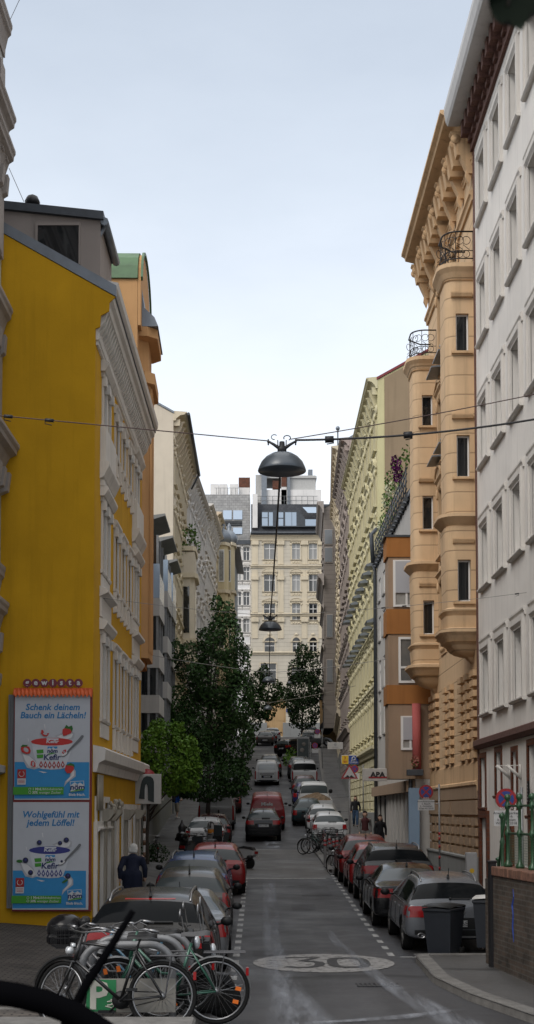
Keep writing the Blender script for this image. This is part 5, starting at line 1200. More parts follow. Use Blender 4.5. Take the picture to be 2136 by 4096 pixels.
# left row, from the bicycles uphill
def xt_suv(r, p):
    b = MB(); b.grid(patch(p, lin(-.35,.35,3), (p['H']-.105,p['H']-.09), None, .01)); b.build('brake_light', M['tail'], r)
car('dark brown SUV with chrome roof rails and wide black rear window nearest the bicycles', 'suv', 'brownblack', -1.53, 18.9, tl='wide', plate=None, rails=True, glass2=False, sc=S_(.98,.98,1.03), group=PL, extra=xt_suv)
car('low silver grey car squeezed in front of the dark brown SUV', 'sedan', 'silver', -1.46, 23.9, tl='small', plate='W 28 TX', sc=S_(1,.98,.97), group=PL)
car('bronze grey hatchback with a thin roof aerial behind the low silver car', 'hatch', 'bronze', -1.50, 29.3, tl='tall', plate='W 7340', sc=S_(1,1.0,1.0), group=PL)
car('blue estate car with roof rails and a pale rear window', 'wagon', 'blue', -1.66, 34.6, tl='vol', plate='W 66 HB', rails=True, sc=S_(1,.95,1.06), group=PL)
car('red hatchback half hidden beyond the blue estate car', 'hatch', 'red', -1.28, 40.2, tl='small', plate='W 914', sc=S_(1,.95,1), group=PL)
car('white hatchback with red oval tail lights behind the litter bin', 'hatch', 'white', -2.42, 62.2, tl='small', plate='W 4410', sc=S_(1.02,.95,1.04), rails=True, group=PL)
car('dark maroon car in front of the white hatchback', 'hatch', 'brownred', -2.25, 67.0, tl='tall', plate=None, sc=S_(1,1,1.02), group=PL)
def van_rear(txt=None, col=None):
    def f(r, p):
        b = MB(); b.tube(patch(p, (0,), lin(.62,1.80,6), None, .003) and [q[0] for q in patch(p, (0,), lin(.62,1.80,6), None, .003)], .008, 4); b.build('door_gap', M['black'], r)
        for z in (.98,.66):
            b = MB(); b.grid(patch(p, lin(-.78,.78,4), (z,z+.045), None, .012)); b.build('chrome_strip', M['chrome'], r)
        b = MB(); b.bbox(.08,.17,-.03,.03,.86,1.02,.01); o = b.build('door_handle', M['black'], r)
    return f
car('tall silver panel van with plain rear doors behind the big tree trunk', 'van', 'lightsilver', -2.32, 75.6, tl='van', plate='W 3825', blind=True, sc=S_(1.02,1.05,1.18), group=PL, extra=van_rear(), cat='van', name='parked_van')
car('pinkish brown hatchback uphill of the silver panel van', 'hatch', 'brownred', -1.95, 85.0, tl='tall', plate=None, group=PL)
car('grey estate partly under the tree crown', 'wagon', 'grey', -1.72, 96.5, tl='small', plate=None, group=PL)
car('white hatchback just uphill of the grey estate', 'hatch', 'white', -1.95, 107, tl='small', plate=None, group=PL, detail=False)
car('silver brown estate with tall red tail lights at the top of the left row', 'wagon', 'bronze', .74, 147, tl='vol', plate='W 2 AB', sc=S_(1,.95,1.08), group=PL)
car('dark car ahead of the silver brown estate near the end house', 'hatch', 'silver', 1.25, 152.5, tl='small', plate=None, group=PL, detail=False)
car('white SUV with a dark roof, last of the left row', 'suv', 'white', 1.7, 158.5, tl='small', plate=None, group=PL, detail=False)
# right row
def xt_audi(r, p):
    b = MB()
    y = -.03
    for i in range(4): 
        h = p['bvh'].ray_cast(V((-.15+i*.1,-2,.80)), V((0,1,0)))[0]
        b.tube([(-.15+i*.1+.062*math.cos(R(a)), h.y-.012, .80+.062*math.sin(R(a))) for a in range(0,360,20)], .009, 5, closed=True)
    b.build('ring_emblem', M['chrome'], r)
    for s in (-1,1):
        link('exhaust_pipe', _cp[('wagon','wide',False)]['exhaust'], r, (s*.62,-.06,.36)).scale = (1.6,1,1)
    b = MB(); b.grid(patch(p, lin(-.75,.75,6), (.30,.34), None, .012)); b.build('skid_plate', M['steel'], r)
car('steel grey estate with chrome rails and dark rear glass behind the wheelie bin', 'wagon', 'audigrey', 3.86, 27.0, tl='wide', plate='W 77395E', rails=True, glass2=False, sc=S_(1.0,.95,1.04), group=PR, extra=xt_audi, belt=True)
car('black saloon car tucked behind the steel grey estate', 'sedan', 'black', 3.62, 31.7, tl='wide', plate=None, sc=S_(1,.93,1), group=PR, belt=True)
car('dark grey SUV with a black rear window in the middle of the right row', 'suv', 'grey', 3.72, 36.2, tl='wide', plate=None, sc=S_(1.04,.9,1.02), glass2=False, group=PR, rails=True)
car('bright red hatchback just ahead of the dark grey SUV', 'hatch', 'red', 3.62, 40.5, tl='small', plate=None, sc=S_(1,.9,1), group=PR)
car('dark red hatchback with a pale rear window next to the warning sign', 'hatch', 'darkred', 3.55, 44.4, tl='tall', plate=None, sc=S_(1,.95,1.04), group=PR)
car('white hatchback with red corner lights behind the row of bicycles', 'hatch', 'white', 3.66, 69.5, tl='small', plate='W 31', sc=S_(.98,.95,1), group=PR, glass2=True)
def headl(r, p): pass
car('white compact car ahead of the white hatchback on the right', 'hatch', 'white', 3.55, 74.0, tl='tall', plate=None, sc=S_(.98,.9,1.03), group=PR)
car('dark teal estate with a black roof beside the flatbed truck', 'wagon', 'teal', 2.9, 78.2, tl='small', plate=None, sc=S_(.96,.75,1.03), group=PR)
# flatbed truck with soil
k = carparts('van', 'van', False); d_ = 82.5; sl = (gz(88)-gz(83))/5
tr = thing('flatbed_truck', 'white flatbed pickup truck loaded with brown soil in the right row', 'truck', (3.5, d_, gz(d_)), 0, PR); tr.rotation_euler = (math.atan(sl),0,0)
for nm, me in k['p']['parts']:
    o = link(nm, me, tr, (0,2.3,0)); o.scale = (1,.55,1.0)
    if not len(o.data.materials): o.data.materials.append(M['black'])
    o.material_slots[0].link = 'OBJECT'; o.material_slots[0].material = {'body': CARP['white'], 'rear_window': M['cglass2'], 'windscreen': M['cglass'], 'side_window': M['cglass']}.get(nm, M['black'])
b = MB(); b.box(-1.0,1.0,0,2.4,.62,.70); b.box(-1.0,-.96,.0,2.4,.70,1.08); b.box(.96,1.0,.0,2.4,.70,1.08); b.box(-.96,.96,0,.04,.70,1.08); b.build('load_bed', CARP['white'], tr)
b = MB(); rows = [[(-.95+.19*i, .06+.23*j, .72+.42*math.sin(math.pi*i/10)*math.sin(math.pi*(j+.3)/10.6)+.30+rnd.uniform(-.05,.05)*(0<i<10)) for i in range(11)] for j in range(11)]; b.grid(rows, sm=False); b.build('soil_load', simple('soil', (.11,.075,.045), .95, var=.4, vs=9), tr)
for s in (-1,1):
    w = link('wheel', k['tyre'], tr, (s*.82,.7,.34)); link('rim', k['rim'], w); b = MB(); b.grid([[(s*.8,-.015,.66),(s*.98,-.015,.66)],[(s*.8,-.015,.80),(s*.98,-.015,.80)]]); b.build('tail_light', M['tail'], tr)
    o = link('mirror', k['mirror'], tr, (s*1.12,4.3,1.25)); o.scale = (s*1.3,1,2)
car('blue violet hatchback uphill of the flatbed truck', 'hatch', 'purple', 3.2, 89.0, tl='small', plate='W 603', group=PR)
car('dark red brown car behind the white van on the right', 'hatch', 'brownred', 3.3, 95.0, tl='small', plate=None, group=PR)
car('white van with two dark rear windows in the right row', 'van', 'white', 3.55, 103.5, tl='van', plate='W 90', sc=S_(1,.9,1), group=PR, glass2=False, cat='van', name='parked_van')
car('dark grey car with roof bars ahead of the white van', 'suv', 'grey', 3.35, 109.5, tl='small', plate=None, sc=S_(.98,1,1.05), rails=True, group=PR, detail=False)
car('silver car below the small tree, first of the far right row', 'hatch', 'lightsilver', 5.55, 148, tl='small', plate=None, group=PR)
car('pale grey car second in the far right row', 'wagon', 'silver', 5.85, 153.5, tl='small', plate=None, sc=S_(1,.95,1.05), group=PR, detail=False)
car('dark SUV at the far end of the right row', 'suv', 'black', 6.2, 160, tl='small', plate=None, sc=S_(1,1,1.1), group=PR, detail=False)
# moving traffic
car('black SUV driving uphill in the lane behind the red van', 'suv', 'black', .27, 69.6, tl='wide', plate='WL118IL', rails=True, sc=S_(.98,1,.98), name='car', wiper=True)
def miele(r, p):
    van_rear()(r, p)
    for o in list(r.children):
        if o.name.startswith('chrome_strip'): bpy.data.objects.remove(o)
    h = p['bvh'].ray_cast(V((0,-2,1.42)), V((0,1,0)))[0]; text('lettering', 'Miele', .25, M['plate'], r, (-.02,h.y-.02,1.46), bold=.03, ext=.002, sx=1.15)
    b = MB(); y = p['bvh'].ray_cast(V((0,-2,.98)), V((0,1,0)))[0].y; b.tube([(.085*math.cos(R(a)), y-.014, .99+.085*math.sin(R(a))) for a in range(0,360,30)], .012, 5, closed=True); b.tube([(-.05,y-.014,1.04),(0,y-.014,.92),(.05,y-.014,1.04)], .01, 4); b.build('emblem', M['chrome'], r)
car('dark red delivery van with white lettering driving uphill', 'van', 'wine', .52, 75.9, tl='van', plate='W 61883A', blind=True, sc=S_(1.0,1,1.02), name='delivery_van', cat='van', extra=miele, trim=True)
def kango(r, p):
    b = MB(); h = patch(p, lin(-.62,.62,6), lin(1.30,1.70,3), None, .008); b.grid(h); b.build('rear_window', simple('pale_glass', (.30,.33,.35), .15, 0, .7), r)
    b = MB(); b.grid(patch(p, lin(-.55,.55,4), (.93,.99), None, .012)); b.build('handle_strip', M['black'], r)
    h = p['bvh'].ray_cast(V((0,-2,.98)), V((0,1,0)))[0]; b = MB(); b.tube([(-.62,h.y-.004,.6),(-.64,h.y-.004,1.72),(.64,h.y-.004,1.72),(.62,h.y-.004,.6)], .007, 4); b.build('panel_seam', M['black'], r)
car('white delivery van climbing the middle of the street', 'van', 'white', .68, 104.5, tl='van', plate='W 57031', blind=True, sc=S_(.96,.88,.95), name='delivery_van', cat='van', extra=kango)
car('silver blue car just ahead of the white delivery van', 'wagon', 'silver', 1.0, 111.5, tl='small', plate=None, sc=S_(1,.95,1.2), name='car', detail=False)
car('black SUV turning right across the top of the hill', 'suv', 'black', 2.3, 131.5, heading=R(-38), tl='wide', plate='W 19', sc=S_(1,1,1.0), name='car')
car('dark saloon behind the turning black SUV', 'sedan', 'grey', 3.6, 141, heading=R(-60), tl='small', plate=None, name='car', detail=False)
# ------------------------------------------------------------------ bicycles, scooters
_bk = {}
def bikemesh(steer, women=False):
    key = (steer, women)
    if key in _bk: return _bk[key]
    r = .335; d = {}
    t = MB(); t.tube([(r*math.cos(R(a)),0,r*math.sin(R(a))) for a in range(0,360,10)], .021, 8, closed=True); d['tyre'] = t.mesh('tyre', M['rubber'])
    t = MB(); t.tube([((r-.03)*math.cos(R(a)),0,(r-.03)*math.sin(R(a))) for a in range(0,360,12)], .013, 6, closed=True); d['rim'] = t.mesh('rim', M['chrome'])
    t = MB(); 
    for k in range(28):
        a = 2*math.pi*k/28; s = 1 if k % 2 else -1; b = a + s*.35
        t.tube([(.025*math.cos(b), s*.025, .025*math.sin(b)), ((r-.04)*math.cos(a), 0, (r-.04)*math.sin(a))], .0016, 3, cap=False)
    d['spokes'] = t.mesh('spokes', M['chrome'])
    t = MB(); t.lathe([(.02,-.05),(.035,-.03),(.022,-.02),(.022,.02),(.035,.03),(.02,.05)], 10, axis='y'); d['hub'] = t.mesh('hub', M['chrome'])
    RH, FH, BB, ST, HT, HB = V((-.53,0,.335)), V((.53,0,.335)), V((-.10,0,.29)), V((-.27,0,.84)), V((.33,0,.88)), V((.37,0,.70))
    t = MB()
    if women: t.tube([HB, V((.12,0,.42)), BB], .019, 7); t.tube([HT*.7+HB*.3, V((.05,0,.52)), (BB*.6+ST*.4)], .016, 7)
    else: t.tube([HB, BB], .019, 7); t.tube([HT, ST*.93+BB*.07], .016, 7)
    t.tube([BB, ST], .017, 7); t.tube([HT+V((-.01,0,.03)), HB+V((.01,0,-.03))], .022, 8)
    for s in (-1,1): t.tube([BB+V((0,s*.03,0)), RH+V((0,s*.055,0))], .010, 5); t.tube([ST*.9+BB*.1+V((0,s*.015,0)), RH+V((0,s*.055,0))], .009, 5)
    d['frame'] = t.mesh('frame', M['black'])
    t = MB(); t.tube([BB+V((0,-.08,0)), BB+V((0,.08,0))], .02, 8); t.lathe([(.02,-.004),(.095,-.004),(.095,.004),(.02,.004)], 18, BB+V((0,-.06,0)), axis='y')
    t.tube([BB+V((0,-.08,0)), BB+V((.12,-.09,-.12))], .012, 5); t.tube([BB+V((0,.08,0)), BB+V((-.12,.09,.12))], .012, 5)
    t.box(.0-.03,.12-.05+.07,-.17,-.09,.155,.18); t.box(-.28,-.17,.09,.17,.40,.425); t.tube([BB+V((.0,-.06,.09)), RH+V((0,-.06,.035))], .006, 4); t.tube([BB+V((.0,-.06,-.09)), RH+V((0,-.06,-.035))], .006, 4)
    d['crankset'] = t.mesh('crankset', M['black'])
    t = MB(); t.prism([(.0,-.05),(.27,-.02),(.29,.0),(.27,.02),(.0,.05)][::1], 0, .001, 'z') if 0 else None
    rows = []
    for x, w, z in ((-.17,.05,.955),(-.13,.105,.965),(-.06,.10,.955),(.02,.055,.945),(.10,.03,.945),(.14,.015,.935)): rows.append([(x-.30,-w,z-.03),(x-.30,-w*.8,z),(x-.30,0,z+.012),(x-.30,w*.8,z),(x-.30,w,z-.03)])
    t.grid(rows); t.add([rows[0][i] for i in range(5)],[(0,1,2,3,4)]); t.tube([ST*.95+BB*.05, V((-.305,0,.935))], .013, 6); d['saddle'] = t.mesh('saddle', M['black'])
    # everything that turns with the fork
    A = (HT-HB).normalized(); RM = Matrix.Translation(HB) @ Matrix.Rotation(steer, 4, A) @ Matrix.Translation(-HB); d['steer'] = RM
    t = MB(); 
    for s in (-1,1): t.tube([HB+V((0,s*.045,-.02)), HB+V((.03,s*.055,-.12)), FH+V((0,s*.055,0))], .011, 6)
    t.tube([HB+V((0,-.05,-.02)), HB+V((0,.05,-.02))], .014, 6); t.tube([HB, HT+V((-.03,0,.09))], .014, 6); d['fork'] = t.mesh('fork', M['black'])
    t = MB(); H = HT+V((-.03,0,.10)); t.tube([H+V((-.19,-.29,.02)), H+V((-.06,-.27,.05)), H+V((.05,-.14,.02)), H, H+V((.05,.14,.02)), H+V((-.06,.27,.05)), H+V((-.19,.29,.02))], .011, 6)
    for s in (-1,1): t.tube([H+V((-.20,s*.293,.02)), H+V((-.08,s*.275,.045))], .017, 6); t.tube([H+V((-.04,s*.24,.04)), H+V((-.12,s*.24,.0))], .006, 4)
    d['handlebar'] = t.mesh('handlebar', M['chrome'])
    t = MB(); t.lathe([(.0,-.03),(.035,-.02),(.045,.03),(.0,.035)], 10, HB+V((.08,0,.10)), axis='x'); d['lamp'] = t.mesh('front_lamp', M['headl'])
    def fend(c, a0, a1): return [V((c.x+(r+.035)*math.cos(R(a0+(a1-a0)*i/14)), 0, c.z+(r+.035)*math.sin(R(a0+(a1-a0)*i/14)))) for i in range(15)]
    for nm, c, a0, a1 in (('fender_r',RH,25,200),('fender_f',FH,10,150)):
        t = MB(); t.grid([[p+V((0,-.026,-.01)), p+V((0,0,.006)), p+V((0,.026,-.01))] for p in fend(c,a0,a1)]); d[nm] = t.mesh('mudguard', M['black'])
    t = MB(); z = .745
    for y in (-.065,-.03,.03,.065): t.tube([(-.84,y,z),(-.40,y,z)], .006, 4)
    for x in (-.84,-.62,-.42): t.tube([(x,-.065,z),(x,.065,z)], .006, 4)
    for s in (-1,1): t.tube([(-.56,s*.065,.345),(-.62,s*.065,z)], .006, 4)
    d['rack'] = t.mesh('luggage_rack', simple('dull_alloy', (.07,.07,.074), .7, 0, .2))
    t = MB(); t.box(-.875,-.845,-.03,.03,.50,.58); d['reflector'] = t.mesh('rear_reflector', M['tail'])
    t = MB(); x0, x1, w, z0, z1 = .42, .68, .17, .80, 1.02
    for z in (z0,(z0+z1)/2,z1): t.tube([(x0,-w,z),(x1,-w,z),(x1,w,z),(x0,w,z)], .004, 4, closed=True)
    for i in range(7):
        for y in (-w,w): t.tube([(x0+(x1-x0)*i/6,y,z0),(x0+(x1-x0)*i/6,y,z1)], .003, 3)
        y = -w+2*w*i/6; t.tube([(x1,y,z0),(x1,y,z1)], .003, 3); t.tube([(x0,y,z0),(x1,y,z0)], .003, 3); t.tube([(x0,y,z0),(x0,y,z1)], .003, 3)
    d['basket'] = t.mesh('wire_basket', M['black'])
    t = MB()
    for s in (-1,1): t.box(-.09 if s < 0 else .05, -.05 if s < 0 else .09, -.004, .004, .25 if 0 else r-.14, r-.08)
    d['wref'] = t.mesh('wheel_reflector', simple('amber', (.55,.12,.01), .4)) if 'amber' not in bpy.data.materials else t.mesh('wheel_reflector', bpy.data.materials['amber'])
    _bk[key] = d; return d
def bike(label, X, d, z, rz, frame=(.01,.01,.012), steer=0.0, women=False, basket=False, rack=True, sc=1.0, lean=0.0, group=None, full=True, fender='black', amber=False, saddle=None):
    k = bikemesh(steer, women); root = thing('bicycle', label, 'bicycle', (X, d, z), 0, group); root.rotation_euler = (lean, 0, rz); root.scale = (sc,)*3
    nm = 'bike_paint_%d_%d_%d' % tuple(int(c*999) for c in frame); m = bpy.data.materials.get(nm) or simple(nm, frame, .35, .2, coat=.4)
    def ob(n, me, mm=None, par=root, mat_=None):
        o = link(n, me, par); 
        if mm: o.material_slots[0].link = 'OBJECT'; o.material_slots[0].material = mm
        if mat_ is not None: o.matrix_local = mat_
        return o
    ob('frame', k['frame'], m); ob('saddle', k['saddle'], saddle); ob('crankset', k['crankset']); ob('fork', k['fork'], m, root, k['steer']); ob('handlebar', k['handlebar'], None, root, k['steer'])
    for c, st in (((-.53,0,.335), False), ((.53,0,.335), True)):
        w = ob('wheel', k['tyre'], None, root, (k['steer'] if st else Matrix()) @ Matrix.Translation(c) @ Matrix.Rotation(rnd.uniform(0,6), 4, 'Y'))
        link('rim', k['rim'], w); link('spokes', k['spokes'], w); link('hub', k['hub'], w)
        if amber: link('wheel_reflector', k['wref'], w)
    if full:
        ob('mudguard', k['fender_r'], M[fender]); ob('mudguard', k['fender_f'], M[fender], root, k['steer']); ob('front_lamp', k['lamp'], None, root, k['steer']); ob('rear_reflector', k['reflector'])
    if rack: ob('luggage_rack', k['rack'], None)
    if basket: ob('wire_basket', k['basket'], None, root, k['steer'])
    return root
_sk = {}
def scootermesh():
    if _sk: return _sk
    d = _sk
    t = MB(); 
    def slab(poly, w, m=0, b=.03): 
        t.prism(poly, -w+b, w-b, 'y'); cx = sum(p for p, q in poly)/len(poly); cz = sum(q for p, q in poly)/len(poly); t.prism([(cx+(p-cx)*.93, cz+(q-cz)*.93) for p, q in poly], -w, w, 'y')
    slab([(-.85,.55),(-.80,.72),(-.45,.80),(-.05,.78),(.02,.60),(.05,.34),(-.10,.28),(-.42,.30),(-.60,.42)], .17); slab([(.0,.36),(.42,.32),(.46,.38),(.0,.44)], .16)
    slab([(.36,.34),(.46,.34),(.62,.62),(.56,1.0),(.46,1.0),(.50,.62)], .19); slab([(.42,.60),(.80,.56),(.88,.42),(.84,.40),(.70,.50),(.50,.52)], .09); d['body'] = t.mesh('body', M['black'])
    t = MB(); slab([(-.80,.74),(-.72,.86),(-.35,.90),(-.10,.82),(.0,.79),(-.4,.79)], .15); d['seat'] = t.mesh('seat', simple('seat_vinyl', (.010,.010,.011), .55))
    t = MB(); t.tube([(.0,-.0,-.0),(0,0,.001)], .001, 3) if 0 else None
    t.tube([(.40,-.34,1.03),(.47,-.14,1.02),(.50,0,.99),(.47,.14,1.02),(.40,.34,1.03)], .016, 6); t.tube([(.52,0,.62),(.49,0,1.0)], .03, 6)
    for s in (-1,1): t.tube([(.385,s*.36,1.03),(.43,s*.22,1.03)], .022, 7); t.tube([(.52,s*.30,1.02),(.42,s*.26,1.0)], .008, 4)
    d['handlebar'] = t.mesh('handlebar', M['black'])
    t = MB(); t.lathe([(.0,-.02),(.06,-.015),(.07,.0),(.06,.005),(.0,.006)], 12, (0,0,0), axis='x'); t.tube([(0.01,0,-.02),(.03,0,-.14),(.05,-.0,-.26)], .008, 4); d['mirror'] = t.mesh('mirror', M['chrome'])
    t = MB(); t.lathe([(.15,-.06),(.21,-.055),(.24,0),(.21,.055),(.15,.06)], 18, axis='y'); d['tyre'] = t.mesh('tyre', M['rubber']); t = MB(); t.lathe([(.02,-.05),(.15,-.05),(.15,.05),(.02,.05)], 14, axis='y'); d['rim'] = t.mesh('rim', M['rim'])
    t = MB(); t.ball((-.96,0,1.02), (.24,.22,.18), 14); t.bbox(-1.17,-.76,-.19,.19,.86,.98,.03); d['case'] = t.mesh('top_case', simple('gloss_black', (.005,.005,.006), .22, 0, .15, coat=.08)); 
    t = MB(); t.bbox(-.79,-.68,-.13,.13,.95,1.16,.03); d['backrest'] = t.mesh('case_backrest', M['black'])
    t = MB(); t.box(-.90,-.84,-.09,.09,.60,.70); d['tail'] = t.mesh('tail_light', M['tail'])
    t = MB(); t.ball((.60,0,.86), (.05,.09,.09), 10); d['head'] = t.mesh('headlight', M['headl'])
    t = MB(); t.prism([(.58,.98),(.62,.98),(.48,1.42),(.45,1.42)], -.17, .17, 'y'); d['screen'] = t.mesh('windscreen', M['cglass2'])
    t = MB(); t.box(-.93,-.92,-.09,.09,.36,.54); d['plate'] = t.mesh('licence_plate', M['plate'])
    return d
def scooter(label, X, d, z, rz, case=True, tall=False, body=None, screen=False, sc=1.0, group=None):
    k = scootermesh(); root = thing('motor_scooter', label, 'scooter', (X,d,z), rz, group); root.scale = (sc,)*3; root.rotation_euler = (R(4),0,rz)
    o = link('body', k['body'], root)
    if body: o.material_slots[0].link = 'OBJECT'; o.material_slots[0].material = body
    link('seat', k['seat'], root); link('handlebar', k['handlebar'], root); link('tail_light', k['tail'], root); link('headlight', k['head'], root); link('licence_plate', k['plate'], root)
    for s in (-1,1):
        o = link('mirror', k['mirror'], root, (.43,s*.34,1.40 if tall else 1.24)); o.scale = (1,.55,1.5) if tall else (1,1,1)
    for x in (-.58,.72): w = link('wheel', k['tyre'], root, (x,0,.24)); link('rim', k['rim'], w)
    if case: c = link('top_case', k['case'], root); link('case_backrest', k['backrest'], c)
    if screen: link('windscreen', k['screen'], root)
    return root
GB = 'bicycles parked at the left corner racks'; ZI = .40
bike('black gents bicycle with a sloping crossbar in front of the others', -1.66, 15.45, ZI, math.pi, (.008,.008,.009), R(-38), False, False, True, 1.10, R(3), GB, amber=False)
bike('green bicycle with a chrome rear rack, grey saddle and rear wheel over the kerb', -1.07, 15.95, ZI, math.pi, (.018,.085,.055), R(10), True, False, True, 1.10, R(-3), GB, fender='steel', amber=True, saddle=simple('grey_saddle', (.05,.05,.053), .7))
bike('bicycle with a wire front basket behind the metal racks', -1.72, 16.25, ZI, math.pi, (.05,.05,.055), R(20), True, True, True, 1.06, R(4), GB, amber=True)
bike('blue framed bicycle wedged between the racks', -1.45, 16.75, ZI, math.pi, (.02,.09,.15), R(-12), True, False, False, 1.05, R(-4), GB, fender='steel')
scooter('black scooter with a glossy round top case behind the bicycles', -1.42, 17.45, .28, 0, True, False, None, False, 1.06, 'scooters parked by the racks')
scooter('black scooter with tall stalk mirrors nearest the dark brown SUV', -1.22, 18.1, .13, 0, False, True, None, False, 1.04, 'scooters parked by the racks')
# left build-out
def zl(d): return gz(d)+KH-.012
GL = 'two wheelers on the left pavement build-out'
scooter('grey motor scooter with a red tail light and top case near the hydrant post', -2.55, 51.6, zl(51.6), R(70), True, False, paint('scooter_grey',(.04,.045,.05)), False, 1.05, GL)
scooter('white scooter at the kerb corner with its plate towards the road', -.80, 50.6, zl(50.6)-.1, R(150), False, True, paint('scooter_white',(.30,.31,.32)), True, .95, GL)
scooter('black scooter with a clear screen beside the litter bin', -1.75, 53.2, zl(53.2), R(80), False, True, None, True, 1.0, GL)
for i, (x, d, c, rz) in enumerate(((-2.55,55.2,(.01,.01,.012),100),(-2.2,56.4,(.05,.05,.05),75),(-1.7,55.6,(.012,.02,.03),95))):
    bike(('black bicycle leaning next to the grey motor scooter','pale framed bicycle in the middle of the left build-out','dark blue bicycle right beside the litter bin')[i], x, d, zl(d), R(rz), c, R(15*(i-1)), i == 1, i == 0, True, 1, R(5*(i-1)), GL)
bike('dark bicycle leaning by the hedge below the arch sign', -4.05, 53.5, zl(53.5), R(100), (.01,.01,.012), R(10), False, False, True, 1.0, R(4))
GR = 'bicycles parked on the right pavement build-out'
for i, (x, d, c, rz) in enumerate(((2.45,58.2,(.012,.012,.014),165),(2.72,58.9,(.02,.05,.045),172),(2.95,59.6,(.012,.012,.014),168),(3.25,60.4,(.10,.012,.012),171),(3.55,61.1,(.03,.03,.033),175))):
    bike(('black bicycle at the road end of the right row','dark green bicycle second in the right row','black bicycle with a basket in the middle of the right row','red bicycle fourth in the right row','grey bicycle last in the right row')[i], x, d, zl(d), R(rz), c, R((-25,10,-15,20,0)[i]), i % 2 == 1, i == 2, True, 1, R((4,-3,5,-2,3)[i]), GR, amber=i == 2)
bike('black bicycle standing by the red and white posts', 2.78, 47.6, gz(47.6), R(108), (.01,.01,.012), R(12), False, False, True, 1.05, R(3), GR)
bike('dark bicycle close to the dark red hatchback', 3.05, 45.6, gz(45.6), R(95), (.012,.02,.03), R(-12), True, False, True, 1.05, R(-5), GR)
# racks, tube hoops and the P board
GK = 'tubular bicycle racks'
def hoop(label, X0, X1, d, z, h=.92, r=.045):
    w = X1-X0; rr = .26; b = MB(); b.tube([(0,0,0),(0,0,h-rr)] + [(rr-rr*math.cos(R(a)),0,h-rr+rr*math.sin(R(a))) for a in (15,30,45,60,75,90)] + [(w-rr+rr*math.sin(R(a)),0,h-rr+rr*math.cos(R(a))) for a in (0,15,30,45,60,75,90)] + [(w,0,0)], r, 10)
    o = b.build('bicycle_rack', M['rackgrey'], None, (X0,d,z)); return tag(o, label, 'bicycle rack', GK)
M['rackgrey'] = simple('rack_grey', (.15,.153,.158), .45, .25, var=.1)
hoop('grey tube rack carrying the green parking board', -2.02, -.98, 15.72, ZI); hoop('grey tube rack just behind the parking board', -2.0, -.90, 16.5, ZI); hoop('grey tube rack farthest from the camera on the corner', -1.95, -.84, 17.0, ZI)
pb = thing('parking_board', 'beige board with a green P panel hung on the front bicycle rack', 'sign', (-1.5,15.66,ZI))
b = MB(); b.box(-.50,.56,-.01,.01,.16,.54); b.build('board', simple('board_beige', (.20,.19,.17), .7, var=.1), pb)
b = MB(); b.box(-.46,-.12,-.016,-.011,.17,.53); gp = b.build('green_panel', simple('sign_green', (.008,.14,.045), .5), pb)
text('lettering', 'P', .44, simple('sign_cream', (.42,.41,.36), .6), gp, (-.32,-.018,.34), bold=.03, ext=.002)
b = MB()
for x, z in ((-.22,.24),(-.17,.26),(-.22,.28),(-.18,.30)): b.tube([(x,-.018,z),(x+.07,-.018,z+.01)], .008, 4)
b.tube([(-.24,-.018,.23),(-.16,-.018,.21),(-.13,-.018,.25)], .008, 4); b.build('hand_symbol', bpy.data.materials['sign_cream'], gp)
# ------------------------------------------------------------------ people
def blob(name, prims, m, parent, voxel=.014, smooth=3):
    """one continuous skin grown over overlapping tapered limbs"""
    b = MB()
    for pr in prims:
        p0, r0, p1, r1 = pr; p0, p1 = V(p0), V(p1); n = 5
        b.tube([p0+(p1-p0)*i/n for i in range(n+1)], [r0+(r1-r0)*i/n for i in range(n+1)], 10); b.ball(p0, r0, 10); b.ball(p1, r1, 10)
    o = b.build('tmp', m); md = o.modifiers.new('r', 'REMESH'); md.mode = 'VOXEL'; md.voxel_size = voxel; s = o.modifiers.new('s', 'SMOOTH'); s.iterations = smooth; s.factor = .5
    bpy.context.view_layer.update(); me = bpy.data.meshes.new_from_object(o.evaluated_get(bpy.context.evaluated_depsgraph_get())); bpy.data.objects.remove(o)
    me.name = name
    for p in me.polygons: p.use_smooth = True
    me.materials.clear(); me.materials.append(m); return link(name, me, parent)
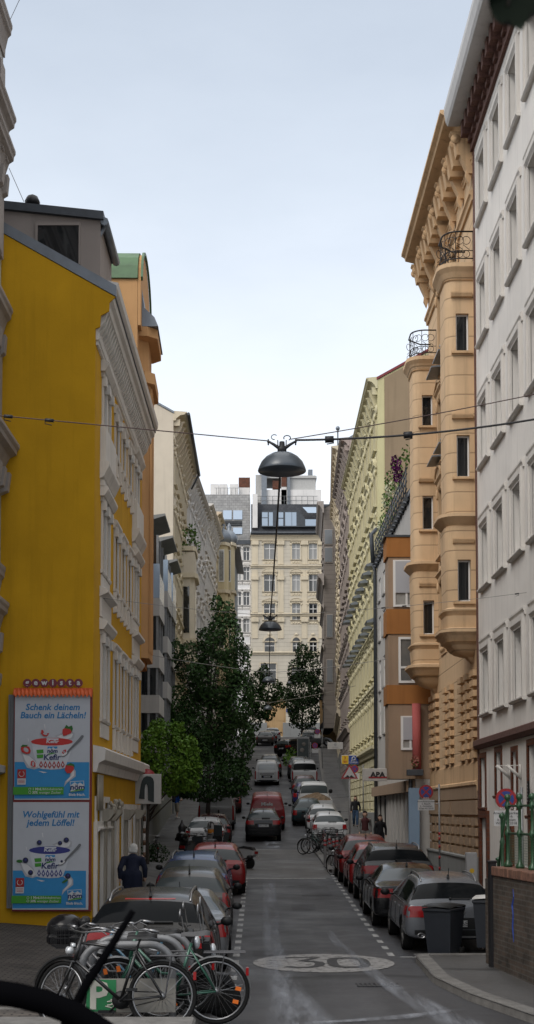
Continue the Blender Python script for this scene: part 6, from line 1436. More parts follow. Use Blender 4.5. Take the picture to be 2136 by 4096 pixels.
def person(label, X, d, z, rz, H=1.75, top=(.02,.02,.03), trousers=(.03,.035,.05), hair=(.03,.02,.015), skin=None, stride=.16, coat=False, shorts=False, shoes=(.02,.02,.02), bag=None, stoop=0.0, longhair=False, sleeves=None, vest=None, phone=False, backpack=None):
    root = thing('person', label, 'person', (X,d,z), rz); k = H/1.75; root.scale = (k,k,k); sk = skin or M['skin']
    cm = lambda n, c: simple(n, c, .85, 0, .2, var=.15, vs=8)
    lean = lambda p: (p[0], p[1]+stoop*max(0,p[2]-.95), p[2]-abs(stoop)*.12*max(0,p[2]-.95))    # faces +y
    L_ = lean; hipL, hipR = (-.09,0,.92), (.09,0,.92)
    knL, knR = (-.10,stride*.75,.50), (.10,-stride*.25+.05,.50); anL, anR = (-.10,stride,.09), (.10,-stride,.10 if stride < .1 else .15)
    shL, shR = L_((-.19,0,1.42)), L_((.19,0,1.42)); elL, elR = L_((-.25,-.10 if stride > .1 else .02,1.14)), L_((.25,.06,1.14)); waL, waR = L_((-.25,-.02,.90)), L_((.25,.16,.92))
    if phone: elR = L_((.23,.06,1.13)); waR = L_((.10,.30,1.20)); elL = L_((-.23,.06,1.13)); waL = L_((-.08,.28,1.12))
    hd = L_((0,.03,1.64)); hd = (hd[0], hd[1]+.0, hd[2])
    arms = [(shL,.055,elL,.043),(elL,.042,waL,.030),(shR,.055,elR,.043),(elR,.042,waR,.030)]
    def hand(w, e, s):
        w, e = V(w), V(e); dr = (w-e).normalized(); side = V((0,1,0)) if abs(dr.z) > .6 else V((1,0,0)); side = (side - dr*side.dot(dr)).normalized(); c = w + dr*.05; nrm = dr.cross(side)
        out = [(w,.028,c,.034),(c-side*.018,.026,c+side*.018+dr*.03,.026)]
        for i, (o_, l) in enumerate(((-.033,.062),(-.011,.075),(.011,.07),(.033,.055))):
            a = c + side*o_ + dr*.035; m1 = a + dr*l*.55; out += [(a,.0095,m1,.009),(m1,.009,m1+dr*l*.35+nrm*s*.02,.0075)]
        t0 = c - side*.03*1; out += [(t0,.011,t0-side*.02+dr*.03,.010),(t0-side*.02+dr*.03,.010,t0-side*.018+dr*.055,.008)]
        return out
    body = [((0,0,.95),.125,L_((0,0,1.15)),.115),(L_((0,0,1.15)),.115,L_((0,0,1.36)),.125),(L_((-.11,0,1.38)),.085,L_((.11,0,1.38)),.085),(L_((0,0,1.42)),.06,L_((0,.015,1.53)),.052),
            (L_((0,.02,1.60)),.078,L_((0,.015,1.68)),.088),(L_((0,.06,1.56)),.045,L_((0,.05,1.60)),.06),(L_((0,.105,1.63)),.014,L_((0,.125,1.605)),.017),(L_((-.088,.01,1.63)),.018,L_((-.09,.0,1.66)),.022),(L_((.088,.01,1.63)),.018,L_((.09,.0,1.66)),.022),
            (hipL,.085,knL,.058),(knL,.055,anL,.038),(hipR,.085,knR,.058),(knR,.055,anR,.038),(anL,.035,(anL[0],anL[1]+.12,.04),.035),(anR,.035,(anR[0],anR[1]+.12,.05),.035)] + arms + hand(waL,elL,1) + hand(waR,elR,-1)
    bo = blob('body', body, sk, root)
    e = MB()
    for s in (-1,1): p = L_((s*.032,.098,1.655)); e.ball(p, .008, 8); 
    e.build('eyes', M['black'], bo); e = MB(); a, c = L_((-.025,.108,1.572)), L_((.025,.108,1.572)); e.tube([a,L_((0,.114,1.570)),c], .006, 5); e.build('mouth', simple('lips', (.25,.09,.08), .5), bo)
    hp = [(L_((0,-.02,1.69)),.099,L_((0,.015,1.712)),.088),(L_((-.05,-.04,1.63)),.062,L_((.05,-.04,1.63)),.062),(L_((-.05,-.05,1.58)),.045,L_((.05,-.05,1.58)),.045)]
    if longhair: hp += [(L_((0,-.05,1.65)),.08,L_((0,-.07,1.46)),.06),(L_((-.07,.0,1.62)),.035,L_((-.09,.01,1.46)),.04),(L_((.07,.0,1.62)),.035,L_((.09,.01,1.46)),.04)]
    blob('hair', hp, cm('hair', hair), root, .016, 2)
    tp = [((0,0,1.0),.15,L_((0,0,1.2)),.145),(L_((0,0,1.2)),.145,L_((0,0,1.38)),.145),(L_((-.125,0,1.375)),.088,L_((.125,0,1.375)),.088),(L_((0,.0,1.42)),.08,L_((0,.01,1.47)),.068)]
    if coat: tp += [((-.06,0,.98),.15,(-.07,.02,.60),.15),((.06,0,.98),.15,(.07,-.02,.60),.15)]
    else: tp += [((-.05,0,.96),.125,(.05,0,.96),.125)]
    shl_, shr_ = [(q[0]*.97,q[1],q[2]-.012) for q in (shL,shR)]; sl = [(shl_,.067,elL,.058),(shr_,.067,elR,.058)]; full = [(elL,.062,waL,.047),(elR,.062,waR,.047)]
    if vest is None: blob('coat' if coat else 'jacket', tp + sl + ([] if shorts else full), cm('cloth', top), root, .018, 3)
    else:
        blob('jacket', tp[:4] + [((-.05,0,.96),.125,(.05,0,.96),.125)], cm('cloth', vest), root, .018, 3); blob('shirt', [(q[0],q[1]*.98,q[2],q[3]) for q in sl+full], cm('cloth', top), root, .018, 3)
    if not coat or True:
        tr = [((-.05,0,.93),.13,(.05,0,.93),.13),(hipL,.105,knL,.085 if not shorts else .095),(hipR,.105,knR,.085 if not shorts else .095)]
        if not shorts: tr += [(knL,.085,(anL[0],anL[1]-.01,anL[2]+.02),.066),(knR,.085,(anR[0],anR[1]-.01,anR[2]+.02),.066)]
        blob('shorts' if shorts else 'trousers', tr, cm('cloth', trousers), root, .018, 2)
    for s, an in ((-1,anL),(1,anR)): blob('shoe', [((an[0],an[1]-.03,an[2]-.035),.05,(an[0]+s*.01,an[1]+.15,max(.04,an[2]-.06)),.042)], cm('shoe', shoes), root, .014, 2)
    if bag: blob('bag', [((.28,.0,1.05),.09,(.28,.02,.92),.11),((.27,-.02,1.2),.02,(.12,.0,1.46),.02)], cm('bag', bag), root, .02, 2)
    if backpack: blob('backpack', [((0,-.2,1.12),.12,(0,-.2,1.34),.11)], cm('backpack', backpack), root, .02, 2)
    return root
person('old person with white hair and a long navy coat walking away past the yellow house', -3.0, 32.6, gz(32.6)+.27, 0, 1.64, top=(.010,.013,.028), trousers=(.02,.02,.022), hair=(.42,.41,.39), coat=True, stoop=.30, stride=.12).scale = (1.16,1.0,.94)
person('person in a bright blue shirt and beige shorts looking down at a phone', -4.85, 81.3, gz(81.3)+KH-.01, R(-65), 1.68, top=(.015,.06,.26), trousers=(.27,.24,.20), shorts=True, shoes=(.5,.5,.5), stride=.05, phone=True, stoop=.10, backpack=(.02,.02,.025))
person('person in a dark red quilted vest and grey sleeves walking towards the camera', 4.62, 58.8, gz(58.8)+KH-.01, R(180), 1.80, top=(.13,.125,.12), vest=(.055,.018,.02), trousers=(.17,.16,.15), hair=(.015,.011,.009), stride=.2)
person('person in black with long dark hair behind the dark red hatchback', 5.15, 57.4, gz(57.4)+KH-.01, R(180), 1.68, top=(.010,.010,.012), trousers=(.010,.010,.013), hair=(.02,.012,.009), longhair=True, stride=.12)
person('person in a black jacket and blue jeans carrying a yellow bag beyond the warning sign', 5.5, 76.8, gz(76.8)+KH-.01, R(175), 1.72, top=(.013,.013,.015), trousers=(.03,.055,.10), hair=(.05,.028,.015), longhair=True, bag=(.40,.20,.02), stride=.2)
# ------------------------------------------------------------------ trees and plants
M['leaf'] = leafmat('maple_leaves', (.012,.026,.010), (.048,.10,.028)); M['leaf2'] = leafmat('light_leaves', (.045,.11,.012), (.15,.28,.04)); M['leaf3'] = leafmat('dark_leaves', (.010,.021,.010), (.034,.068,.023))
M['leaf4'] = leafmat('climber_leaves', (.03,.07,.012), (.11,.19,.04))
M['bark'] = simple('bark', (.045,.038,.032), .9, var=.35, vs=14, bump=.6, bs=30)
def leaves(mb_, c, rad, n, s, r_, flat=.35):
    """leaf blades scattered through a lumpy clump, denser towards its skin"""
    for _ in range(n):
        while True:
            v = V((r_.uniform(-1,1), r_.uniform(-1,1), r_.uniform(-1,1)))
            if .02 < v.length < 1: break
        v = v.normalized()*(v.length**.45); p = V((c[0]+v.x*rad[0], c[1]+v.y*rad[1], c[2]+v.z*rad[2]))
        nrm = (v*.6 + V((r_.uniform(-1,1), r_.uniform(-1,1), r_.uniform(-.3,1)))).normalized(); t = nrm.cross(V((r_.uniform(-1,1), r_.uniform(-1,1), r_.uniform(-1,.2)))).normalized(); b = nrm.cross(t); k = s*r_.uniform(.6,1.25)
        mb_.add([p-t*k*.5, p-b*k*.38+t*k*.05, p+t*k*.55, p+b*k*.38+t*k*.05], [(0,1,2,3)])
def tree(label, X, d, z, trunk_h, trunk_r, clumps, m, leafsize, seed, dens=1.0, group=None, cat='tree', limbs=True):
    r_ = random.Random(seed); root = thing('street_tree', label, cat, (X,d,z), 0, group)
    b = MB(); topz = max(c[2] for c, r in clumps)*.8
    b.tube([(0,0,-.1),(.02,.01,.3),(.0,.02,trunk_h*.6),(.05,0,trunk_h),(.02,0,topz)], [trunk_r*1.3,trunk_r*1.02,trunk_r*.92,trunk_r*.8,trunk_r*.15], 8); b.build('trunk', M['bark'], root)
    b = MB()
    for c, r in clumps: b.tube([(0.03,0,max(trunk_h*.85,c[2]*.55)), (c[0]*.5,c[1]*.5,(max(trunk_h*.85,c[2]*.55)+c[2])/2+.1), c], [trunk_r*.45,trunk_r*.28,trunk_r*.08], 5)
    if limbs: b.build('limbs', M['bark'], root)
    b = MB()
    for c, r in clumps:
        n = int(dens*(r[0]*r[1]*r[2])**(2/3)/(leafsize**2)*24); leaves(b, c, r, n, leafsize, r_)
        for _ in range(5):    # stray sprigs make the outline uneven
            a, e = r_.uniform(0,6.28), r_.uniform(-.6,1.2); q = (c[0]+r[0]*1.05*math.cos(a)*math.cos(e), c[1]+r[1]*1.05*math.sin(a)*math.cos(e), c[2]+r[2]*1.05*math.sin(e)); leaves(b, q, (r[0]*.28,r[1]*.28,r[2]*.3), max(8,n//28), leafsize, r_)
    b.build('crown', M[m], root); return root
def pxc(px, py, d, X, z, rx, rz_, dy=0, ry=None):
    p = P(px, py, d+dy); s = d/F; return ((p.x-X, dy, p.z-z), (rx*s, (ry or rx*s), rz_*s))
d = 70.0; X = XP(207.7,d); z = gz(d)
cl = [pxc(*a) for a in [(207,775,d,X,z,36,28),(188,745,d,X,z,24,32,-.6),(232,742,d,X,z,24,30,.4),(206,720,d,X,z,32,36,.6),(180,705,d,X,z,17,22,.2),(238,700,d,X,z,17,26,-.4),(216,680,d,X,z,27,30),(192,664,d,X,z,18,24,.5),(236,664,d,X,z,15,20,.3),(224,640,d,X,z,20,24,-.3),(176,652,d,X,z,9,12),(225,615,d,X,z,11,14),(217,604,d,X,z,6,9),(208,640,d,X,z,12,14,.8),(232,780,d,X,z,18,18,-.5),(184,785,d,X,z,16,14,.5),(248,690,d,X,z,6,14,.2)]]
tree('big dark maple with a tall crown over the left row of cars', X, d, z, 2.3, .13, cl, 'leaf', .155, 3, 1.1)
d = 49.5; X = XP(147,d); z = gz(d)+KH
cl = [pxc(*a) for a in [(170,760,d,X,z,26,34),(152,752,d,X,z,13,26,-.2),(188,758,d,X,z,12,20,.2),(164,735,d,X,z,20,13,.2),(183,776,d,X,z,15,16,-.3),(152,782,d,X,z,12,16,.3),(190,745,d,X,z,8,10),(170,785,d,X,z,16,12,.2),(144,768,d,X,z,6,10),(197,768,d,X,z,6,9),(156,727,d,X,z,7,7),(178,727,d,X,z,6,6),(192,785,d,X,z,7,8),(148,790,d,X,z,8,7)]]
tree('smaller bright green tree beside the white arch sign', X, d, z, 1.9, .07, cl, 'leaf2', .12, 8, 1.1)
d = 150.0; X = XP(302,d); z = gz(d)+KH
cl = [pxc(*a) for a in [(304,712,d,X,z,16,18),(303,690,d,X,z,17,20),(296,672,d,X,z,9,14),(311,668,d,X,z,10,18,.4),(302,655,d,X,z,7,12),(315,690,d,X,z,8,14),(293,705,d,X,z,7,12)]]
tree('slender dark tree on the right near the end house', X, d, z, 2.0, .12, cl, 'leaf3', .25, 5, 1.2)
d = 118.0; X = XP(243,d); z = gz(d)+KH
cl = [pxc(*a) for a in [(262,706,d,X,z,10,14),(270,690,d,X,z,13,13),(280,700,d,X,z,9,9),(258,682,d,X,z,9,12),(264,674,d,X,z,7,9),(286,694,d,X,z,5,6),(252,700,d,X,z,9,15),(268,712,d,X,z,8,9),(254,722,d,X,z,8,10),(247,735,d,X,z,8,14)]]
tree('spreading green tree reaching over the street behind the hanging lamps', X, d, z, 3.0, .12, cl, 'leaf', .22, 6, 1.0)
def plant(name, label, cat, clumps, m, leafsize, seed, root_at, flowers=None, dens=1.0, stems=True):
    r_ = random.Random(seed); root = thing(name, label, cat, root_at); o = V(root_at); b = MB()
    for c, r in clumps: leaves(b, V(c)-o, r, int(dens*(r[0]*r[1]*r[2])**(2/3)/(leafsize**2)*11), leafsize, r_)
    b.build('foliage', M[m], root)
    if stems:
        b = MB()
        for c, r in clumps:
            q = V(c)-o; b.tube([(q.x*.3,q.y*.3,0),(q.x*.7,q.y*.7,q.z*.5),q], [.02,.015,.008], 4)
        b.build('stems', M['bark'], root)
    for nm, mm, cs, n, s in (flowers or []):
        b = MB()
        for c, r in cs: leaves(b, V(c)-o, r, n, s, r_)
        b.build(nm, mm, root)
    return root
def cpx(px, py, d, rx, rz_): p = P(px, py, d); s = d/F; return (tuple(p), (rx*s, rx*s*.8, rz_*s))
M['fl_purple'] = leafmat('purple_flowers', (.06,.008,.05), (.13,.02,.12)); M['fl_white'] = leafmat('white_flowers', (.30,.32,.20), (.50,.50,.38)); M['fl_pink'] = leafmat('pink_flowers', (.35,.12,.10), (.5,.25,.2))
plant('flowering_shrub', 'purple and green flowering shrub on the roof terrace of the tan house', 'shrub', [cpx(399,466,59,9,9), cpx(393,480,60,9,11), cpx(407,455,57,8,10)], 'leaf4', .14, 31, tuple(P(400,492,59)), [('flowers', M['fl_purple'], [cpx(396,463,58.4,6,8), cpx(398,475,58.8,5,8)], 120, .13)])
plant('flowering_shrub', 'white flowering shrub hanging over the roof terrace rail', 'shrub', [cpx(392,497,63,9,12), cpx(388,512,65,8,12), cpx(384,522,67,6,9), cpx(381,535,68.5,4,8)], 'leaf4', .14, 32, tuple(P(390,530,65)), [('flowers', M['fl_white'], [cpx(392,489,62.4,8,8), cpx(387,500,64,6,8), cpx(381,528,67.6,4,8)], 110, .12)])
plant('climbing_plant', 'green climber cascading from the bay balcony of the cream house', 'plant', [cpx(185,537,93,9,10), cpx(180,531,93,5,8), cpx(192,530,93.5,5,8), cpx(184,550,92.6,6,9)], 'leaf4', .2, 33, tuple(P(185,572,92.6)))
plant('climbing_plant', 'thin climber on the white house next to the cream balcony', 'plant', [cpx(196,540,99.8,3,6), cpx(199,546,100.2,3,5), cpx(193,534,99.5,3,5)], 'leaf4', .2, 34, tuple(P(196,552,99.5)))
zz = gz(52)+KH; plant('hedge', 'low dark hedge on the left pavement beside a bicycle', 'hedge', [((-4.4,52.2,zz+.4),(.5,.5,.42)), ((-3.85,52.3,zz+.38),(.45,.5,.4)), ((-4.9,52.2,zz+.4),(.4,.5,.4))], 'leaf3', .09, 35, (-4.3,52.2,zz), dens=1.2)
zz = gz(57.6)+KH; plant('weeds', 'tall weeds growing at the kerb beside the white hatchback', 'plant', [((-1.35,57.2,zz+.35),(.22,.4,.4)), ((-1.25,56.3,zz+.2),(.18,.3,.22)), ((-1.5,58.3,zz+.45),(.2,.3,.5))], 'leaf', .10, 36, (-1.35,57.2,zz), dens=.6)
b = MB()
r_ = random.Random(4)
for cx_, cd in ((-1.25,15.2),(-1.05,15.15),(-1.75,15.2),(-.9,15.3),(-1.55,15.25)):
    for _ in range(26):
        x, y, h = cx_+r_.gauss(0,.06), cd+r_.gauss(0,.05), r_.uniform(.05,.16); q = r_.uniform(-.05,.05); b.add([(x-.008,y,ZI),(x+.008,y,ZI),(x+q,y-.02,ZI+h)], [(0,1,2)])
tag(b.build('grass_tufts', M['leaf4']), 'small grass tufts growing between the bicycle wheels', 'grass', kind='stuff')
p = P(300,741,121); zz = gz(121); plant('planter_shrub', 'green shrub beside the advertising column at the top of the right row', 'shrub', [((2.75,121,zz+.7),(.55,.6,.6)), ((3.0,122,zz+1.1),(.5,.6,.7)), ((2.5,119.8,zz+.45),(.4,.5,.4))], 'leaf2', .2, 37, (2.8,121,zz))
p = P(415,762,52.9); plant('potted_flowers', 'pink flowering pot plant on the ledge under the red column', 'plant', [cpx(415,763,52.6,4,5)], 'leaf4', .08, 38, tuple(P(415,770,52.6)), [('flowers', M['fl_pink'], [cpx(415,761,52.4,4.5,6)], 90, .07)])
q = MB(); pp = P(415,770,52.6); q.bbox(-.32,.32,-.15,.15,-.22,.02,.02); tag(q.build('flower_box', M['darkzinc'], None, tuple(pp)), 'dark flower box under the red column', 'planter')
# ------------------------------------------------------------------ hanging lamps and wires
M['lampgrey'] = simple('lamp_enamel', (.045,.055,.066), .32, .2, .6, var=.15, vs=4); M['lampin'] = simple('lamp_inside', (.30,.31,.32), .5); M['cable'] = simple('cable', (.012,.011,.012), .6); M['wire'] = simple('span_wire_rust', (.06,.035,.032), .6, .3); M['wirepale'] = simple('span_wire_pale', (.22,.21,.20), .5, .4)
lamps = []
def lamp(label, px, py, d, dia=.56):
    """py: picture row of the dome's rim"""
    p = P(px, py, d); r = dia/2; root = thing('hanging_street_lamp', label, 'street lamp', tuple(p), 0, 'street lamps hung over the middle of the road')
    b = MB(); b.lathe([(r,-.012),(r*1.01,.0),(r*.97,.035),(r*.86,.10),(r*.68,.155),(r*.45,.195),(r*.22,.215),(.05,.22)], 32); b.build('shade', M['lampgrey'], root)
    b = MB(); b.lathe([(r*.985,.0),(r*.84,.08),(r*.5,.15),(.001,.17)], 24); b.lathe([(.07,.02),(.08,.06),(.05,.15)], 12); b.build('reflector', M['lampin'], root)
    b = MB(); b.lathe([(.05,.205),(.055,.26),(.035,.28),(.03,.34),(.0,.345)], 12); b.build('socket', M['black'], root)
    b = MB()
    for s in (-1,1):
        b.tube([(0,0,.27),(s*.05,0,.275),(s*.10,0,.31),(s*.16,0,.345)], [.022,.022,.017,.013], 6); b.ball((s*.16,0,.34), .016, 6); b.tube([(s*.16,0,.30),(s*.16,0,.37)], .009, 5); b.tube([(s*.045,0,.22),(s*.05,0,.36)], .006, 4)
    b.tube([(.10*math.cos(R(a)) if 0 else -.09+.035*math.cos(R(a)), 0, .395+.03*math.sin(R(a))) for a in range(40,300,30)], .005, 4); b.tube([(.06+.04*math.cos(R(a)),0,.385+.03*math.sin(R(a))) for a in range(-60,240,30)], .006, 4)
    b.build('bracket', M['iron'], root); lamps.append(p + V((0,0,.37))); return root
lamp('nearest dark enamel dome lamp, largest of those hung along the street', 282, 470.5, 15.7)
lamp('second dome lamp down the line with a yellowish stain on top', 270.3, 629.5, 33.0)
lamp('third dome lamp, upper of the two that overlap before the trees', 268.8, 681.5, 57)
lamp('fourth dome lamp, just below the third in the picture', 268, 709, 82)
lamp('small far dome lamp right of the others near the slender tree', 289.5, 683.5, 128)
b = MB()
c = lamps[1] + V((0,0,-.14)); b.lathe([(.12,-.045),(.155,-.055),(.16,-.06)], 16, (0,0,0)); o = bpy.data.objects.get('hanging_street_lamp.001'); b.build('stain', simple('lamp_stain', (.20,.15,.06), .7), o, (0,0,.245))
def wire(label, a, c, sag, r, m='wire', name='span_wire', n=24, clamps=None, wob=0):
    a, c = V(a), V(c); b = MB(); pts = [a+(c-a)*i/n + V((0,0,-sag*4*(i/n)*(1-i/n)+(rnd.uniform(-wob,wob) if 0 < i < n else 0))) for i in range(n+1)]; root = thing(name, label, 'cable', tuple(a)); 
    b.tube([p-a for p in pts], r, 6); b.build('strand', M[m], root)
    for t in clamps or []:
        i = int(t*n); p = pts[i]-a; dr = (pts[i+1]-pts[i]).normalized(); q = MB(); q.tube([p-dr*.05, p+dr*.05], r*3.2, 6); q.tube([p+dr*.05, p+dr*.05+V((0,0,-.045)), p-dr*.03+V((0,0,-.055))], .006, 4); q.build('turnbuckle', M['iron'], root)
    return root
l1, l2, l3, l4, l5 = lamps
wire('span wire with two turnbuckles from the nearest lamp to the left houses', l1+V((-.16,0,-.02)), P(-60,410,15.7), .0, .0065, clamps=[.70,.82])
wire('thin span wire rising from the nearest lamp to the upper right', l1+V((.10,0,.0)), P(560,389,15.7), .02, .006)
wire('thick black power cable from the nearest lamp to the white house', l1+V((.16,0,-.01)), P(565,414,15.7), .07, .0125, 'cable', 'power_cable', clamps=[.15,.45])
def link_c(a, b_, lab, sag, r=.012): return wire(lab, a+V((0,0,-.05)), b_+V((0,0,-.03)), sag, r, 'cable', 'power_cable')
link_c(l1, l2, 'black feeder cable dropping from the nearest lamp to the second lamp', .12, .0135); link_c(l2, l3, 'feeder cable between the second and third lamps', .25); link_c(l3, l4, 'feeder cable between the third and fourth lamps', .3, .014)
wire('pale span wire from the yellow house to the second lamp', P(102,598,31.4), l2+V((-.16,0,-.02)), .03, .006, 'wirepale', clamps=[.04])
wire('pale span wire from the second lamp to a hook on the white house', l2+V((.16,0,-.02)), P(527,592.5,34.2), .06, .006, 'wirepale', clamps=[.45,.5,.97])
wire('pale span wire from the grey house to the third lamp', P(139,653,55), l3, .05, .012, 'wirepale'); wire('pale span wire from the third lamp to the tan house', l3, P(412,655,53.0), .08, .010, 'wirepale')
wire('pale span wire from the cream house to the fourth lamp', P(172,680,85), l4, .05, .016, 'wirepale'); wire('pale span wire from the fourth lamp to the lime house', l4, P(362,684,88), .1, .016, 'wirepale')
wire('wire slanting down the sky beside the grey house at the left edge', P(25,-12,24), P(10,20,29), 0, .006); wire('thin aerial wire behind the yellow house roof', P(9,168,33), P(24,202,33), 0, .008)
# ------------------------------------------------------------------ traffic signs
M['s_blue'] = simple('sign_blue', (.015,.04,.20), .4, var=.1); M['s_red'] = simple('sign_red', (.26,.010,.014), .4, var=.1); M['s_white'] = simple('sign_white', (.42,.42,.42), .5, var=.08); M['s_black'] = simple('sign_black', (.01,.01,.01), .6); M['s_yellow'] = simple('sign_yellow', (.50,.31,.01), .5); M['s_grey'] = simple('sign_panel_grey', (.27,.27,.275), .6, var=.06)
def disc(b, r, y0, y1, c=(0,0), n=28): b.lathe([(r,-y1),(r,-y0)], n, (c[0],0,c[1]), axis='y', sm=False)
def nostop(label, px, py, d, dia, base, txt=None, plate=None, side=1, polem='steel', low=1.2, pw=1.15, off=.55):
    """round no-stopping sign on a flag arm; pole stands `off` to its side"""
    p = P(px, py, d); z0 = base; root = thing('no_stopping_sign', label, 'traffic sign', (p.x+side*off, d, z0)); r = dia/2; cz = p.z-z0; cx = -side*off
    b = MB(); b.tube([(0,0,0),(0,0,cz+r*1.1)], .032, 8); b.build('pole', M[polem], root)
    b = MB(); b.tube([(0,0,cz+.12),(cx*.3,-.01,cz+.12)], .018, 6); b.tube([(0,0,cz-r-.15),(cx*.3,-.01,cz-r-.15)], .018, 6); b.build('arm', M['steel'], root)
    b = MB(); disc(b, r, -.02, .0, (cx,cz)); dk = b.build('disc', M['s_red'], root)
    b = MB(); disc(b, r*.74, -.026, -.02, (cx,cz)); b.build('blue_field', M['s_blue'], dk).location = (0,0,0); 
    b = MB(); w = r*.10; q = r*.72*.707
    for s in (-1,1): b.add([(cx-q-w*.7,-.030+.0015*s,cz-s*q+s*w*.7),(cx-q+w*.7,-.030+.0015*s,cz-s*q-s*w*.7),(cx+q+w*.7,-.030+.0015*s,cz+s*q-s*w*.7),(cx+q-w*.7,-.030+.0015*s,cz+s*q+s*w*.7)], [(0,1,2,3)])
    b.build('red_cross', M['s_red'], dk)
    if txt: text('lettering', txt, r*.30, M['s_white'], dk, (cx,-.034,cz-r*.87), bold=.02, ext=.001)
    if plate:
        h = r*1.45; b = MB(); b.box(cx-r*pw,cx+r*pw,-.015,.0,cz-r*1.08-h,cz-r*1.08); pl = b.build('supplementary_plate', M['s_white'], root)
        for i, t in enumerate(plate): text('lettering', t, h*.24, M['s_black'], pl, (cx,-.018,cz-r*1.08-h*(.17+.22*i)), bold=.005, ext=.0008)
    return root
pv = lambda d: gz(d)+KH-.012
PT = ['Anwohnerparken','6. Bezirk','lt. Amtsblatt','Wien 41/2018']
r_ = nostop('no stopping sign reading ENDE on a sticker covered pole before the peach house', 426, 792, 43.5, .46, gz(43.5)+KH-.02, 'ENDE', PT, 1, off=.42)
b = MB(); 
for z in (.4,.75,1.1,1.35,1.5): b.lathe([(.034,z),(.034,z+.10)], 8)
b.build('red_bands', M['s_red'], r_)
nostop('no stopping sign reading ANFANG seen through the green railing', 506, 799, 29.5, .46, pv(29.5), 'ANFANG', PT, 1, off=.34)
nostop('no stopping sign below the blue and yellow insurance sign', 354.5, 769, 78, .46, pv(78), None, ['Mo.-Fr.','werktags','Wien'], 1, off=.5)
nostop('lower no stopping sign on the slim pole in the upper right pavement', 315, 745.5, 108, .46, pv(108), None, ['Anfang'], -1, off=.35)
nostop('upper no stopping sign near the grey corner house', 317.5, 731.5, 118, .46, pv(118), None, ['Ende'], 1, off=.4)
# triangular warning sign
d = 49.5; p = P(349.5,773,d); z0 = gz(d)+KH; root = thing('warning_sign', 'red bordered triangle warning of road bumps on a banded pole', 'traffic sign', (p.x,d,z0)); cz = p.z-z0; s_ = .36
tri = lambda k, y: [(k*s_*math.sin(R(a)), y, cz-.03+k*s_*math.cos(R(a))*1.0) for a in (0,120,240)]
b = MB(); b.tube([(0,.03,0),(0,.03,cz+.2)], .034, 8); b.build('pole', M['steel'], root)
b = MB(); t0 = tri(1,0); t1 = tri(1,.02); b.add(t0+t1, [(0,1,2),(5,4,3),(0,3,4,1),(1,4,5,2),(2,5,3,0)]); pl = b.build('panel', M['s_red'], root)
b = MB(); b.add(tri(.72,-.006), [(0,1,2)]); b.build('white_field', M['s_white'], pl)
b = MB(); b.prism([(x*.58, cz-.02+(z-cz)*.58) for x, z in [(-.27,cz-.24),(.27,cz-.24),(.27,cz-.20),(.22,cz-.19)]+[(.12+.085*math.cos(R(a)),cz-.19+.085*math.sin(R(a))) for a in range(0,181,30)]+[(-.12+.085*math.cos(R(a)),cz-.19+.085*math.sin(R(a))) for a in range(0,181,30)]+[(-.22,cz-.19),(-.27,cz-.20)]], -.012, -.008, 'y'); b.build('bump_symbol', M['s_black'], pl)
b = MB(); 
for z in (.25,.55,.85): b.lathe([(.037,z),(.037,z+.15)], 8, (0,.03,0))
b.build('red_bands', M['s_red'], root)
# shop signs
def panel(name, label, x0, x1, y0, y1, d, m, t=.12, cat='sign'):
    a, c = P(x0,y1,d), P(x1,y0,d); root = thing(name, label, cat, (a.x, d, a.z)); w, h = c.x-a.x, c.z-a.z
    b = MB(); b.bbox(0,w,0,t,0,h,.015); b.build('panel', M[m], root); return root, w, h
M['boxwhite'] = simple('sign_box_white', (.42,.41,.39), .6, var=.05); M['dkgreen'] = simple('arch_green', (.012,.022,.022), .6)
r_, w, h = panel('shop_sign', 'white box sign with a thick dark arch shape, projecting by the left pavement', 132.6, 161, 774, 804, 39.6, 'boxwhite', .22)
k = w/28.4; cx, cz = 14.0*k, 17*k
b = MB(); o_ = [(x*k, z*k) for x, z in ((6.3,5.5),(8.2,19),(9.2,23),(11,26.3),(14,28),(18,27.6),(20.5,25.5),(21.5,22),(21.5,1.7),(15.5,3.6),(15.3,15),(14.8,18.5),(13.7,20.3),(12.6,18.5),(12.1,14),(12.1,5.0))]
b.prism(o_, -.03, -.002, 'y'); b.build('arch_symbol', M['dkgreen'], r_)
b = MB(); b.tube([(w*.4,.16,-2.75),(w*.4,.16,0)], .04, 8); b.build('pole', M['w_ltgrey'], r_)
b = MB(); 
for i in range(7): b.lathe([(.043,-2.6+.35*i),(.043,-2.45+.35*i)], 8, (w*.4,.16,0))
b.build('stickers', M['wood'], r_)
b = MB(); b.lathe([(.02,-.02),(.26,-.02),(.26,.02),(.02,.02)], 20, (w*.47,.25,h-.1), axis='y'); b.build('round_red_sign', M['s_red'], r_)
r_, w, h = panel('shop_sign', 'grey panel sign with black letters over a red bar', 362.5, 387, 768.5, 781, 52.7, 'boxwhite', .15)
text('lettering', 'APA', h*.55, M['s_black'], r_, (w*.62,-.012,h*.50), bold=.045, sx=1.12, ext=.006); b = MB(); b.box(w*.25,w*.995,-.012,-.002,h*.22,h*.36); b.build('red_bar', M['s_red'], r_)
r_, w, h = panel('shop_sign', 'blue and yellow insurance sign sticking out over the right pavement', 341.5, 358.8, 755.2, 764.3, 82, 'boxwhite', .15)
b = MB(); b.box(w*.02,w*.40,-.012,-.002,h*.04,h*.96); yp = b.build('yellow_field', M['s_yellow'], r_); b = MB(); b.box(w*.415,w*.985,-.012,-.002,h*.04,h*.96); bp = b.build('blue_field', M['s_blue'], r_)
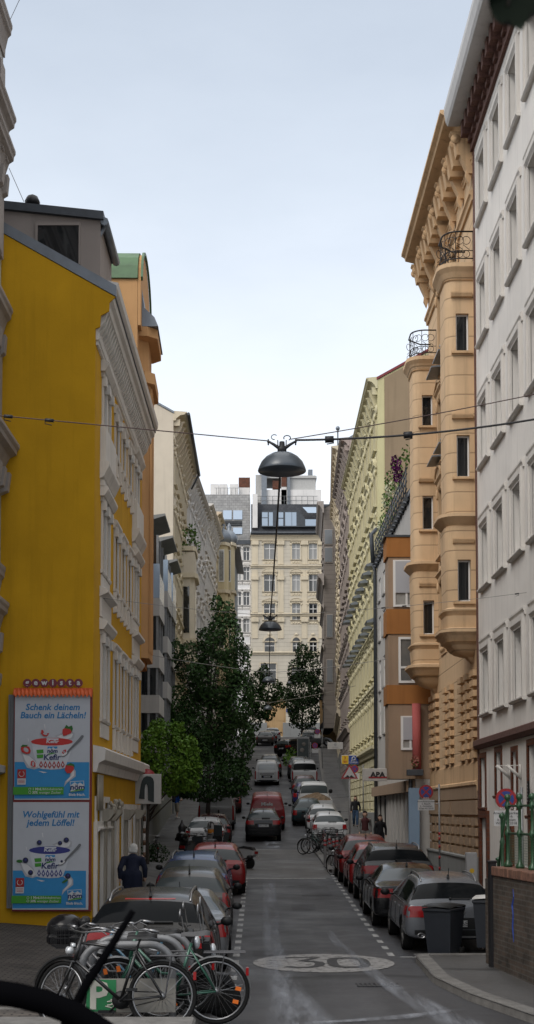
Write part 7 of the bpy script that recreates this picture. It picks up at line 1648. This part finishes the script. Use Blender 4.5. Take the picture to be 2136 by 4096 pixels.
text('lettering', 'UNIQA', h*.27, M['s_white'], bp, (w*.70,-.018,h*.22), bold=.02, ext=.003); b = MB(); b.tube([(w*.70+h*.17*math.cos(R(a)),-.016,h*.62+h*.2*math.sin(R(a))) for a in range(-60,241,25)], .03, 5); b.tube([(w*.55,-.016,h*.42),(w*.7,-.016,h*.47),(w*.86,-.016,h*.42)], .025, 5); b.build('swirl_emblem', M['s_white'], bp)
text('lettering', '3', h*.4, M['s_red'], yp, (w*.20,-.018,h*.68), bold=.02, ext=.003); b = MB(); b.box(w*.08,w*.34,-.016,-.012,h*.32,h*.38); b.box(w*.12,w*.30,-.016,-.012,h*.2,h*.26); b.build('small_print', M['s_red'], yp)
r_, w, h = panel('shop_sign', 'pale white panel with a small grey tree emblem high on the right', 327.5, 343, 742.2, 749.2, 98, 'boxwhite', .12)
b = MB(); b.lathe([(.0,-.005),(.10,-.005)], 12, (w*.5,-.012,h*.66), axis='y'); b.box(w*.5-.015,w*.5+.015,-.016,-.004,h*.38,h*.6); b.box(w*.3,w*.7,-.016,-.004,h*.24,h*.29); b.build('tree_emblem', M['s_grey'], r_)
r_, w, h = panel('street_name_plate', 'small blue street name plate on the cream end house', 286, 291.5, 709, 712, DEND-.16, 's_blue', .04); b = MB(); b.box(w*.12,w*.88,-.012,-.002,h*.42,h*.58); b.build('lettering', M['s_white'], r_)
r_, w, h = panel('door_plaque', 'dark door plaque with grey lines on the white house', 516, 521, 781, 804, 34.0, 's_black', .03)
r_.location.x = 6.72; r_.rotation_euler = (0,0,R(-90)); b = MB()
for i in range(6): b.box(w*.15,w*.85,-.006,-.001,h*(.1+.145*i),h*(.16+.145*i))
b.build('plaque_lines', M['s_grey'], r_)
# advertising column with glass at the top of the right row
d = 124; a, c = P(297,758,d), P(309.5,737,d); root = thing('advertising_display', 'glazed advertising display box standing at the top of the right row', 'advertising column', ((a.x+c.x)/2,d,gz(d)+KH)); w = c.x-a.x; h = c.z-gz(d)-KH
b = MB(); b.bbox(-w/2,w/2,-.15,.15,h*.12,h,.03); b.bbox(-w*.3,w*.3,-.1,.1,0,h*.12,.01); b.build('frame', M['steel'], root); b = MB(); b.box(-w*.42,w*.42,-.165,-.152,h*.2,h*.92); p_ = b.build('poster_glass', M['cglass2'], root)
b = MB(); b.ball((.05,-.17,h*.72), (.2,.01,.16), 8); b.ball((-.12,-.17,h*.48), (.22,.01,.2), 8); b.build('poster_motif', simple('poster_motif', (.14,.13,.12), .7, var=.5, vs=6), p_)
# litter bin, bollards, hydrant post
d = 56.4; p = P(212.5,832,d); z0 = zl(d); root = thing('litter_bin', 'grey litter bin with an orange sticker on a post among the bicycles', 'litter bin', (p.x,d,z0)); b = MB(); b.lathe([(.16,.62),(.21,.66),(.23,1.28),(.22,1.42),(.12,1.5),(.0,1.51)], 18); b.build('bin', M['s_grey'], root); b = MB(); b.tube([(0,.1,0),(0,.1,1.2)], .035, 7); b.build('post', M['steel'], root)
b = MB(); b.lathe([(.10,-.02),(.13,.02)], 14, (-.05,-.20,1.33), axis='y'); b.build('opening', M['black'], root); b = MB(); b.grid([[(.232*math.sin(R(a))-.02,-.236*math.cos(R(a)),z) for a in range(-45,36,10)] for z in (.98,1.14)]); b.build('orange_sticker', simple('orange_sticker', (.42,.15,.01), .5), root)
GBO = 'red and white banded bollards on the right build-out'
for i, (px, yt, yb, lab) in enumerate(((325,830,862,'banded grey bollard nearest the road'),(329.5,828,858,'second banded grey bollard from the road'),(333.5,836,868,'banded grey bollard nearest the camera on the right build-out'),(337,833,866,'banded grey bollard closest to the parked bicycles'))):
    d = (50.2,51.2,49.4,49.9)[i]; X = XP(px,d); root = thing('bollard', lab, 'bollard', (X,d,gz(d)+KH-.012), 0, GBO); b = MB(); b.lathe([(.065,0),(.06,.02),(.055,1.0),(.045,1.08),(.0,1.1)], 12); b.build('post', M['rackgrey'], root)
    b = MB(); 
    for z in (.78,.93): b.lathe([(.058,z),(.058,z+.07)], 12)
    b.build('red_bands', M['s_red'], root)
p = P(181.5,858,53.8); root = thing('hydrant_post', 'black cast iron post with a pointed cap on the left pavement', 'post', (XP(182,56.0),56.0,zl(56.0))); b = MB(); b.lathe([(.16,0),(.16,.12),(.12,.16),(.11,.95),(.13,1.0),(.15,1.05),(.16,1.25),(.13,1.3),(.09,1.36),(.05,1.42),(.03,1.52),(.0,1.54)], 12); b.build('post', M['iron'], root); b = MB(); b.lathe([(.05,-.02),(.05,.08),(.0,.09)], 8, (.14,0,.9), axis='x'); b.build('valve', M['iron'], root)
# parking machine and cabinet at the peach house
root = thing('utility_cabinet', 'slim grey utility cabinet with a yellow sticker at the foot of the peach house', 'cabinet', (6.25,40.0,gz(40)+KH)); b = MB(); b.bbox(-.16,.16,-.13,.13,0,1.15,.02); b.build('body', M['s_grey'], root); b = MB(); b.lathe([(.0,-.0),(.07,-.0)], 14, (0,-.135,.62), axis='y'); b.build('sticker', M['s_yellow'], root)
# ------------------------------------------------------------------ wheelie bins
M['binblue'] = simple('bin_plastic', (.012,.015,.021), .5, var=.15)
def bin_(label, X, d, z, rz, lidm='black', sc=1):
    root = thing('wheelie_bin', label, 'wheelie bin', (X,d,z), rz, None); root.scale = (sc,sc,sc)
    b = MB(); pl = lambda w, l, k, z: [(-w,-l+k,z),(w,-l+k,z),(w,l,z),(-w,l,z)]; v = pl(.23,.25,.02,.06)+pl(.285,.33,.0,.93)
    b.add(v, [(3,2,1,0),(0,1,5,4),(1,2,6,5),(2,3,7,6),(3,0,4,7)]); b.bbox(-.30,.30,-.36,.36,.90,.96,.015); b.build('body', M['binblue'], root)
    b = MB(); b.grid([[(-.30,y,z-.03),(-.29,y,z),(0,y,z+.025),(.29,y,z),(.30,y,z-.03)] for y, z in ((-.39,.975),(-.36,1.0),(0,1.03),(.36,1.01),(.38,.97))]); b.build('lid', M[lidm], root)
    b = MB(); b.tube([(-.27,.40,.98),(.27,.40,.98)], .022, 7); 
    for x in (-.27,.27): b.tube([(x,.32,.96),(x,.40,.98)], .02, 6)
    b.build('handle', M['black'], root)
    for s in (-1,1): b = MB(); b.lathe([(.04,-.03),(.10,-.03),(.10,.03),(.04,.03)], 16, (0,0,0), axis='x'); b.build('wheel', M['rubber'], root, (s*.26,.26,.10))
    return root
bin_('dark blue black wheelie bin standing behind the steel grey estate', 3.58, 26.35, gz(26.35), R(-32)); bin_('second wheelie bin half hidden by the brick wall end', 4.52, 26.5, gz(26.5)+KH, R(-20), 'boxwhite', 1.02)
# ------------------------------------------------------------------ brick wall with iron railing
M['oldbrick'] = bricks('sooty_brick', (.095,.070,.055), (.060,.050,.043), (.10,.09,.078), bw=.27, bh=.085, msize=.012, grime=.65, bump=.9, rot=(R(90),0,0))
M['coping'] = simple('brick_coping', (.13,.062,.04), .85, var=.4, vs=7); M['railgreen'] = simple('railing_green', (.020,.060,.028), .4, .1, .4, coat=.15, var=.25, vs=14)
wa, wb = V((XP(490,24.0),24.0)), V((XP(534,21.4),21.4)); wu = (wb-wa).normalized(); wb2 = wa + wu*6.5; wz = gz(23)+KH; ang = math.atan2(wu.y, wu.x)
root = thing('brick_wall', 'sooty brick areaway wall with a red brick coping at the right edge', 'wall', (wa.x,wa.y,wz), ang); Lw = 6.5; hw_ = ZP(867,23.6)-wz
b = MB(); b.box(.16,Lw,0,.45,-.3,hw_-.16); b.build('brickwork', M['oldbrick'], root); b = MB(); n = 24
for i in range(n): b.bbox(.14+i*(Lw-.14)/n, .14+(i+.94)*(Lw-.14)/n, -.03,.48,hw_-.155,hw_+rnd.uniform(-.008,.008),.012)
b.build('coping', M['coping'], root); b = MB(); b.box(.0,.155,-.05,.06,-.2,hw_+.06); b.bbox(-.02,.17,-.07,.08,hw_+.06,hw_+.1,.01); b.build('iron_post', M['iron'], root)
b = MB(); b.tube([(1.42,-.002,.55),(1.38,-.002,.8),(1.41,-.002,1.0),(1.37,-.002,1.15),(1.45,-.002,1.3),(1.40,-.002,1.42)], [.008,.02,.015,.022,.012,.006], 4); b.build('blue_graffiti', M['s_blue'], root)
b = MB(); b.box(-.52,-.003,.04,.42,-.3,hw_*.86); b.box(-.5,-.06,.1,.4,hw_*.86,hw_*.98); b.build('wall_end', M['oldbrick'], root)
rr = thing('iron_railing', 'green cast iron railing with ball finials on top of the brick wall', 'railing', (wa.x,wa.y,wz+hw_), ang); hr = ZP(795,23.3)-wz-hw_
for i in range(9):
    x = .35+i*.72; b = MB(); r = .032
    b.lathe([(.075,0),(.075,.05),(.045,.09),(r,.14),(r,hr*.42),(.05,hr*.44),(.055,hr*.47),(.05,hr*.5),(r*.85,hr*.53),(r*.8,hr*.80),(.05,hr*.82),(.055,hr*.86),(.035,hr*.89),(.03,hr*.93),(.055,hr*.95),(.06,hr*.98),(.035,hr*1.01),(.0,hr*1.02)], 10, (x,.22,0)); b.build('post', M['railgreen'], rr)
for z in (hr*.47,hr*.85): b = MB(); b.tube([(.35,.22,z),(Lw-.3,.22,z)], .022, 6); b.build('rail', M['railgreen'], rr)
b = MB()
for i in range(110): x = .36+i*.055; b.tube([(x,.22,.06),(x,.22,hr*.47)], .0035, 3, cap=False)
for j in range(12): z = .08+j*(hr*.47-.1)/11; b.tube([(.36,.22,z),(Lw-.35,.22,z)], .0035, 3, cap=False)
b.build('wire_mesh', M['railgreen'], rr)
for x, z, h_ in ((-.12,-.18,.88),(-.38,-.55,.55)):
    b = MB(); h_ *= hr; b.lathe([(.06,z),(.045,z+.1),(.03,z+.14),(.03,z+h_*.5),(.05,z+h_*.55),(.03,z+h_*.6),(.03,z+h_*.92),(.055,z+h_*.95),(.055,z+h_*.99),(.0,z+h_*1.03)], 10, (x,.25,0)); b.build('post', M['railgreen'], rr)
b = MB(); b.tube([(.35,.22,hr*.85),(-.12,.24,.4*hr),(-.38,.25,-.1)], .022, 6); b.build('rail', M['railgreen'], rr)
# ------------------------------------------------------------------ advertising boards on the yellow house
def col(name, c, **k): return simple(name, c, .55, **k)
A = dict(white=col('poster_white',(.44,.46,.50),var=.05,vs=2), blue=col('poster_blue',(.02,.22,.48),var=.05), text=col('poster_text',(.010,.16,.38)), red=col('poster_red',(.46,.022,.018)), dkred=col('poster_dark_red',(.32,.016,.016)), cup=col('poster_cup',(.52,.54,.58),var=.04), milk=col('poster_milk',(.60,.60,.61)), milk2=col('poster_milk_shade',(.37,.38,.41)), green=col('poster_green',(.045,.26,.02)), leafg=col('poster_leaf',(.02,.12,.015)), navy=col('poster_navy',(.008,.02,.11)), berry=col('poster_berry',(.008,.012,.05)), violet=col('poster_violet',(.025,.03,.19)), steel=col('poster_spoon',(.13,.135,.145)), cream=col('poster_cream',(.52,.53,.54)))
M['adred'] = simple('frame_red', (.17,.012,.012), .5); M['adorange'] = simple('tile_orange', (.55,.09,.012), .55, var=.15); M['corr'] = simple('corrugated_sheet', (.20,.205,.21), .5, .5)
YB = 29.92
root = thing('advertising_board', 'tall double advertising board with an orange tile crest on the yellow end wall', 'advertising board', (XP(8,YB), YB, ZP(912,YB)))
ox_, oz_ = root.location.x, root.location.z; lx_ = lambda px: XP(px,YB)-ox_; lz_ = lambda py: ZP(py,YB)-oz_
b = MB()
for i in range(5): b.box(lx_(8+1.15*i),lx_(8.75+1.15*i),-.06-.03*(i%2),-.0,lz_(908),lz_(695))
b.box(lx_(8),lx_(13.7),-.04,.06,lz_(908),lz_(695)); b.build('corrugated_side', M['corr'], root)
b = MB(); b.box(lx_(13.8),lx_(91.8),-.10,.06,lz_(911),lz_(693)); b.build('frame', M['adred'], root)
n = 20; b = MB(); rows = []
for k_ in (0,1): rows.append([(lx_(13.4)+(lx_(92.5)-lx_(13.4))*i/(n*4), -.20+.10*k_, lz_(694.5)+.035*math.sin(i/4*2*math.pi)+.11*k_) for i in range(n*4+1)])
b.grid(rows); rows2 = [rows[0], [(x,y,z-.05) for x,y,z in rows[0]]]; b.grid(rows2); b.box(lx_(14),lx_(92),-.12,.0,lz_(695),lz_(693)+.1); b.build('tile_crest', M['adorange'], root)
for i, ch in enumerate('gewista'):
    x = lx_(27+8.55*i); z = lz_(683.5); b = MB(); disc(b, .093, -.12, -.10, (x,z), 24); dd_ = b.build('letter_disc', simple('disc_red', (.16,.018,.03), .5) if i == 0 else bpy.data.materials['disc_red'], root)
    text('lettering', ch, .17, A['cream'], dd_, (x,-.126,z+.008), bold=.03, ext=.002)
b = MB()
for i in range(6): b.box(lx_(27+8.55*i)+.085,lx_(27+8.55*(i+1))-.085,-.115,-.105,lz_(683.5)-.02,lz_(683.5)+.02)
for px in (27,52.6,78.3): b.box(lx_(px)-.012,lx_(px)+.012,-.112,-.10,lz_(694),lz_(687))
b.build('sign_bar', M['adred'], root)
def poster(px0, px1, py0, py1, berry):
    x0, z0 = lx_(px0), lz_(py1); w, h = lx_(px1)-x0, lz_(py0)-z0; pb_ = MB(); pb_.box(x0,x0+w,-.125,-.101,z0,z0+h); pr = pb_.build('poster', A['white'], root)
    if berry: fx = lambda u: x0 + (u-103)/585*w; fz = lambda v: z0 + (1990-v)/825*h
    else: fx = lambda u: x0 + (u-118)/572*w; fz = lambda v: z0 + (1150-v)/805*h
    ly = [0]
    def poly(nm, pts, m): ly[0] += 1; y = -.126-.0012*ly[0]; q = MB(); q.add([(fx(u),y,fz(v)) for u, v in pts], [tuple(range(len(pts)))]); return q.build(nm, A[m], pr)
    def multi(nm, lists, m): 
        ly[0] += 1; y = -.126-.0012*ly[0]; q = MB()
        for pts in lists: q.add([(fx(u),y,fz(v)) for u, v in pts], [tuple(range(len(pts)))])
        return q.build(nm, A[m], pr)
    el = lambda u, v, a, c, n=18, r0=0: [(u+a*math.cos(2*math.pi*i/n)*math.cos(r0)-c*math.sin(2*math.pi*i/n)*math.sin(r0), v+a*math.cos(2*math.pi*i/n)*math.sin(r0)+c*math.sin(2*math.pi*i/n)*math.cos(r0)) for i in range(n)]
    def tx(s, u, v, px, m, bold=.0, sh=0.0, sx=1.0, al='CENTER'): ly[0] += 1; return text('lettering', s, px/572*w, A[m], pr, (fx(u),-.126-.0012*ly[0],fz(v)), bold=bold, shear=sh, ext=.0005, sx=sx, align=al)
    du, dv = ((-14,830) if berry else (0,0))
    Q = lambda pts: [(u+du, v+dv) for u, v in pts]
    c_ = 'violet' if berry else 'red'; bot = 1985 if berry else 1146; le = 103 if berry else 118; ri = 672 if berry else 690
    poly('blue_band', [(le+2,(1690 if berry else 860)),(ri-3,(1692 if berry else 862)),(ri-3,bot-8),(le+2,bot-4)], 'blue')
    if berry: tx('Wohlgefühl mit', 392, 1262, 68, 'text', .025, .18, 1.0); tx('jedem Löffel!', 392, 1325, 68, 'text', .025, .18, 1.0)
    else: tx('Schenk deinem', 405, 440, 68, 'text', .025, .18, 1.0); tx('Bauch ein Lächeln!', 408, 503, 68, 'text', .025, .18, .98)
    multi('milk_foam', [Q([(170,790),(185,850),(215,905),(270,918),(310,905),(290,860),(250,820),(210,800)]), Q([(420,660),(470,640),(540,615),(575,640),(570,680),(500,700)]), Q([(505,905),(560,900),(585,930),(585,970),(560,990),(520,1020),(497,1050),(505,1010),(540,975),(545,940)])], 'milk2')
    multi('milk_foam', [Q([(180,800),(200,850),(230,895),(275,908),(300,890),(270,850),(230,815)]), Q([(440,665),(490,648),(540,628),(562,648),(550,675),(500,690)]), Q([(515,912),(555,908),(575,935),(572,965),(545,990),(512,1020),(520,1000),(552,965),(550,935)]), Q([(222,700),(217,680),(223,680),(228,710)]), Q([(345,600),(340,570),(349,572),(353,610)]), Q([(300,930),(340,945),(370,940),(340,935)])], 'milk')
    poly('cup', Q([(250,722),(560,722),(545,790),(505,905),(470,915),(400,919),(330,914),(298,905),(262,790)]), 'cup')
    poly('cup_lid', Q(el(402,705,160,30)), c_); poly('cup_rim', Q([(245,722),(270,731),(330,737),(402,740),(480,737),(540,729),(560,715),(556,735),(480,748),(402,751),(330,748),(258,738)]), 'cup')
    poly('lid_label', Q([(360,678),(455,680),(450,692),(365,690)]), 'cup'); tx('Kefir', 405+du, 704+dv, 34, 'cup', .03, .1, 1.4)
    poly('logo_field', Q([(370,742),(445,742),(443,775),(370,772)]), 'blue'); poly('logo_peak', Q([(370,772),(370,762),(385,750),(398,760),(412,747),(428,760),(443,756),(443,775)]), 'cup'); tx('nöm', 407+du, 776+dv, 44, 'navy', .03, .1); poly('logo_swoosh', Q([(372,798),(405,790),(440,792),(410,798),(380,806)]), 'green')
    tx('Kefir', 403+du, 826+dv, 62, 'navy', .02, .08, 1.05)
    multi('green_tags', [Q([(285,768),(338,764),(340,792),(290,796)]), Q([(288,806),(338,802),(338,828),(292,832)])], 'green')
    dm_ = []; 
    for i in range(6):
        u = 322+33*i; q = 4*abs(i-2.5)/2.5; dm_ += [Q([(u-15,888-q),(u,852-q*.5),(u+15,888-q),(u,915-q*2)])]
    multi('cup_pattern', dm_, 'violet' if berry else 'dkred'); multi('pattern_inset', [[(sum(p[0] for p in d_)/4+(u-sum(p[0] for p in d_)/4)*.45, sum(p[1] for p in d_)/4+(v-sum(p[1] for p in d_)/4)*.45) for u, v in d_] for d_ in dm_], 'cup')
    poly('spoon', Q([(470,815),(480,800),(515,785),(530,765),(600,690),(628,655),(642,655),(645,668),(620,700),(540,775),(525,800),(500,820),(480,823)]), 'steel'); poly('spoon_bowl', Q(el(498,800,26,11,14,-.5)), 'milk')
    if berry:
        multi('blueberries', [el(u,v,r,r) for u, v, r in ((308,1476,20),(468,1480,17),(516,1457,21),(203,1612,22),(243,1706,20),(530,1733,22),(482,1620,10))], 'berry'); multi('berry_crowns', [el(u,v,r*.4,r*.4,8) for u, v, r in ((310,1470,20),(470,1475,17),(518,1450,21),(205,1606,22),(245,1700,20),(532,1727,22))], 'violet'); multi('leaves', [el(157,1618,24,12), el(508,1772,26,9,14,-.5)], 'leafg')
    else:
        multi('strawberries', [[(482,640),(484,610),(505,597),(535,597),(558,615),(548,640),(515,655),(490,660)], [(166,760),(172,740),(205,735),(232,745),(243,775),(238,795),(210,800),(175,785)], [(502,920),(510,885),(540,875),(572,890),(572,920),(550,945),(520,948)], [(318,640),(322,615),(335,615),(345,640),(382,640),(368,662),(340,664)], [(242,885),(245,855),(262,848),(280,870),(280,900),(262,898)], [(480,790),(492,768),(512,765),(510,785),(490,800)]], 'red')
        multi('strawberry_flesh', [el(207,768,22,15,12,.7), el(352,645,18,8,12,.3), el(262,875,9,18), el(496,783,6,10)], 'milk2'); multi('leaves', [[(498,600),(512,575),(530,590),(555,580),(562,605),(555,630),(540,608),(515,605)], [(166,745),(180,728),(205,730),(222,728),(212,742),(185,745)], [(510,885),(545,868),(575,880),(578,905),(560,890),(530,888)]], 'leafg')
    poly('award_badge', Q([(143,918),(208,917),(208,985),(143,986)]), 'dkred'); ly[0] += 1; q = MB(); q.tube([(fx(175+du+20*math.cos(R(a))),-.126-.0012*ly[0],fz(952+dv+20*math.sin(R(a)))) for a in range(-60,241,20)], .007, 5); q.build('laurel', A['cream'], pr)
    poly('badge_caption', Q([(143,988),(208,987),(206,1034),(143,1034)]), 'cream'); multi('caption_lines', [Q([(150,v),(200,v),(200,v+4),(150,v+4)]) for v in (998,1008,1018)], 'dkred')
    poly('green_strip', Q([(112,1052),(497,1052),(495,1110),(112,1112)]), 'green')
    tx('1 Mrd.', 258+du, 1069+dv, 27, 'cream', .03, .0, 1, 'LEFT'); tx('Bifidobakterien', 334+du, 1069+dv, 27, 'cream', .0, .0, .92, 'LEFT'); tx('30%', 258+du, 1095+dv, 27, 'cream', .03, .0, .9, 'LEFT'); tx('weniger Zucker', 310+du, 1095+dv, 27, 'cream', .0, .0, .95, 'LEFT')
    ly[0] += 1; q = MB(); y_ = -.126-.0012*ly[0]
    for v in (1069,1094): q.tube([(fx(239+du+9*math.cos(R(a))),y_,fz(v+dv+9*math.sin(R(a)))) for a in range(0,360,40)], .004, 4, closed=True)
    q.build('round_icons', A['cream'], pr)
    poly('brand_field', Q([(543,1010),(650,1004),(655,1076),(600,1084),(550,1092)]), 'cream'); poly('brand_sky', Q([(548,1014),(646,1008),(646,1036),(620,1018),(600,1032),(580,1016),(548,1040)]), 'blue'); tx('nöm', 600+du, 1055+dv, 58, 'navy', .035, .08, 1.05); poly('brand_swoosh', Q([(552,1086),(600,1072),(652,1066),(654,1075),(600,1082),(552,1091)]), 'green')
    tx('Bleib frisch.', 598+du, 1112+dv, 27, 'cream', .03)
    return pr
poster(15.0, 90.0, 695.5, 799.8, False); poster(14.2, 89.6, 802.2, 909.2, True)
# ------------------------------------------------------------------ things close to the camera
M['wiper'] = simple('wiper_rubber', (.0025,.0025,.003), .9, 0, .0)
root = thing('windscreen_wiper', 'blurred black windscreen wiper crossing the bottom left corner', 'wiper', tuple(P(62,1030,2.0)))
o_ = root.location; b = MB(); b.tube([P(60,1036,2.0)-o_, P(86,985,2.0)-o_, P(112,945,2.02)-o_, P(133,911,2.03)-o_], [.0078,.0072,.006,.0045], 8); b.build('arm', M['wiper'], root)
b = MB(); pts = [P(x,y,1.9)-o_ for x, y in ((-20,990),(15,995),(45,1002),(75,1014),(105,1032),(130,1050))]; b.tube(pts, [.017,.0175,.0175,.017,.016,.015], 10); b.build('blade', M['wiper'], root)
root = thing('leaf_sprig', 'blurred dark leaves hanging into the top right corner', 'leaves', tuple(P(512,-25,1.0))); o_ = root.location
b = MB()
def bigleaf(pts, dd=1.0): b.add([tuple(P(x,y,dd+.02*(i%2))-o_) for i, (x, y) in enumerate(pts)], [tuple(range(len(pts)))])
bigleaf([(484,-30),(489,6),(494,20),(502,24),(508,20),(514,27),(522,31),(527,22),(530,12),(538,14),(548,-5),(548,-30)]); bigleaf([(500,-30),(498,2),(504,20),(511,8),(518,-30)], 1.05)
b.build('leaves', simple('near_black_leaf', (.006,.010,.006), .8, 0, .1), root); b = MB(); b.tube([tuple(P(512,-40,1.02)-o_), tuple(P(510,-10,1.02)-o_), tuple(P(508,6,1.02)-o_)], .0015, 5); b.build('twig', M['bark'], root)
